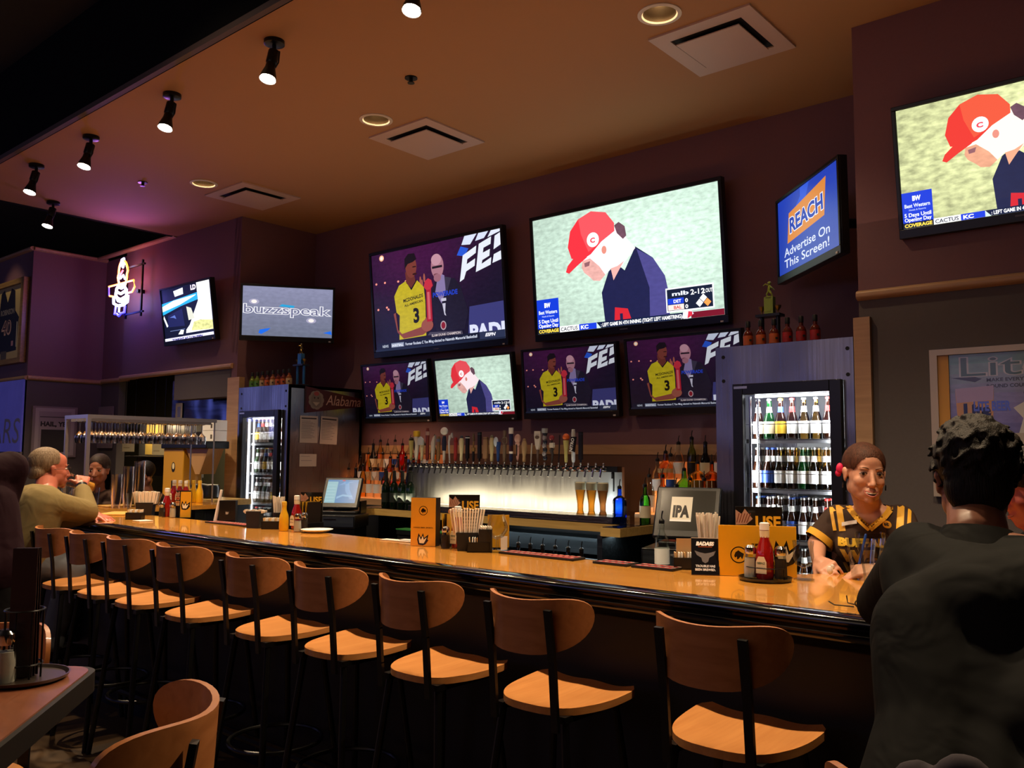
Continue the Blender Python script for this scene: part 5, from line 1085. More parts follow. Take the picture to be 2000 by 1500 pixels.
# right group
sugar('black sugar caddy with brown card, right group', B(1335, 1112, .02), .65); straws('bundle of paper straws behind the BADASS card', B(1360, 1112, .10), 40, .014, h=.2, r=.04)
t = thing('table_tent', 'black BADASS beer table tent card', 'table tent', B(1378, 1124), .5)
MB().prism([(0, 0), (.09, 0), (.055, .125), (.045, .13)], -.05, .05, Matrix.Rotation(-PI / 2, 4, 'Z') @ Matrix.Rotation(PI / 2, 4, 'X') @ Matrix.Scale(-1, 4, V((1, 0, 0)))).build('card_body', mat('tent_side_tan', '#a8907c', .6), t, smooth=0)
a = Art(); a.rect(0, 0, .1, .134, '#131216'); a.text('BADASS', .05, .108, .016, '#f0f0f0', .066, .07, .2, al='c'); a.rect(.025, .101, .075, .104, '#8c4020')
a.poly([(.012, .088), (.03, .082), (.05, .078), (.07, .082), (.088, .088), (.08, .072), (.064, .062), (.06, .048), (.05, .042), (.04, .048), (.036, .062), (.02, .072)], '#6a686c'); a.text('TROUBLE HAS', .05, .028, .009, '#d8d8dc', .07, .04, al='c'); a.text('BEEN BREWED.', .05, .015, .009, '#d8d8dc', .072, .04, al='c')
u_ = V((0, .045, .13)).normalized(); a.build('printed_face', m_printg, t, o=V((-.05, -.0008, 0)) + u_ * .001, r=(1, 0, 0), u=u_)
def art_menu():
    a = Art(); a.rect(0, 0, .27, .18, m_yel); bison(a, .07, .075, .03); a.text('BUFFALO', .14, .108, .01, '#2c200c', .05, .06, al='c'); a.text('WILD WINGS', .14, .09, .01, '#2c200c', .055, .06, al='c'); wing(a, .235, .085, .075); return a
card('wide yellow menu with bison and wing marks, right group', B(1420, 1127, .02) + V((.08, .06, 0)), .5, .27, .18, .012, art_menu(), mat('menu_yellow_body', m_yel, .35))
a = Art(); a.rect(0, 0, .05, .176, m_yel); card('narrow yellow menu edge standing left of the wide yellow menu', B(1409, 1126, .035), .5, .05, .176, .012, a, mat('menu_yellow_body'))
card('black USE food card standing behind the wide yellow menu', B(1450, 1118, .15), .5, .175, .235, .01, art_use(.175, .235), m_paperb)
t = thing('condiment_tray', 'round black tray holding ketchup and shakers at the right', 'condiment tray', B(1497, 1133, -.01))
MB().lathe([(.085, 0), (.088, .002), (.092, .012), (.089, .012), (.084, .004)], n=36).build('tray', m_plastic, t)
MB().tube([(.07 * math.cos(s_), .05 * math.sin(s_), .045) for s_ in [2 * PI * i / 20 for i in range(20)]], .0018, 6, True).tube([(.068, 0, .004), (.068, 0, .045)], .0018, 6).tube([(-.068, 0, .004), (-.068, 0, .045)], .0018, 6).build('wire_rack', m_bkm, t)
tb = B(1497, 1133, -.01) + V((0, 0, .005))
ketchup('tall ketchup bottle on the round tray at the right', tb + V((0, 0, 0)), s=1.02); shaker('salt shaker on the round tray left of the ketchup', tb + V((-.048, -.012, 0)), 'salt').scale = (1.15, 1.15, 1.15); shaker('pepper shaker on the round tray right of the ketchup', tb + V((.052, .012, 0)), 'pepper').scale = (1.1, 1.1, 1.15)
goblet('footed tulip glass right of the condiment tray', B(1570, 1133), [(.004, .04), (.028, .052), (.036, .08), (.034, .11), (.037, .135)], stem=[(.036, 0), (.036, .003), (.008, .012), (.006, .036), (.006, .041)], grp=None)
goblet('short empty pint glass in front of the bartender', B(1684, 1132, -.0), [(.034, 0), (.035, .006), (.042, .07), (.05, .14)])
goblet('tall empty weizen glass right of the short pint glass', B(1712, 1150, -.05), [(.033, 0), (.03, .008), (.022, .025), (.024, .06), (.036, .12), (.046, .16), (.0455, .185)])
t = thing('reading_glasses', 'dark folded reading glasses on the bar by the elbow', 'glasses', B(1668, 1190), .5)
MB().tube([(.0, 0, .006), (-.05, .02, .006), (-.062, .04, .012)], .0018, 6).tube([(.02, .02, .006), (-.01, .04, .01), (-.012, .045, .03)], .0018, 6).build('temple', m_bk, t)
MB().tube([(.017 * math.cos(s_) + .02, 0, .015 + .012 * math.sin(s_)) for s_ in [2 * PI * i / 14 for i in range(14)]], .002, 6, True).tube([(.017 * math.cos(s_) + .06, 0, .015 + .012 * math.sin(s_)) for s_ in [2 * PI * i / 14 for i in range(14)]], .002, 6, True).build('rims', m_bk, t)
t = thing('food_basket', 'black plastic basket of fries on the left bar leg', 'food basket', (-6.98, 3.52, Z0))
MB().lathe([(.11, 0), (.14, .085), (.145, .09), (.135, .085), (.105, .006)], n=28).build('basket', m_plastic, t)
for i in range(16): MB().box((random.uniform(-.08, .08), random.uniform(-.08, .08), .085 + random.uniform(0, .02)), (.06, .01, .01), rot=(random.uniform(-.4, .4), random.uniform(-.3, .3), random.uniform(0, 3))).build('fry', m_label['yellow'], t, smooth=0)
for k in range(3):
    t = thing('cup_stack', ['tallest', 'middle', 'shortest'][k] + ' stack of clear plastic cups on the left bar leg', 'cups', (-6.75 + .02 * k, 3.36 - .1 * k, Z0), group='stacks of plastic cups')
    n = [14, 12, 9][k]
    for i in range(n): MB().lathe([(.03, i * .02), (.042, i * .02 + .1), (.044, i * .02 + .1)], n=18, cap=(0, 0)).build('cup', thin_glass('cup_plastic', '#d8d4e0', 1.5, .2, 2.5) if 'cup_plastic' not in MATS else MATS['cup_plastic'], t)
for i in range(3): ketchup('ketchup bottle in the row of bottles beyond the plastic cups', (-7.2 + .1 * i, 3.9, Z0))['group'] = 'ketchup bottles beyond the cups'
for i in range(3): t = ketchup('yellow topped mustard bottle in the row beyond the plastic cups', (-7.15 + .1 * i, 4.0, Z0), False); t['group'] = 'mustard bottles beyond the cups'
for i, (x, y) in enumerate(((-7.05, 2.93), (-6.93, 2.75), (-7.0, 3.12))): goblet(['tall clear glass near the post of the glass rack', 'clear tumbler at the corner of the bar', 'clear glass beside the black basket'][i], (x, y, Z0), PINT)

# ================================================================ hanging glass rack
rk = thing('glass_rack', 'steel rack on posts over the left bar leg with hanging glasses', 'glass rack', (0, 0, 0)); m_rack = mat('rack_steel', '#9a949c', .3, metal=.7)
X0, X1, Y0, Y1, ZR = -7.30, -6.88, 2.99, 4.1, 1.785
MB().bb((X0, Y0, ZR - .02), (X0 + .02, Y1, ZR + .01)).bb((X1 - .02, Y0, ZR - .02), (X1, Y1, ZR + .01)).bb((X0 + .02, Y0, ZR - .02), (X1 - .02, Y0 + .02, ZR + .01)).bb((X0 + .02, Y1 - .02, ZR - .02), (X1 - .02, Y1, ZR + .01)).build('frame', m_rack, rk, smooth=0)
for (x, y, w_) in ((X1 - .014, Y0 + .014, .014), (X0 + .014, Y0 + .014, .012), (X1 - .02, Y1 - .01, .005), (X0 + .02, Y1 - .01, .005)): MB().bb((x - w_, y - w_, BZ), (x + w_, y + w_, ZR - .02)).build('post', m_rack, rk, smooth=0)
for k in range(4): MB().bb((X0 + .045 + k * .11, Y0 + .03, ZR - .04), (X0 + .05 + k * .11, Y1 - .03, ZR - .01)).build('hanger', m_rack, rk, smooth=0)
wg = thing('wine_glass', 'stemmed glass hanging upside down from the rack', 'wine glass', (0, 0, 0), group='stemmed glasses hanging in the rack')
MB().lathe([(.034, 0), (.034, -.003), (.006, -.01), (.0045, -.075), (.012, -.088), (.034, -.11), (.038, -.135), (.032, -.175)], n=16, cap=(1, 0)).build('glass', thin_glass('rack_glass', '#d8d4dc', 1.5, .12, 4.5), wg)
first = True
for k in range(3):
    for i in range(13):
        p = (X0 + .1 + k * .11, Y0 + .08 + i * .079, ZR - .036)
        if first: wg.location = p; first = False
        else: dup(wg, p)

# ================================================================ neon sign, left wall pictures
def neon(n, c, s): return mat('neon_' + n, '#ffffff', .4, emit=c, es=s)
ns = thing('neon_sign', 'glowing red white and blue neon sign on the left wall', 'neon sign', (0, 0, 0)); yN = 4.52
def nt_(name, pts, m_, closed=False, r=.011):
    r *= .8
    P = [aty(x, y, yN) for x, y in pts]; MB().tube(P, r, 8, closed).build(name, m_, ns)
n_w, n_r, n_y, n_b = neon('white', '#b8c0ff', 6), neon('red', '#ff1408', 5), neon('amber', '#ff7a28', 6), neon('blue', '#1c20ff', 7)
nt_('red_tube', [(241 - 9 * math.sin(t) - (2 if math.cos(t) < 0 else 0), 535 - 26 * math.cos(t)) for t in [2 * PI * i / 24 for i in range(24)]], n_y, True, .016)
nt_('flame_tube', [(238, 508), (242, 505), (243, 512), (240, 522), (237, 515), (238, 508)], n_w, False, .018); nt_('red_tube', [(240, 528), (235, 536), (232, 545)], n_r, False, .014); nt_('white_tube', [(230, 543), (235, 544), (241, 537), (244, 545)], n_w, False, .014)
nt_('banner_tube', [(213, 560), (261, 547), (263, 560), (258, 570), (246, 573)], n_y, False, .014); nt_('banner_tube', [(214, 578), (224, 580)], n_y, False, .014); nt_('banner_tube', [(213, 560), (213, 577)], n_b, False, .008)
for pts in ([(234, 556), (228, 564), (226, 576), (231, 588), (240, 590), (247, 580), (247, 566), (240, 556)], [(222, 582), (222, 593), (230, 597), (240, 596), (249, 589), (250, 576)], [(228, 570), (236, 574), (245, 568)], [(229, 582), (236, 585), (246, 579)], [(231, 560), (237, 563), (243, 559)]): nt_('body_tube', pts, n_w, False, .02)
nt_('leg_tube', [(226, 600), (224, 614), (228, 613), (232, 617), (236, 612), (243, 610), (244, 597)], n_b, False, .016); nt_('leg_tube', [(233, 600), (232, 610)], n_w, False, .014); nt_('leg_tube', [(226, 598), (244, 594)], n_w, False, .014)
MB().bb((-9.75, 4.58, 3.06), (-9.30, 4.60, 3.08)).bb((-9.75, 4.58, 3.6), (-9.3, 4.6, 3.62)).bb((-9.72, 4.58, 3.02), (-9.70, 4.6, 3.66)).bb((-9.36, 4.58, 3.02), (-9.34, 4.6, 3.66)).bb((-9.5, 4.6, 3.3), (-9.46, NY, 3.34)).build('mounting_frame', m_bkm, ns, smooth=0)
light('POINT', 'neon_red_glow', (-9.45, 4.35, 3.52), 3.2, (1, .12, .08), .12); light('POINT', 'neon_blue_glow', (-9.55, 4.3, 3.18), 6, (.22, .18, 1), .12)
light('SPOT', 'purple_ceiling_wash', (-8.9, 4.2, 3.3), 22, (.55, .16, .95), .05, aim=(-8.0, 3.7, 3.85), spot=1.7, blend=1)
jf = thing('framed_jersey', 'dark jersey numbered 40 in a shadow box frame on the far left wall', 'framed jersey', (-11.35, 3.925, 3.03)); m_jf = wood('jersey_frame_wood', '#8a6a40', '#a88450')
MB().bb((-.56, -.06, -.50), (.62, -.0, -.44)).bb((-.56, -.06, .44), (.62, 0, .5)).bb((-.56, -.06, -.44), (-.5, 0, .44)).bb((.54, -.06, -.44), (.62, 0, .44)).build('frame', m_jf, jf, smooth=0)
a = Art(); a.rect(-.5, -.44, .54, .44, '#c8b070')
a.poly([(-.28, -.36), (-.32, .05), (-.2, .12), (-.16, .38), (-.06, .42), (.05, .26), (.16, .42), (.27, .38), (.3, .14), (.42, .05), (.38, -.34)], '#14121c')
a.rect(.36, -.3, .385, .0, '#d8cca8'); a.text('ROBINSON', .06, .11, .07, '#8c8478', .42, .02, al='c'); a.text('40', .05, -.13, .19, '#d0a890', .3, .04, al='c'); a.text('40', .05, -.115, .16, '#3c2430', .25, .0, al='c'); a.rect(-.09, -.43, .09, -.33, '#5c5240'); a.rect(.22, -.28, .28, -.22, '#c89090')
a.build('jersey', m_print, jf, o=(0, -.02, 0)); light('SPOT', 'picture_light', (-11.2, 3.2, 4.3), 16, (1, .75, .45), .05, aim=(-11.2, 3.92, 2.9), spot=.9)
ps = thing('framed_poster', 'framed white poster reading HAIL YES on the dark far left wall', 'poster', (-10.654, 4.0, 1.7), group='posters on the far left')
MB().bb((.0, 0, -.26), (.02, .5, .33)).build('frame', mat('poster_frame_grey', '#8a7c7c', .5), ps, smooth=0)
a = Art(); a.rect(.03, -.24, .47, .31, '#b0a4a4'); a.rect(.07, -.2, .43, .27, '#9c9092'); a.text('HAIL, YES', .25, .1, .06, '#282026', .32, .05, al='c'); a.rect(.1, -.2, .4, .06, '#2a2428'); a.rect(.08, .2, .42, .212, '#5a5054'); a.build('print', m_print, ps, o=(.021, 0, 0), r=(0, 1, 0))
ps = thing('framed_poster', 'plain pinkish poster on the dark wall behind the glass rack', 'poster', (-10.6, NY + .09, 1.55), group='posters on the far left')
MB().bb((-.1, -.015, 0), (.32, 0, .5)).build('frame', mat('poster_frame_grey'), ps, smooth=0); a = Art(); a.rect(-.07, .03, .29, .47, '#8c7c80'); a.rect(0, .1, .22, .34, '#6c6066'); a.build('print', m_print, ps, o=(0, -.016, 0))
gp = thing('etched_panel', 'purple lit etched glass panel at the left edge of the view', 'etched panel', (-11.2, 3.9, 1.75))
MB().bb((-.7, 0, -.25), (.52, .02, .58)).build('panel', mat('etched_glass_panel', '#6c6cc0', .25, emit='#4a48a8', es=.22, noise=.5, ns=3), gp, smooth=0); MB().bb((-.72, -.005, -.28), (.54, .02, -.25)).build('rail', m_rack, gp, smooth=0)
a = Art(); a.text('BARS', -.62, -.15, .3, '#8c8aa0', 1.1, .0, .1); a.build('lettering', m_print, gp, o=(0, -.001, 0))

# ================================================================ kitchen seen through the pass
m_hood = steel('hood_steel', '#8088b0', .2, (1, 20, 20), .8)  # bluish reflections are put into the steel's own colour
hd = thing('exhaust_hood', 'stainless hood above the kitchen pass with bluish reflections', 'hood', (-7.75, 5.0, 1.82)); MB().bb((-1.6, 0, 0), (.1, .6, .5)).build('shell', m_hood, hd, smooth=0); MB().bb((-1.6, -.004, .0), (.1, .0, .03)).build('lip', m_chrome, hd, smooth=0)
a = Art(); a.rect(0, 0, .15, .2, '#c8b8a0').rect(.04, .04, .11, .16, '#8c8cb8'); t = thing('taped_sheet', 'framed sheet hanging on the kitchen hood', 'sheet', (-9.25, 4.99, 1.86)); a.build('print', m_print, t)
ks = thing('heat_shelf', 'brightly lit warming shelf in the kitchen behind the hanging glasses', 'warming shelf', (aty(258, 840, 6.2).x + .37, 6.2, 1.45))
MB().bb((-.9, 0, .52), (1.0, .4, .56)).bb((-.9, .38, -.3), (1.0, .4, .56)).bb((-.9, 0, -.02), (1.0, .4, .0)).build('frame', m_rack, ks, smooth=0)
for lx in (-.88, .96): MB().bb((lx, .34, -1.45), (lx + .03, .38, .0)).build('leg', m_rack, ks, smooth=0)
MB().bb((-.66, .36, .02), (-.08, .375, .48)).build('lit_back', mat('warm_board', '#c8a85c', .5), ks, smooth=0)
light('AREA', 'warming_light', (-.37, .2, .5), 7, (1, .8, .42), .5, aim=(-.37, .35, 0), parent=ks)
MB().bb((-.66, .0, .50), (-.08, .1, .53)).build('lamp', mat('heat_lamp', '#ffffff', .4, emit='#ffd48a', es=6), ks, smooth=0)
light('AREA', 'kitchen_light', (-10.4, 6.3, 2.6), 45, (1, .82, .5), 1.0, aim=(-10.4, 6.4, 0)); light('AREA', 'kitchen_light', (-9.0, 5.6, 1.78), 16, (1, .75, .45), .8, aim=(-9.0, 5.5, 0))
for k, (x, z, w_, h_) in enumerate(((aty(239, 870, 4.82).x, 1.51, .3, .13), (aty(297, 880, 4.82).x, 1.475, .28, .14))):
    t = thing('order_ticket', ['white order sheet hanging under the rack, left of two', 'yellowish order sheet hanging under the rack, right of two'][k], 'sheet', (x, 4.82, z)); a = Art(); a.rect(0, 0, w_, h_, '#e8dc9c'); a.rect(.03, .04, w_ * .6, .05, '#b8a86c'); a.build('sheet', attr_mat('ticket', rough=.6), t); MB().bb((.02, .002, h_ - .02), (.03, .006, 2.37 - z)).bb((w_ - .03, .002, h_ - .02), (w_ - .02, .006, 2.37 - z)).build('hanger', m_bkm, t, smooth=0)
fr = thing('dispenser', 'yellow drink dispenser column beside the kitchen pass', 'drink dispenser', (-7.97, 4.40, 1.081)); MB().bb((-.2, -.1, 0), (.18, .1, .46)).build('body', mat('dispenser_yellow', '#c8922c', .35), fr, bevel=.01); MB().bb((-.22, -.12, .46), (.62, .12, .53)).build('top', m_plastic, fr, bevel=.008)
a = Art(); a.ell(0, .33, .035, .05, '#1c160c'); a.ell(0, .34, .022, .03, '#e8d8b0'); a.rect(-.03, .12, .03, .2, '#1c160c'); a.build('emblem', m_print, fr, o=(0, -.101, -.05))
MB().prism([(0, .41), (.4, .41), (.26, .17), (.18, .17)], -.08, .08, Matrix.Translation((.19, 0, .05)) @ Matrix.Rotation(PI / 2, 4, 'X')).build('hopper', mat('tan_hopper', '#b08858', .4), fr, smooth=0)
cn = thing('side_counter', 'maple edged side counter below the kitchen pass', 'side counter', (-8.9, 4.2, 0)); MB().bb((0, 0, 1.03), (1.85, .38, 1.08)).build('top', bpy.data.materials['back_bar_maple'], cn, smooth=0); MB().bb((.02, .03, 0), (1.83, .37, 1.03)).build('base', m_cab, cn, smooth=0)
for k, x in enumerate((-7.62, -7.38)): t = thing('tea_urn', ['black tea urn, left of two, on the side counter', 'black tea urn, right of two, on the side counter'][k], 'tea urn', (x, 4.38 - .02 * k, 1.081)); MB().lathe([(.07, 0), (.08, .01), (.08, .11), (.07, .125), (.02, .13)], n=24).build('body', m_plastic, t); MB().cyl((0, -.075, .04), (0, -.12, .04), .012).cyl((0, -.11, .04), (0, -.11, .01), .008).build('spout', m_chrome, t)
for k in range(2): t = thing('carton', ['white carton on top of the dispenser, upper one', 'white carton on top of the dispenser, lower one'][k], 'carton', (-7.42, 4.4, 1.612 + .1 * (1 - k))); MB().box((0, 0, .048), (.2, .14, .096)).build('box', m_label['white'], t, smooth=0); a = Art(); a.rect(.05, .02, .08, .06, '#5a5040'); a.build('mark', m_print, t, o=(0, -.071, 0))
t = thing('lidded_pan', 'dark lidded pan on the dispenser top', 'pan', (-7.68, 4.4, 1.612)); MB().lathe([(.1, 0), (.13, .05), (.13, .06), (.06, .085), (.01, .09)], n=24).build('pan', m_plastic, t)

# ================================================================ framed beer poster on the right wall
pf = thing('framed_poster', 'large framed Lite beer poster priced 1.00 on the right wall', 'poster', (-1.20, NY - .004, 1.31)); m_pf = mat('poster_frame_silver', '#b8a898', .35, metal=.3)
PW, PH = .95, .73
MB().bb((0, -.03, 0), (PW, 0, .03)).bb((0, -.03, PH - .03), (PW, 0, PH)).bb((0, -.03, .03), (.035, 0, PH - .03)).bb((PW - .03, -.03, .03), (PW, 0, PH - .03)).build('frame', m_pf, pf, smooth=0)
MB().bb((.035, -.02, .03), (.085, -.002, PH - .03)).build('mat_board', mat('poster_inner_gold', '#c89040', .4), pf, smooth=0)
a = Art(); a.grad(.085, .31, PW - .03, PH - .03, lambda u, v: ((.12 + .22 * v * (1 - v) * 2 + .05 * u, .14 + .2 * v, .26 + .2 * (1 - abs(v - .4)), 1), .3), 12, 8)
a.otext('Lite', .13, .59, .105, '#b8b4c0', '#3c5a54', .4, .03, .0); a.poly([(.09, .585), (.2, .56), (.23, .575), (.2, .585)], '#241c22'); a.text('MAKE EVERY', .25, .56, .018, '#2a2a34', .16, .03); a.text('ROUND COUNT', .25, .53, .018, '#2a2a34', .19, .03)
a.poly([(.12, .31), (.11, .52), (.28, .53), (.27, .31)], '#c08a3c'); a.poly([(.115, .46), (.11, .53), (.28, .54), (.275, .47)], '#a890b0'); a.text('Lite', .145, .395, .07, '#181a30', .12, .06); a.text('LITE BEER', .19, .42, .05, '#5468d8', .16, .04)
a.poly([(.38, .31), (.4, .38), (.36, .43), (.41, .46), (.46, .42), (.45, .36), (.48, .31)], '#c8c4c0'); a.ell(.43, .5, .025, .03, '#3c4a44')
a.rect(.085, .03, PW - .03, .31, '#b0a498'); a.text('$', .1, .235, .05, '#a01c20', .035, .05); [(a.text(c_, x_ - .006, .125, .185, '#2a0c0c', w2 + .012, .06), a.text(c_, x_, .13, .175, '#a01c20', w2, .035)) for c_, x_, w2 in (('1', .15, .07), ('.', .24, .025), ('0', .28, .1), ('0', .4, .1))]; a.text('TALL DRAFTS', .56, .16, .05, '#2a1c1c', .3, .05); a.build('print', attr_mat('poster_print', rough=.2, coat=.5), pf, o=(0, -.012, 0))

# ================================================================ foreground table, stools, tray
tb = thing('high_top_table', 'reddish wood high top table at the lower left corner', 'table', (0, 0, 0)); c0 = V((-1.80, .825, 0)); e1 = V((.765, -.64, 0)).normalized(); e2 = V((-.68, -.73, 0)).normalized()
def tp(u, v): p = c0 + e1 * u + e2 * v; return (p.x, p.y)
def rq(off, r=.05):
    P = []; cs = [(-off, -off), (1.2 + off, -off), (1.2 + off, .8 + off), (-off, .8 + off)]
    for i, (u, v) in enumerate(cs):
        a_ = [PI, 1.5 * PI, 0, .5 * PI][i]; cu, cv = u + (r if u < .5 else -r), v + (r if v < .4 else -r)
        P += [tp(cu + r * math.cos(a_ + PI / 2 * k / 6), cv + r * math.sin(a_ + PI / 2 * k / 6)) for k in range(7)]
    return P
MB().prism(rq(-.004), BZ - .04, BZ).build('table_top', wood('table_wood', '#7a4830', '#8c5438', (6, 14, 14), .35), tb, smooth=0); MB().prism(rq(.006), BZ - .042, BZ - .003).build('edge_band', m_bk, tb, smooth=0)
cx, cy = tp(.6, .4); MB().cyl((cx, cy, .03), (cx, cy, BZ - .04), .04).build('column', m_bkm, tb); MB().cyl((cx, cy, 0), (cx, cy, .03), .28, n=32).build('base', m_bkm, tb)
p0 = atz(42, 1328, BZ); ct = thing('condiment_tray', 'round metal tray on the lower left table with a wire rack', 'condiment tray', (p0.x, p0.y, BZ + .001))
MB().lathe([(.07, 0), (.08, .004), (.083, .01), (.08, .01), (.074, .005)], n=40).build('tray', mat('tray_metal', '#5c5048', .3, metal=.7), ct)
mb = MB()
for k in range(8): a_ = 2 * PI * k / 8; mb.cyl((.034 * math.cos(a_), .034 * math.sin(a_), .005), (.034 * math.cos(a_), .034 * math.sin(a_), .13), .0018, n=6)
for zz in (.13, .03): mb.tube([(.034 * math.cos(s_), .034 * math.sin(s_), zz) for s_ in [2 * PI * i / 20 for i in range(20)]], .002, 6, True)
mb.build('wire_rack', m_bkm, ct)
t = thing('menu_bundle', 'dark upright menus in the wire rack on the lower left table', 'menus', (p0.x, p0.y, BZ + .007), .8)
for k in range(3): MB().box((.0, .01 * k - .01, .12), (.045, .002, .24), rot=(.02 * k, 0, 0)).build('menu', mat('dark_menu', '#2c1818', .4), t, smooth=0)
ps_ = atz(6, 1338, BZ); t = shaker('salt shaker with chrome lid at the left edge on the lower left table', (ps_.x, ps_.y, BZ + .001), 'salt')
dup(st0, (-1.50, .655, 0), 2.43, 'closest stool with curved back at the bottom left', 'stools around the high top table')
dup(st0, (-2.25, .685, 0), -2.27, 'stool with its back just showing behind the table tray', 'stools around the high top table')

# ================================================================ people
def bake(o):
    """apply the modifiers so that the body is one plain continuous mesh"""
    dg = bpy.context.evaluated_depsgraph_get(); me = bpy.data.meshes.new_from_object(o.evaluated_get(dg)); old = o.data
    o.modifiers.clear(); o.data = me; me.name = o.name; bpy.data.meshes.remove(old); return o
def cap(mb, p, q, r0, r1, n=14):
    p, q = V(p), V(q); d = q - p
    if d.length < 1e-5: return mb.sph(p, r0)
    ax = d.normalized(); rings = []
    for k in range(5): t = -PI / 2 * (1 - k / 4.) ; rings.append(mb.ring(p + ax * r0 * math.sin(t), ax, max(.0004, r0 * math.cos(t)), n))
    for k in range(5): t = PI / 2 * k / 4.; rings.append(mb.ring(q + ax * r1 * math.sin(t), ax, max(.0004, r1 * math.cos(t)), n))
    return mb.loft(rings)
def limb(mb, pts, rs):
    for (a, b, r0, r1) in zip(pts, pts[1:], rs, rs[1:]): cap(mb, a, b, r0, r1)
def basis(fwd, roll=0., up=(0, 0, 1)):
    f = V(fwd).normalized(); r = f.cross(V(up)).normalized(); u = r.cross(f)
    R = Matrix((r, f, u)).transposed()
    return R @ Matrix.Rotation(roll, 3, 'Y')
def remesh(mb, name, mt, parent, vox, sm=4, fac=.5):
    o = mb.build(name, mt, parent, smooth=0); m = o.modifiers.new('r', 'REMESH'); m.mode = 'VOXEL'; m.voxel_size = vox; m.use_smooth_shade = True
    s = o.modifiers.new('s', 'SMOOTH'); s.factor = fac; s.iterations = sm; bake(o); o.data.shade_smooth(); return o
def head_parts(mb, c, R, s=1., jaw=1., fem=False):
    E = lambda p, r, rot=None: mb.sph(V(c) + R @ (V(p) * s), tuple(x * s for x in r), 18, 12, R @ rot if rot else R)
    E((0, -.02, .036), (.073, .093, .083)); E((0, .012, .032), (.067, .071, .074)); E((0, .020, -.012), (.065, .066, .07))
    for q in (-1, 1): E((q * .026 * jaw, .022, -.048), (.036, .052, .05)); E((q * .016 * jaw, .042, -.078), (.03, .034, .028)); E((q * .034, .054, -.028), (.026, .028, .026)); E((q * .048 * jaw, -.005, -.05), (.016, .03, .032))
    E((0, .068, -.098), (.022, .018, .018)); E((0, .072, -.07), (.028, .022, .022)); E((0, .050, .045), (.05, .034, .045))
    for k in range(7): t = k / 6; E((0, .079 + .0245 * t, .008 - .046 * t), (.0075 + .004 * t, .010, .010))
    E((0, .1005, -.0395), (.0105, .0095, .0085))
    for q in (-1, 1):
        E((q * .012, .0915, -.042), (.008, .009, .0065)); E((q * .024, .0735, .0215), (.022, .0105, .0075)); E((q * .075, -.006, -.008), (.006, .016, .029)); E((q * .079, -.012, .006), (.006, .015, .016))
        E((q * .031, .0715, -.013), (.017, .008, .007))
    return E
M_EYE = mat('eye_white', '#cfc6c0', .2, coat=.5); M_IRIS = mat('iris_dark', '#20160f', .1, coat=.5); M_LIP = mat('lip', '#a85c50', .4); M_TEETH = mat('teeth', '#e8e0d4', .25); M_MOUTH = mat('mouth_inside', '#3a1010', .6)
def face(parent, c, R, s=1., brow='#3a2618', smile=False, lip=True, look=(0, 0), lash=False):
    T = lambda p: V(c) + R @ (V(p) * s); ld = mat('lid_line', '#3c241c', .6)
    for q in (-1, 1):
        e = MB().sph(T((q * .031, .0705, .0015)), tuple(x * s for x in (.0145, .0125, .0072)), 16, 12, R).build('eye', M_EYE, parent)
        MB().sph(T((q * .031 + look[0], .0815, .0015 + look[1])), tuple(x * s for x in (.0060, .0024, .0060)), 12, 8, R).build('iris', M_IRIS, e)
        MB().tube([T((q * (.031 + .0155 * u), .0838 - .0055 * u * u - .002 * u * (1 if u > 0 else 0), .0085 - .0065 * u * u)) for u in (-1, -.6, -.2, .2, .6, 1.05)], [.0008 * s] + [(.0019 if lash else .0014) * s] * 4 + [.001 * s], 6).build('eyelid', ld, parent)
        MB().tube([T((q * (.029 + .019 * u), .0865 - .008 * u * u - .003 * max(0, u), .0225 + .0045 * (1 - (u - .25) ** 2))) for u in (-1, -.6, -.2, .2, .6, 1)], [.0009 * s, .0021 * s, .0024 * s, .0022 * s, .0016 * s, .0007 * s], 6).build('eyebrow', mat('brow_' + brow[1:], brow, .8), parent)
    if smile:
        P = [(-.027, -.063), (-.014, -.0655), (0, -.0665), (.014, -.0655), (.027, -.063), (.02, -.0765), (.009, -.083), (0, -.0845), (-.009, -.083), (-.02, -.0765)]
        yy = lambda x: .0975 - .022 * (abs(x) / .027) ** 2
        mb = MB(); A = [mb.bm.verts.new(T((x, yy(x) + .0005, z))) for x, z in P]; Cc = mb.bm.verts.new(T((0, .0965, -.073)))
        for i in range(len(A)): mb._f([A[i], A[(i + 1) % len(A)], Cc])
        mb.build('mouth', M_MOUTH, parent, smooth=0)
        mb = MB(); n_ = 8
        for i in range(n_):
            x0, x1 = -.021 + .042 * i / n_, -.021 + .042 * (i + 1) / n_; z0 = -.0665 + .0022 * (abs((x0 + x1) / 2) / .021) ** 2
            mb.quad(T((x0, yy(x0) + .0012, z0)), T((x1 - .0003, yy(x1) + .0012, z0)), T((x1 - .0003, yy(x1) + .0012, z0 - .0075)), T((x0, yy(x0) + .0012, z0 - .0075)))
        mb.build('teeth', M_TEETH, parent, smooth=0)
        MB().tube([T((x, yy(x) + .0008, z)) for x, z in P[:5]], [.0012 * s, .0026 * s, .0024 * s, .0026 * s, .0012 * s], 8).tube([T((x, yy(x) + .001, z)) for x, z in [P[4]] + P[5:] + [P[0]]], [.0012 * s, .0024 * s, .0032 * s, .0036 * s, .0032 * s, .0024 * s, .0012 * s], 8).build('lips', M_LIP, parent)
    elif lip:
        MB().tube([T((.023 * u, .0955 - .012 * u * u, -.068 + .001 * u * u)) for u in (-1, -.5, 0, .5, 1)], [.0008 * s, .0028 * s, .0026 * s, .0028 * s, .0008 * s], 8).tube([T((.021 * u, .0945 - .011 * u * u, -.074 + .004 * u * u)) for u in (-1, -.5, 0, .5, 1)], [.001 * s, .003 * s, .004 * s, .003 * s, .001 * s], 8).build('lips', M_LIP, parent)
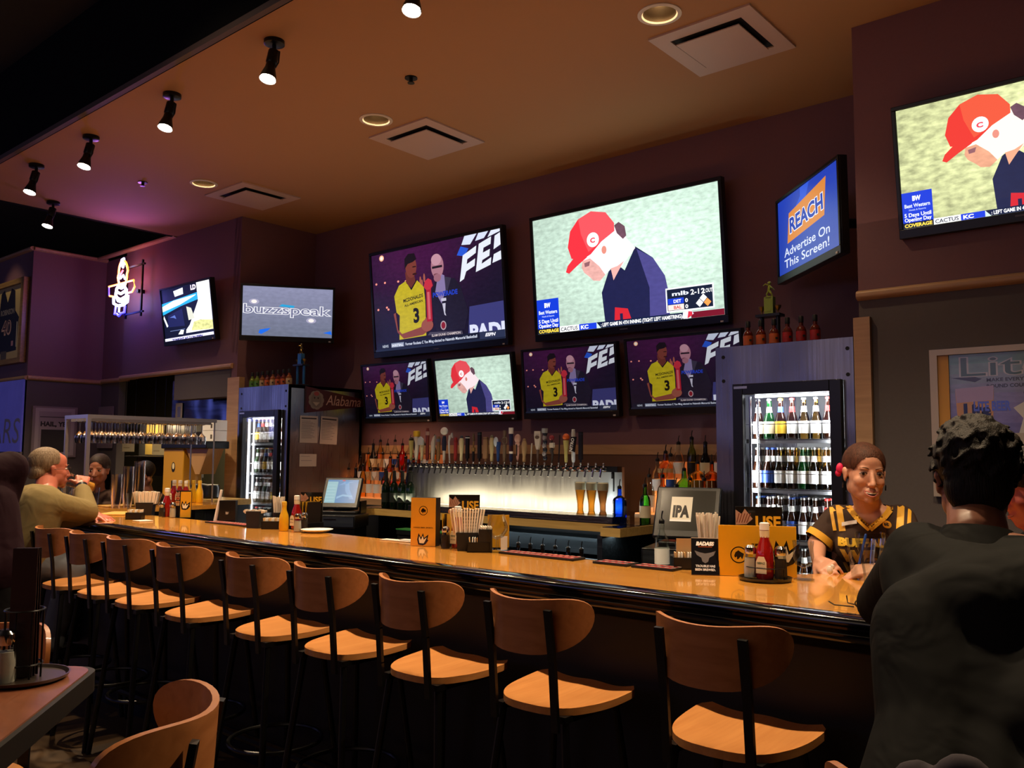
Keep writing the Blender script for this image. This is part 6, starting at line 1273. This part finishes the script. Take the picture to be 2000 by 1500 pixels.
def hand_parts(mb, wrist, d, up, s=1., side=1, curl=(.35, .4, .45, .5), spread=.06, thumb=.6, thc=.3):
    """palm plus five bent fingers. d: wrist -> knuckles, up: back-of-hand normal, side: +1 thumb on the left of d when seen from the back"""
    d = V(d).normalized(); up = (V(up) - d * V(up).dot(d)).normalized(); l = up.cross(d) * side; w = V(wrist)
    for k in range(5): t = k / 4 - .5; cap(mb, w + d * .012 * s + l * t * .035 * s, w + d * .085 * s + l * t * .062 * s, .0135 * s, .0115 * s, 10)
    cap(mb, w, w + d * .03 * s, .022 * s, .02 * s, 12)
    L = [(.040, .026, .021), (.045, .030, .022), (.041, .028, .021), (.032, .021, .018)]
    for k in range(4):
        off = (.5 - k / 3) * .062; p = w + d * (.088 - .006 * abs(k - 1)) * s + l * off * s; a = 0.; dd = (d + l * spread * (1.5 - k)).normalized(); r = [.0092, .0086, .0078, .0068]
        if k == 3: r = [x * .88 for x in r]
        for j, ln in enumerate(L[k]):
            a += curl[k] * (1. if j == 0 else 1.2); v = dd * math.cos(a) - up * math.sin(a); q = p + v * ln * s; cap(mb, p, q, r[j] * s, r[j + 1] * s, 10); p = q
    p = w + d * .022 * s + l * .026 * s; v = (d * .75 + l * thumb - up * .25).normalized(); q = p + v * .042 * s; cap(mb, p, q, .0125 * s, .0105 * s, 10); v = (d * (1 - thc * .3) + l * (thumb - .5) - up * thc).normalized(); p = q; q = p + v * .032 * s; cap(mb, p, q, .0102 * s, .0092 * s, 10); v = (v - up * thc * .5).normalized(); cap(mb, q, q + v * .026 * s, .0092 * s, .0075 * s, 10)
def skin(n, c): return mat('skin_' + n, c, .42, noise=.06, ns=25)
def hair_cap(c, R, s, name, mt, parent, extra=(), vox=.006, front=.5, bump=True):
    mb = MB(); E = lambda p, r: mb.sph(V(c) + R @ (V(p) * s), tuple(x * s for x in r), 16, 10, R)
    for p, r in extra: E(p, r)
    return remesh(mb, name, mt, parent, vox, 3)
def hairmat(n, c1, c2):
    m = wood('hair_' + n, c1, c2, (60, 60, 8), .6); m.node_tree.nodes['Principled BSDF'].inputs['Specular IOR Level'].default_value = .25; nt = m.node_tree; nz = nt.nodes.new('ShaderNodeTexNoise'); nz.inputs['Scale'].default_value = 5; bp = nt.nodes.new('ShaderNodeBump'); bp.inputs['Strength'].default_value = .45; bp.inputs['Distance'].default_value = .006
    mp = [x for x in nt.nodes if x.type == 'MAPPING'][0]; nt.links.new(mp.outputs[0], nz.inputs['Vector']); nt.links.new(nz.outputs[0], bp.inputs['Height']); nt.links.new(bp.outputs[0], nt.nodes['Principled BSDF'].inputs['Normal']); return m
def clothmat(n, c, r=.85):
    m = mat('cloth_' + n, c, r, spec=.12); nt = m.node_tree; tc = nt.nodes.new('ShaderNodeTexCoord'); a = nt.nodes.new('ShaderNodeTexNoise'); a.inputs['Scale'].default_value = 7; a.inputs['Detail'].default_value = 2; a.inputs['Distortion'].default_value = 1.2
    bp = nt.nodes.new('ShaderNodeBump'); bp.inputs['Strength'].default_value = .4; bp.inputs['Distance'].default_value = .025
    nt.links.new(tc.outputs['Object'], a.inputs['Vector']); nt.links.new(a.outputs[0], bp.inputs['Height']); nt.links.new(bp.outputs[0], nt.nodes['Principled BSDF'].inputs['Normal']); return m

# ---------------------------------------------------------------- the bartender
pw = thing('person', 'woman bartender in a brown and yellow Buffalo Wild Wings jersey, leaning on the bar', 'person', (0, 0, 0))
sk = skin('fair', '#c08a70')
hd_f = V((.60, -.80, -.04)); hc = aty(1689, 925, 3.40); Rh = basis(hd_f, -.06)
nb = aty(1697, 982, 3.47); sR = aty(1636, 1012, 3.50); sL = aty(1758, 1014, 3.47); eR = aty(1596, 1062, 3.44); wR = aty(1598, 1098, 3.30); eL = aty(1789, 1090, 3.33); wL = aty(1722, 1112, 3.21)
wR.z = max(wR.z, BZ + .035); wL.z = BZ + .04; eL.z = BZ + .06
chest = V(((sR.x + sL.x) / 2, 3.54, 1.20)); belly = V((-1.20, 3.62, 1.02)); pel = V((-1.22, 3.68, .90))
fw = V((.32, -.95, 0)).normalized(); rt = fw.cross(V((0, 0, 1)))
mb = MB(); E = head_parts(mb, hc, Rh, .955, 1.03); cap(mb, hc + Rh @ V((0, -.015, -.06)), nb + V((0, .0, -.02)), .048, .052)
for k in (-1, 0, 1): cap(mb, chest + rt * k * .07, belly + rt * k * .05, .085, .08)
cap(mb, sR, nb + V((0, 0, -.05)), .04, .05); cap(mb, sL, nb + V((0, 0, -.05)), .04, .05)
limb(mb, [sR, eR, wR], [.047, .037, .024]); limb(mb, [sL, eL, wL], [.047, .038, .024]); cap(mb, belly, pel, .1, .12)
for q in (-1, 1): limb(mb, [pel + rt * q * .08, pel + rt * q * .09 + V((0, .02, -.42)), pel + rt * q * .09 + V((0, .05, -.80))], [.085, .055, .04]); cap(mb, pel + rt * q * .09 + V((0, .05, -.86)), pel + rt * q * .09 + V((0, .05, -.86)) + fw * .14, .035, .028)
hand_parts(mb, wR, aty(1632, 1120, 3.2) - wR, V((-.3, -.5, .8)), .95, -1, (.3, .4, .5, .6), .04, .5, .4)
hand_parts(mb, wL, aty(1655, 1118, 3.17) - wL, V((.1, -.35, .9)), .95, 1, (.25, .3, .4, .5), .03, .4, .4)
bdy = remesh(mb, 'body', sk, pw, .0045, 6)
face(pw, hc, Rh, .955, '#5a3c28', True, look=(.002, .0), lash=True)
hm = hairmat('auburn', '#301a10', '#553020')
ex = [((0, -.026, .036), (.0765, .094, .085)), ((0, .006, .04), (.071, .077, .076)), ((0, -.10, .01), (.04, .035, .04))]
mb = MB()
for p, r in ex: mb.sph(hc + Rh @ V(p), r, 18, 12, Rh)
ho = remesh(mb, 'hair', hm, pw, .005, 2)
def carve(o, test):
    bm = bmesh.new(); bm.from_mesh(o.data); bmesh.ops.delete(bm, geom=[v for v in bm.verts if test(v.co)], context='VERTS'); bm.to_mesh(o.data); bm.free()
def hairline(c, R, s, top=.070, w_=.060, low=-.045):
    RT = R.transposed()
    def t(p):
        q = (RT @ (p - c)) / s; return (q.y > .0 and (q.x / w_) ** 2 + ((q.z + .012) / (top + .012)) ** 2 < 1) or (q.y > -.012 and q.z < .012) or q.z < low
    return t
carve(ho, hairline(hc, Rh, .955))
MB().sph(hc + Rh @ V((.085, -.03, .012)), (.014, .014, .022), 10, 8, Rh).sph(hc + Rh @ V((.088, -.034, -.006)), (.012, .012, .014), 10, 8, Rh).build('hair_flower', mat('flower_pink', '#d01c50', .5), pw)
for q in (-1, 1): MB().tube([hc + Rh @ V((q * .081, -.002, -.038 - .007 * k)) for k in range(4)], .0025, 6).build('earring', m_chrome, pw)
jm = clothmat('jersey_brown', '#3e302a')
mb = MB()
for k in (-1, 1): cap(mb, chest + rt * k * .075 + fw * .0, belly + rt * k * .055, .104, .098); mb.sph(chest + rt * k * .072 + fw * .085 + V((0, 0, -.045)), (.07, .062, .07)); cap(mb, (sR if k < 0 else sL), nb + V((0, 0, -.07)), .055, .062)
cap(mb, chest, belly, .11, .105); cap(mb, belly, pel + V((0, 0, .05)), .12, .14); cap(mb, chest + V((0, 0, .05)), nb + V((0, 0, -.085)), .09, .07)
mR = sR.lerp(eR, .78); mL = sL.lerp(eL, .72); limb(mb, [sR, mR], [.057, .058]); limb(mb, [sL, mL], [.057, .058])
jr = remesh(mb, 'jersey', jm, pw, .007, 5)
def trim_end(o, c, d):
    d = V(d).normalized(); carve(o, lambda p: (p - c).dot(d) > .0 and (p - c).length < .085)
dR_, dL_ = (eR - sR).normalized(), (eL - sL).normalized(); trim_end(jr, mR + dR_ * .02, dR_); trim_end(jr, mL + dL_ * .02, dL_)
up = V((0, 0, 1)); oN = nb + V((0, 0, -.02))
def fl(p): q = p - oN; return q.dot(rt), q.z, q.dot(fw)
def inV(p, k=1.): x, z, f = fl(p); return f > -.03 and z > -.066 * k + abs(x) * 1.0 and abs(x) < .072
carve(jr, lambda p: inV(p) or (fl(p)[1] > .012 and abs(fl(p)[0]) < .07))
bv = BVHTree.FromObject(jr, bpy.context.evaluated_depsgraph_get()); bvb = BVHTree.FromObject(bdy, bpy.context.evaluated_depsgraph_get())
def onto(bvh, O, r_, u_, dirn, off=.003, b2=None):
    def f(x, y, d):
        P = O + r_ * x + u_ * y; h = bvh.ray_cast(P - dirn * .5, dirn)
        if b2:
            g_ = b2.ray_cast(P - dirn * .5, dirn)
            if g_[0] is not None and (h[0] is None or g_[3] < h[3]): h = g_
        if h[0] is None: h2 = bvh.find_nearest(P); return h2[0] - dirn * (off + d)
        return h[0] - dirn * (off + d)
    return f
YEL = '#d8a028'
def strip(a, pts, wd, col, n=8):
    for (x0, y0), (x1, y1) in zip(pts, pts[1:]):
        for k in range(n): t0, t1 = k / n, (k + 1) / n; a.line([(x0 + (x1 - x0) * t0, y0 + (y1 - y0) * t0), (x0 + (x1 - x0) * (t1 + .002), y0 + (y1 - y0) * (t1 + .002))], wd, col)
    return a
a = Art(); a.eps = .00001; strip(a, [(-.072, .03), (-.073, .0), (-.05, -.03), (0, -.076), (.05, -.03), (.073, .0), (.072, .03)], .021, YEL)
a.build('collar', mat('cuff_yellow', YEL, .7), pw, map=onto(bv, oN, -rt, up, -fw, .007, bvb), z=1); a = Art(); a.eps = .00001
for q in (-1, 1): strip(a, [(q * .112, .02), (q * .098, -.09)], .024, YEL); strip(a, [(q * .142, .01), (q * .126, -.09)], .013, YEL)
for (w_, x, y, hh, ww, c1) in (('BUFFALO', -.01, -.142, .034, .21, '#dcb030'), ('WILD', -.01, -.2, .05, .2, '#c89c3c'), ('WINGS', -.01, -.252, .044, .18, '#b8903c')): a.text(w_, x, y, hh, c1, ww, .07, al='c')
a.ell(.06, -.055, .015, .014, '#d8a028'); a.poly([(.049, -.053), (.057, -.047), (.07, -.051), (.072, -.057), (.065, -.061), (.057, -.059), (.053, -.062)], '#1c140c')
a.build('lettering', m_print, pw, map=onto(bv, oN, -rt, up, -fw), z=1)
b_ = Art(); b_.rect(-.1, -.066, -.045, -.052, '#d8d0c8'); b_.build('name_tag', m_print, pw, map=lambda x, y, d: (lambda p: p + fw * .006)(onto(bv, oN, -rt, up, -fw)(x, y + (x + .08) * .25, d)))
for (c_, dd, nm) in ((mR, dR_, 'r'), (mL, dL_, 'l')):
    mb = MB(); mb.loft([mb.ring(c_ - dd * .008, dd, .0615, 24), mb.ring(c_ + dd * .02, dd, .0605, 24)], (False, False)); mb.loft([mb.ring(c_ - dd * .008, dd, .0615, 24), mb.ring(c_ - dd * .009, dd, .055, 24)], (False, False)); mb.build('cuff', mat('cuff_yellow', YEL, .7), pw)
vs = (sL + mL) / 2 + V((0, 0, 0)); sd_ = (-fw * .25 + rt * .0 + V((-.5, .9, 0)) * 0); cd = (V((0, 0, CH)) - vs).normalized(); rr_ = V((0, 0, 1)).cross(cd).normalized()
a = Art(); a.eps = .00002; a.text('3', .0, -.03, .06, '#d8d0cc', .04, .06); a.build('sleeve_number', m_print, pw, map=onto(bv, vs + rr_ * .012, rr_, rr_.cross(-cd).normalized() * -1 if False else V((0, 0, 1)), -cd))
mb = MB(); cap(mb, oN + fw * .11 + rt * .015 + V((0, 0, -.095)), oN + fw * .145 + rt * .045 + V((0, 0, -.22)), .005, .005, 8); mb.build('pen', mat('pen_blue', '#183c8c', .3), pw)
pm = clothmat('black_pants', '#141214'); mb = MB(); cap(mb, pel + rt * .05, pel - rt * .05, .13, .13)
for q in (-1, 1): limb(mb, [pel + rt * q * .08, pel + rt * q * .09 + V((0, .02, -.42)), pel + rt * q * .09 + V((0, .05, -.84))], [.105, .07, .06])
remesh(mb, 'trousers', pm, pw, .012, 3)
o = MB().sph((0, 0, 0), (.012, .008, .016), 7, 5).sph((.008, .004, .012), (.009, .007, .01), 6, 4).build('crumpled_cloth', m_white); o.location = aty(1621, 1117, 3.19); o.location.z = Z0 + .018; tag(o, 'small crumpled white cloth in the hands of the bartender', 'cloth')

# ---------------------------------------------------------------- the man in the dark shirt
pm_ = thing('person', 'man with dark wavy hair and dark shirt seen from behind at the bar', 'person', (0, 0, 0)); sk2 = skin('tan', '#9a6248')
hc = aty(1903, 940, 2.22); f_ = V((-.30, .95, -.12)).normalized(); Rh = basis(f_, .05)
nb = aty(1910, 1045, 2.10); sL = aty(1800, 1090, 2.13); sR = V((-.20, 2.02, sL.z - .0)); eL = aty(1722, 1180, 2.36); eL.z = max(eL.z, BZ + .05); wL = V((-.70, 2.66, BZ + .05)); eR = V((-.10, 2.30, 1.12)); wR = V((-.48, 2.62, BZ + .04))
chest = V((-.40, 1.98, 1.14)); belly = V((-.385, 1.86, .98)); pel = V((-.38, 1.76, .87)); rt2 = V((.94, .28, 0)).normalized()
mb = MB(); head_parts(mb, hc, Rh, 1.0, 1.08); cap(mb, hc + Rh @ V((0, -.02, -.06)), nb, .058, .062)
for k in (-1, 1): cap(mb, chest + rt2 * k * .09, pel + rt2 * k * .06, .1, .11)
cap(mb, sL, nb + V((0, 0, -.04)), .05, .06); cap(mb, sR, nb + V((0, 0, -.04)), .05, .06); limb(mb, [sL, eL, wL], [.054, .044, .028]); limb(mb, [sR, eR, wR], [.054, .044, .028])
hand_parts(mb, wL, V((.25, .3, -.12)), V((0, .1, 1)), 1.05, -1, (.2, .25, .3, .3)); hand_parts(mb, wR, V((-.2, .25, -.1)), V((0, .1, 1)), 1.05, 1, (.2, .25, .3, .3))
kn = [pel + rt2 * q * .11 + V((-.0, .1, -.36)) for q in (-1, 1)]
for q, k in zip((-1, 1), kn): limb(mb, [pel + rt2 * q * .09, k, k + V((0, -.08, -.41))], [.09, .062, .045]); cap(mb, k + V((0, -.08, -.45)), k + V((-.02, .08, -.46)), .04, .03)
remesh(mb, 'body', sk2, pm_, .0055, 3)
face(pm_, hc, Rh, 1.0, '#1c1410')
random.seed(5); hb = hairmat('black', '#0c0907', '#241a13'); mb = MB()
for p, r in (((0, -.028, .05), (.087, .108, .092)), ((0, -.085, -.02), (.07, .045, .07)), ((0, .04, .105), (.06, .05, .035))): mb.sph(hc + Rh @ V(p), r, 18, 12, Rh)
for k in range(120):
    th, ph = random.uniform(0, 2 * PI), random.uniform(.05, 2.0); n_ = V((math.cos(th) * math.sin(ph), math.sin(th) * math.sin(ph), math.cos(ph))); p = V((n_.x * .086, n_.y * .106 - .026, n_.z * .092 + .048))
    if p.y > .06 and p.z < .09: continue
    t_ = V((n_.y * .4 + random.uniform(-.6, .6), -.6, -.5)); t_ = (t_ - n_ * t_.dot(n_)).normalized(); q0 = hc + Rh @ p; q1 = hc + Rh @ (p + t_ * .035 + n_ * .006)
    cap(mb, q0, q1, .0095, .005, 8)
ho = remesh(mb, 'hair', hb, pm_, .0045, 4); RT = Rh.transposed(); c_ = hc.copy()
carve(ho, lambda p: (lambda q: (q.y > .05 and q.z < .07) or (q.y > -.0 and q.z < .03) or (abs(q.x) > .05 and q.z < -.02 and q.y > -.035) or q.z < -.075)(RT @ (p - c_)))
sm = clothmat('dark_shirt', '#141413', .8); mb = MB()
for k in (-1, 0, 1): cap(mb, chest + rt2 * k * .11 + V((0, -.02, 0)), belly + rt2 * k * .08 + V((0, -.02, 0)), .125, .125); cap(mb, belly + rt2 * k * .08 + V((0, -.02, 0)), pel + rt2 * k * .08, .125, .145)
for s_ in (sL, sR): cap(mb, s_, nb + V((0, -.02, -.07)), .075, .078); cap(mb, s_, chest + V((0, -.02, .05)), .085, .13); cap(mb, s_ + V((0, -.03, -.03)), belly + (s_ - nb) * .35 + V((0, 0, .06)), .085, .115)
limb(mb, [sL, eL, eL.lerp(wL, .9)], [.079, .064, .043]); limb(mb, [sR, eR, eR.lerp(wR, .9)], [.079, .064, .043])
mb.sph(chest + V((.0, -.03, -.03)), (.21, .125, .2), 20, 14, basis((-.28, .94, 0))); mb.sph(sR.lerp(chest, .45) + V((.02, -.03, -.04)), (.13, .12, .16)); remesh(mb, 'shirt', sm, pm_, .008, 14)
mb = MB(); r0 = mb.ring(nb + V((0, -.01, -.05)), V((0, .25, 1)), .085, 24); r1 = mb.ring(nb + V((0, .0, .012)), V((0, .25, 1)), .068, 24); r2 = mb.ring(nb + V((0, -.01, -.04)), V((0, .25, 1)), .098, 24); mb.loft([r0, r1, r2], (False, False)); mb.build('collar', sm, pm_)
mb = MB(); cap(mb, pel + rt2 * .08, pel - rt2 * .08, .135, .135)
for q, k in zip((-1, 1), kn): limb(mb, [pel + rt2 * q * .09, k, k + V((0, -.08, -.40))], [.125, .085, .065])
remesh(mb, 'trousers', clothmat('dark_jeans', '#14161c'), pm_, .012, 3)
for q, k in zip((-1, 1), kn): mb = MB(); cap(mb, k + V((0, -.08, -.455)), k + V((-.02, .09, -.465)), .05, .04); mb.build('shoe', m_bk, pm_)
# floral cloth hanging at the bottom right
mb = MB()
for k in range(14): random.seed(k); mb.sph((random.uniform(-.12, .12), random.uniform(-.03, .03), random.uniform(-.1, .06)), (.06, .04, .06), 10, 8)
o = remesh(mb, 'draped_jacket', mat('floral_cloth', '#342c34', .9, noise=.8, ns=14), None, .01, 4); o.location = (-.27, 1.17, 1.05); o.scale = (.72, .7, .9); tag(o, 'pale patterned jacket draped over a stool behind the man in dark shirt', 'jacket')

# ---------------------------------------------------------------- the man in the olive shirt
po = thing('person', 'man in an olive shirt and glasses drinking beer at the left of the bar', 'person', (0, 0, 0)); sk3 = skin('ruddy', '#b06450')
hc = aty(100, 916, 2.28); f_ = V((.12, .99, -.02)).normalized(); Rh = basis(f_, .0); nb = aty(88, 968, 2.19); sR = aty(88, 985, 2.16) + V((.1, 0, 0)); sL = sR + V((-.36, .03, .02)); eR = aty(168, 1003, 2.40); eR.z += .01
wR = aty(160, 950, 2.44); eL = V((-5.72, 2.42, 1.12)); wL = aty(186, 1010, 2.50); wL.z = BZ + .035
chest = V((-5.52, 2.13, 1.18)); belly = V((-5.56, 2.08, 1.0)); pel = V((-5.60, 2.06, .86)); r3 = V((1, -.1, 0)).normalized()
mb = MB(); head_parts(mb, hc, Rh, 1.04, 1.12); cap(mb, hc + Rh @ V((0, -.02, -.06)), nb + V((0, 0, -.02)), .062, .066)
for k in (-1, 1): cap(mb, chest + r3 * k * .08, pel + r3 * k * .07, .11, .12)
cap(mb, sR, nb + V((0, 0, -.05)), .05, .06); cap(mb, sL, nb + V((0, 0, -.05)), .05, .06); limb(mb, [sR, eR, wR], [.055, .045, .03]); limb(mb, [sL, eL, wL], [.055, .045, .03])
gp_ = aty(163, 924, 2.50); hand_parts(mb, wR, gp_ - wR + V((0, 0, .02)), V((1, -.3, .2)), 1.1, 1, (.75, .8, .85, .9), .02, .7, .6)
hand_parts(mb, wL, aty(222, 1018, 2.55) - wL, V((0, 0, 1)), 1.1, -1, (.12, .15, .2, .2), .12)
kn = [pel + r3 * q * .12 + V((0, .44, -.04)) for q in (-1, 1)]; kn[1] = V((-5.40, 2.30, .80)) + V((0, .12, 0)) * 0
for q, k in zip((-1, 1), kn): limb(mb, [pel + r3 * q * .09, k, k + V((0, -.1, -.42))], [.09, .062, .045]); cap(mb, k + V((0, -.1, -.46)), k + V((0, .06, -.49)), .04, .03)
remesh(mb, 'body', sk3, po, .006, 3); face(po, hc, Rh, 1.04, '#6a5a4c')
mb = MB()
for p, r in (((0, -.035, .045), (.083, .1, .088)), ((0, -.08, -.02), (.075, .05, .055))): mb.sph(hc + Rh @ (V(p) * 1.04), tuple(x * 1.04 for x in r), 18, 12, Rh)
ho = remesh(mb, 'hair', hairmat('grey_brown', '#5c4a38', '#8a7660'), po, .006, 2); RT = Rh.transposed(); c3 = hc.copy()
carve(ho, lambda p: (lambda q: (q.y > .035 and q.z < .115) or (q.y > -.01 and q.z < .03) or q.z < -.065)(RT @ (p - c3)))
T = lambda p: hc + Rh @ (V(p) * 1.04)
gl = MB()
for q in (-1, 1): gl.tube([T((q * .032 + .021 * math.cos(t), .098, -.004 + .016 * math.sin(t))) for t in [2 * PI * i / 14 for i in range(14)]], .0012, 6, True).tube([T((q * .053, .096, .0)), T((q * .078, .06, .002)), T((q * .082, -.005, .0))], .0013, 6)
gl.tube([T((-.01, .1, .0)), T((.01, .1, .0))], .0013, 6).build('glasses', m_bkm, po)
om = clothmat('olive_shirt', '#7c6c48'); mb = MB()
for k in (-1, 0, 1): cap(mb, chest + r3 * k * .09, belly + r3 * k * .09, .13, .145); cap(mb, belly + r3 * k * .09, pel + r3 * k * .09, .145, .15)
for s_ in (sL, sR): cap(mb, s_, nb + V((0, -.01, -.07)), .08, .08); cap(mb, s_, chest, .09, .13)
limb(mb, [sR, eR, eR.lerp(wR, .8)], [.085, .072, .05]); limb(mb, [sL, eL, eL.lerp(wL, .85)], [.085, .07, .05]); cap(mb, eR + V((-.02, 0, -.02)), eR + V((-.14, -.06, -.05)), .06, .06)
remesh(mb, 'shirt', om, po, .009, 4)
mb = MB(); mb.loft([mb.ring(nb + V((0, -.01, -.03)), V((0, .2, 1)), .09, 24), mb.ring(nb + V((0, 0, .015)), V((0, .2, 1)), .074, 24), mb.ring(nb + V((0, -.01, -.02)), V((0, .2, 1)), .098, 24)], (False, False)); mb.build('collar', om, po)
mb = MB(); dW = (wR - eR).normalized(); mb.loft([mb.ring(wR - dW * .012, dW, .034, 18), mb.ring(wR + dW * .01, dW, .033, 18)]); mb.build('wristwatch', m_plastic, po); MB().sph(wR + V((.03, -.012, 0)), (.008, .01, .013)).build('watch_face', m_chrome, po)
mb = MB(); cap(mb, pel + r3 * .08, pel - r3 * .08, .14, .14)
for q, k in zip((-1, 1), kn): limb(mb, [pel + r3 * q * .09, k, k + V((0, -.1, -.42))], [.115, .085, .065])
remesh(mb, 'jeans', clothmat('jeans_grey', '#5c6068'), po, .012, 3)
for q, k in zip((-1, 1), kn): mb = MB(); cap(mb, k + V((0, -.1, -.46)), k + V((0, .08, -.49)), .05, .04); mb.build('shoe', m_bk, po)
gd = V((.12, .92, -.34)).normalized(); mo = T((0, .112, -.066))
t = thing('beer_glass', 'tilted half full beer glass held to the mouth of the man in olive', 'beer glass', mo + gd * .15, rot=(-gd).to_track_quat('Z', 'Y').to_euler())
PG = [(.029, 0), (.03, .006), (.034, .08), (.043, .165)]; MB().lathe(PG, n=24, cap=(1, 0)).build('glass', g_thin, t); MB().lathe([(.026, .006), (.031, .08), (.034, .1)], n=24).build('beer', mat('beer_solid', '#c88830', .3), t)

# ---------------------------------------------------------------- the other figures
def sitter(lbl, px, py, y, fwd, skc, hair, top, zs, extra_hair=(), s=1., cap_=None, arms=True, full=True, faceon=True):
    t = thing('person', lbl, 'person', (0, 0, 0)); c = aty(px, py, y); R = basis(fwd); f = V(fwd); f.z = 0; f.normalize(); r_ = f.cross(V((0, 0, 1))); n_ = c - f * .03 + V((0, 0, -.16 * s)); ch = n_ + V((0, 0, -.2)); pv = V((n_.x, n_.y, zs + .1)) - f * .04
    mb = MB(); head_parts(mb, c, R, s); cap(mb, c + V((0, 0, -.06)), n_, .05, .055); sh = [n_ + r_ * q * .165 * s + V((0, 0, -.05)) for q in (-1, 1)]
    for k in (-1, 1): cap(mb, ch + r_ * k * .07, pv + r_ * k * .06, .09, .1)
    el = [q + V((0, 0, -.26)) + f * .08 for q in sh]; wr = [e + f * .2 + V((0, 0, .05)) for e in el]
    for q in (0, 1): cap(mb, sh[q], n_ + V((0, 0, -.05)), .045, .05); limb(mb, [sh[q], el[q], wr[q]], [.048, .038, .025]); hand_parts(mb, wr[q], f, V((0, 0, 1)), 1, -1 if q == 0 else 1)
    st_ = zs < .85; kk = []
    for q in (-1, 1):
        k = pv + r_ * q * .1 + (f * .42 + V((0, 0, -.06)) if st_ else V((0, 0, -.45))); kk.append(k); an = k + V((0, 0, -max(.2, k.z - .09))); limb(mb, [pv + r_ * q * .08, k, an], [.085, .06, .042]); cap(mb, an + V((0, 0, -.04)), an + V((0, 0, -.045)) + f * .14, .035, .028)
    remesh(mb, 'body', skin(skc[1:], skc), t, .007, 3)
    if faceon: face(t, c, R, s, '#1c120e')
    mb = MB()
    for k in (-1, 0, 1): cap(mb, ch + r_ * k * .08, pv + r_ * k * .07, .115, .13)
    for q in (0, 1): cap(mb, sh[q], n_ + V((0, 0, -.07)), .065, .068); limb(mb, [sh[q], el[q], el[q].lerp(wr[q], .8)], [.068, .055, .04])
    tp_ = remesh(mb, 'top', top, t, .01, 4)
    mb = MB()
    for q, k in zip((-1, 1), kk): limb(mb, [pv + r_ * q * .08, k, k + V((0, 0, -max(.2, k.z - .12)))], [.11, .075, .06])
    remesh(mb, 'trousers', pm, t, .013, 2)
    for k in kk: mb = MB(); b0 = k + V((0, 0, -max(.2, k.z - .05))); cap(mb, b0, b0 + f * .15, .045, .038); mb.build('shoe', m_bk, t)
    mb = MB()
    for p, r in [((0, -.03, .045), (.083, .1, .088)), ((0, .006, .045), (.073, .08, .08))] + list(extra_hair): mb.sph(c + R @ (V(p) * s), tuple(x * s for x in r), 16, 12, R)
    h = remesh(mb, 'hair', hair, t, .006, 2); RT = R.transposed()
    carve(h, hairline(c, R, s, .07, .058, -.3 if extra_hair else -.06))
    if cap_:
        mb = MB(); mb.sph(c + R @ V((0, -.02, .06)), (.089, .105, .078), 20, 12, R); cp = remesh(mb, 'cap', cap_, t, .006, 1); carve(cp, lambda p: (RT @ (p - c)).z < .05)
        MB().prism([(.075 * math.cos(a_), .06 + .085 * math.sin(a_)) for a_ in [PI * k / 10 for k in range(11)]], -.004, .004, Matrix.Translation(c + R @ V((0, 0, .052))) @ (R @ Matrix.Rotation(-.15, 3, 'X')).to_4x4()).build('visor', cap_, t)
    return t
sitter('dark haired woman seated beyond the glass rack post, facing the camera', 192, 918, 3.42, (.72, -.66, -.08), '#a06a54', hairmat('dark', '#170e0c', '#2c1a14'), clothmat('brown_top', '#54423a'), .76, [((0, -.06, -.08), (.09, .06, .14)), ((-.074, -.0, -.09), (.022, .04, .13)), ((.074, -.0, -.09), (.022, .04, .13))], 1.08)
dup(st0, (-7.66, 3.36, 0), -1.6, 'stool under the dark haired woman at the left end')
sitter('staff member in a black cap bent forward behind the plastic cups', 283, 930, 3.95, (-.5, -.75, -.7), '#7a4c3c', hairmat('dark2', '#120c0a', '#201410'), clothmat('staff_top', '#2e2620'), .92, (), 1., mat('cap_black', '#101218', .6))
sitter('person in a dark cap with reddish lit face cut by the right edge', 2018, 955, 3.25, (-.9, -.35, -.25), '#b0584a', hairmat('dark3', '#120c0a', '#201410'), clothmat('black_top', '#121214'), .9, (), 1., mat('cap_charcoal', '#1c1a1a', .6))  # reddish light on the face is put into the skin colour
sitter('person in a dark maroon shirt at the far left edge, mostly cut off', -70, 800, 1.12, (-.95, -.3, 0), '#7a4c3c', hairmat('dark4', '#120c0a', '#201410'), clothmat('maroon_shirt', '#26121a'), .98, (), 1.05, faceon=False)
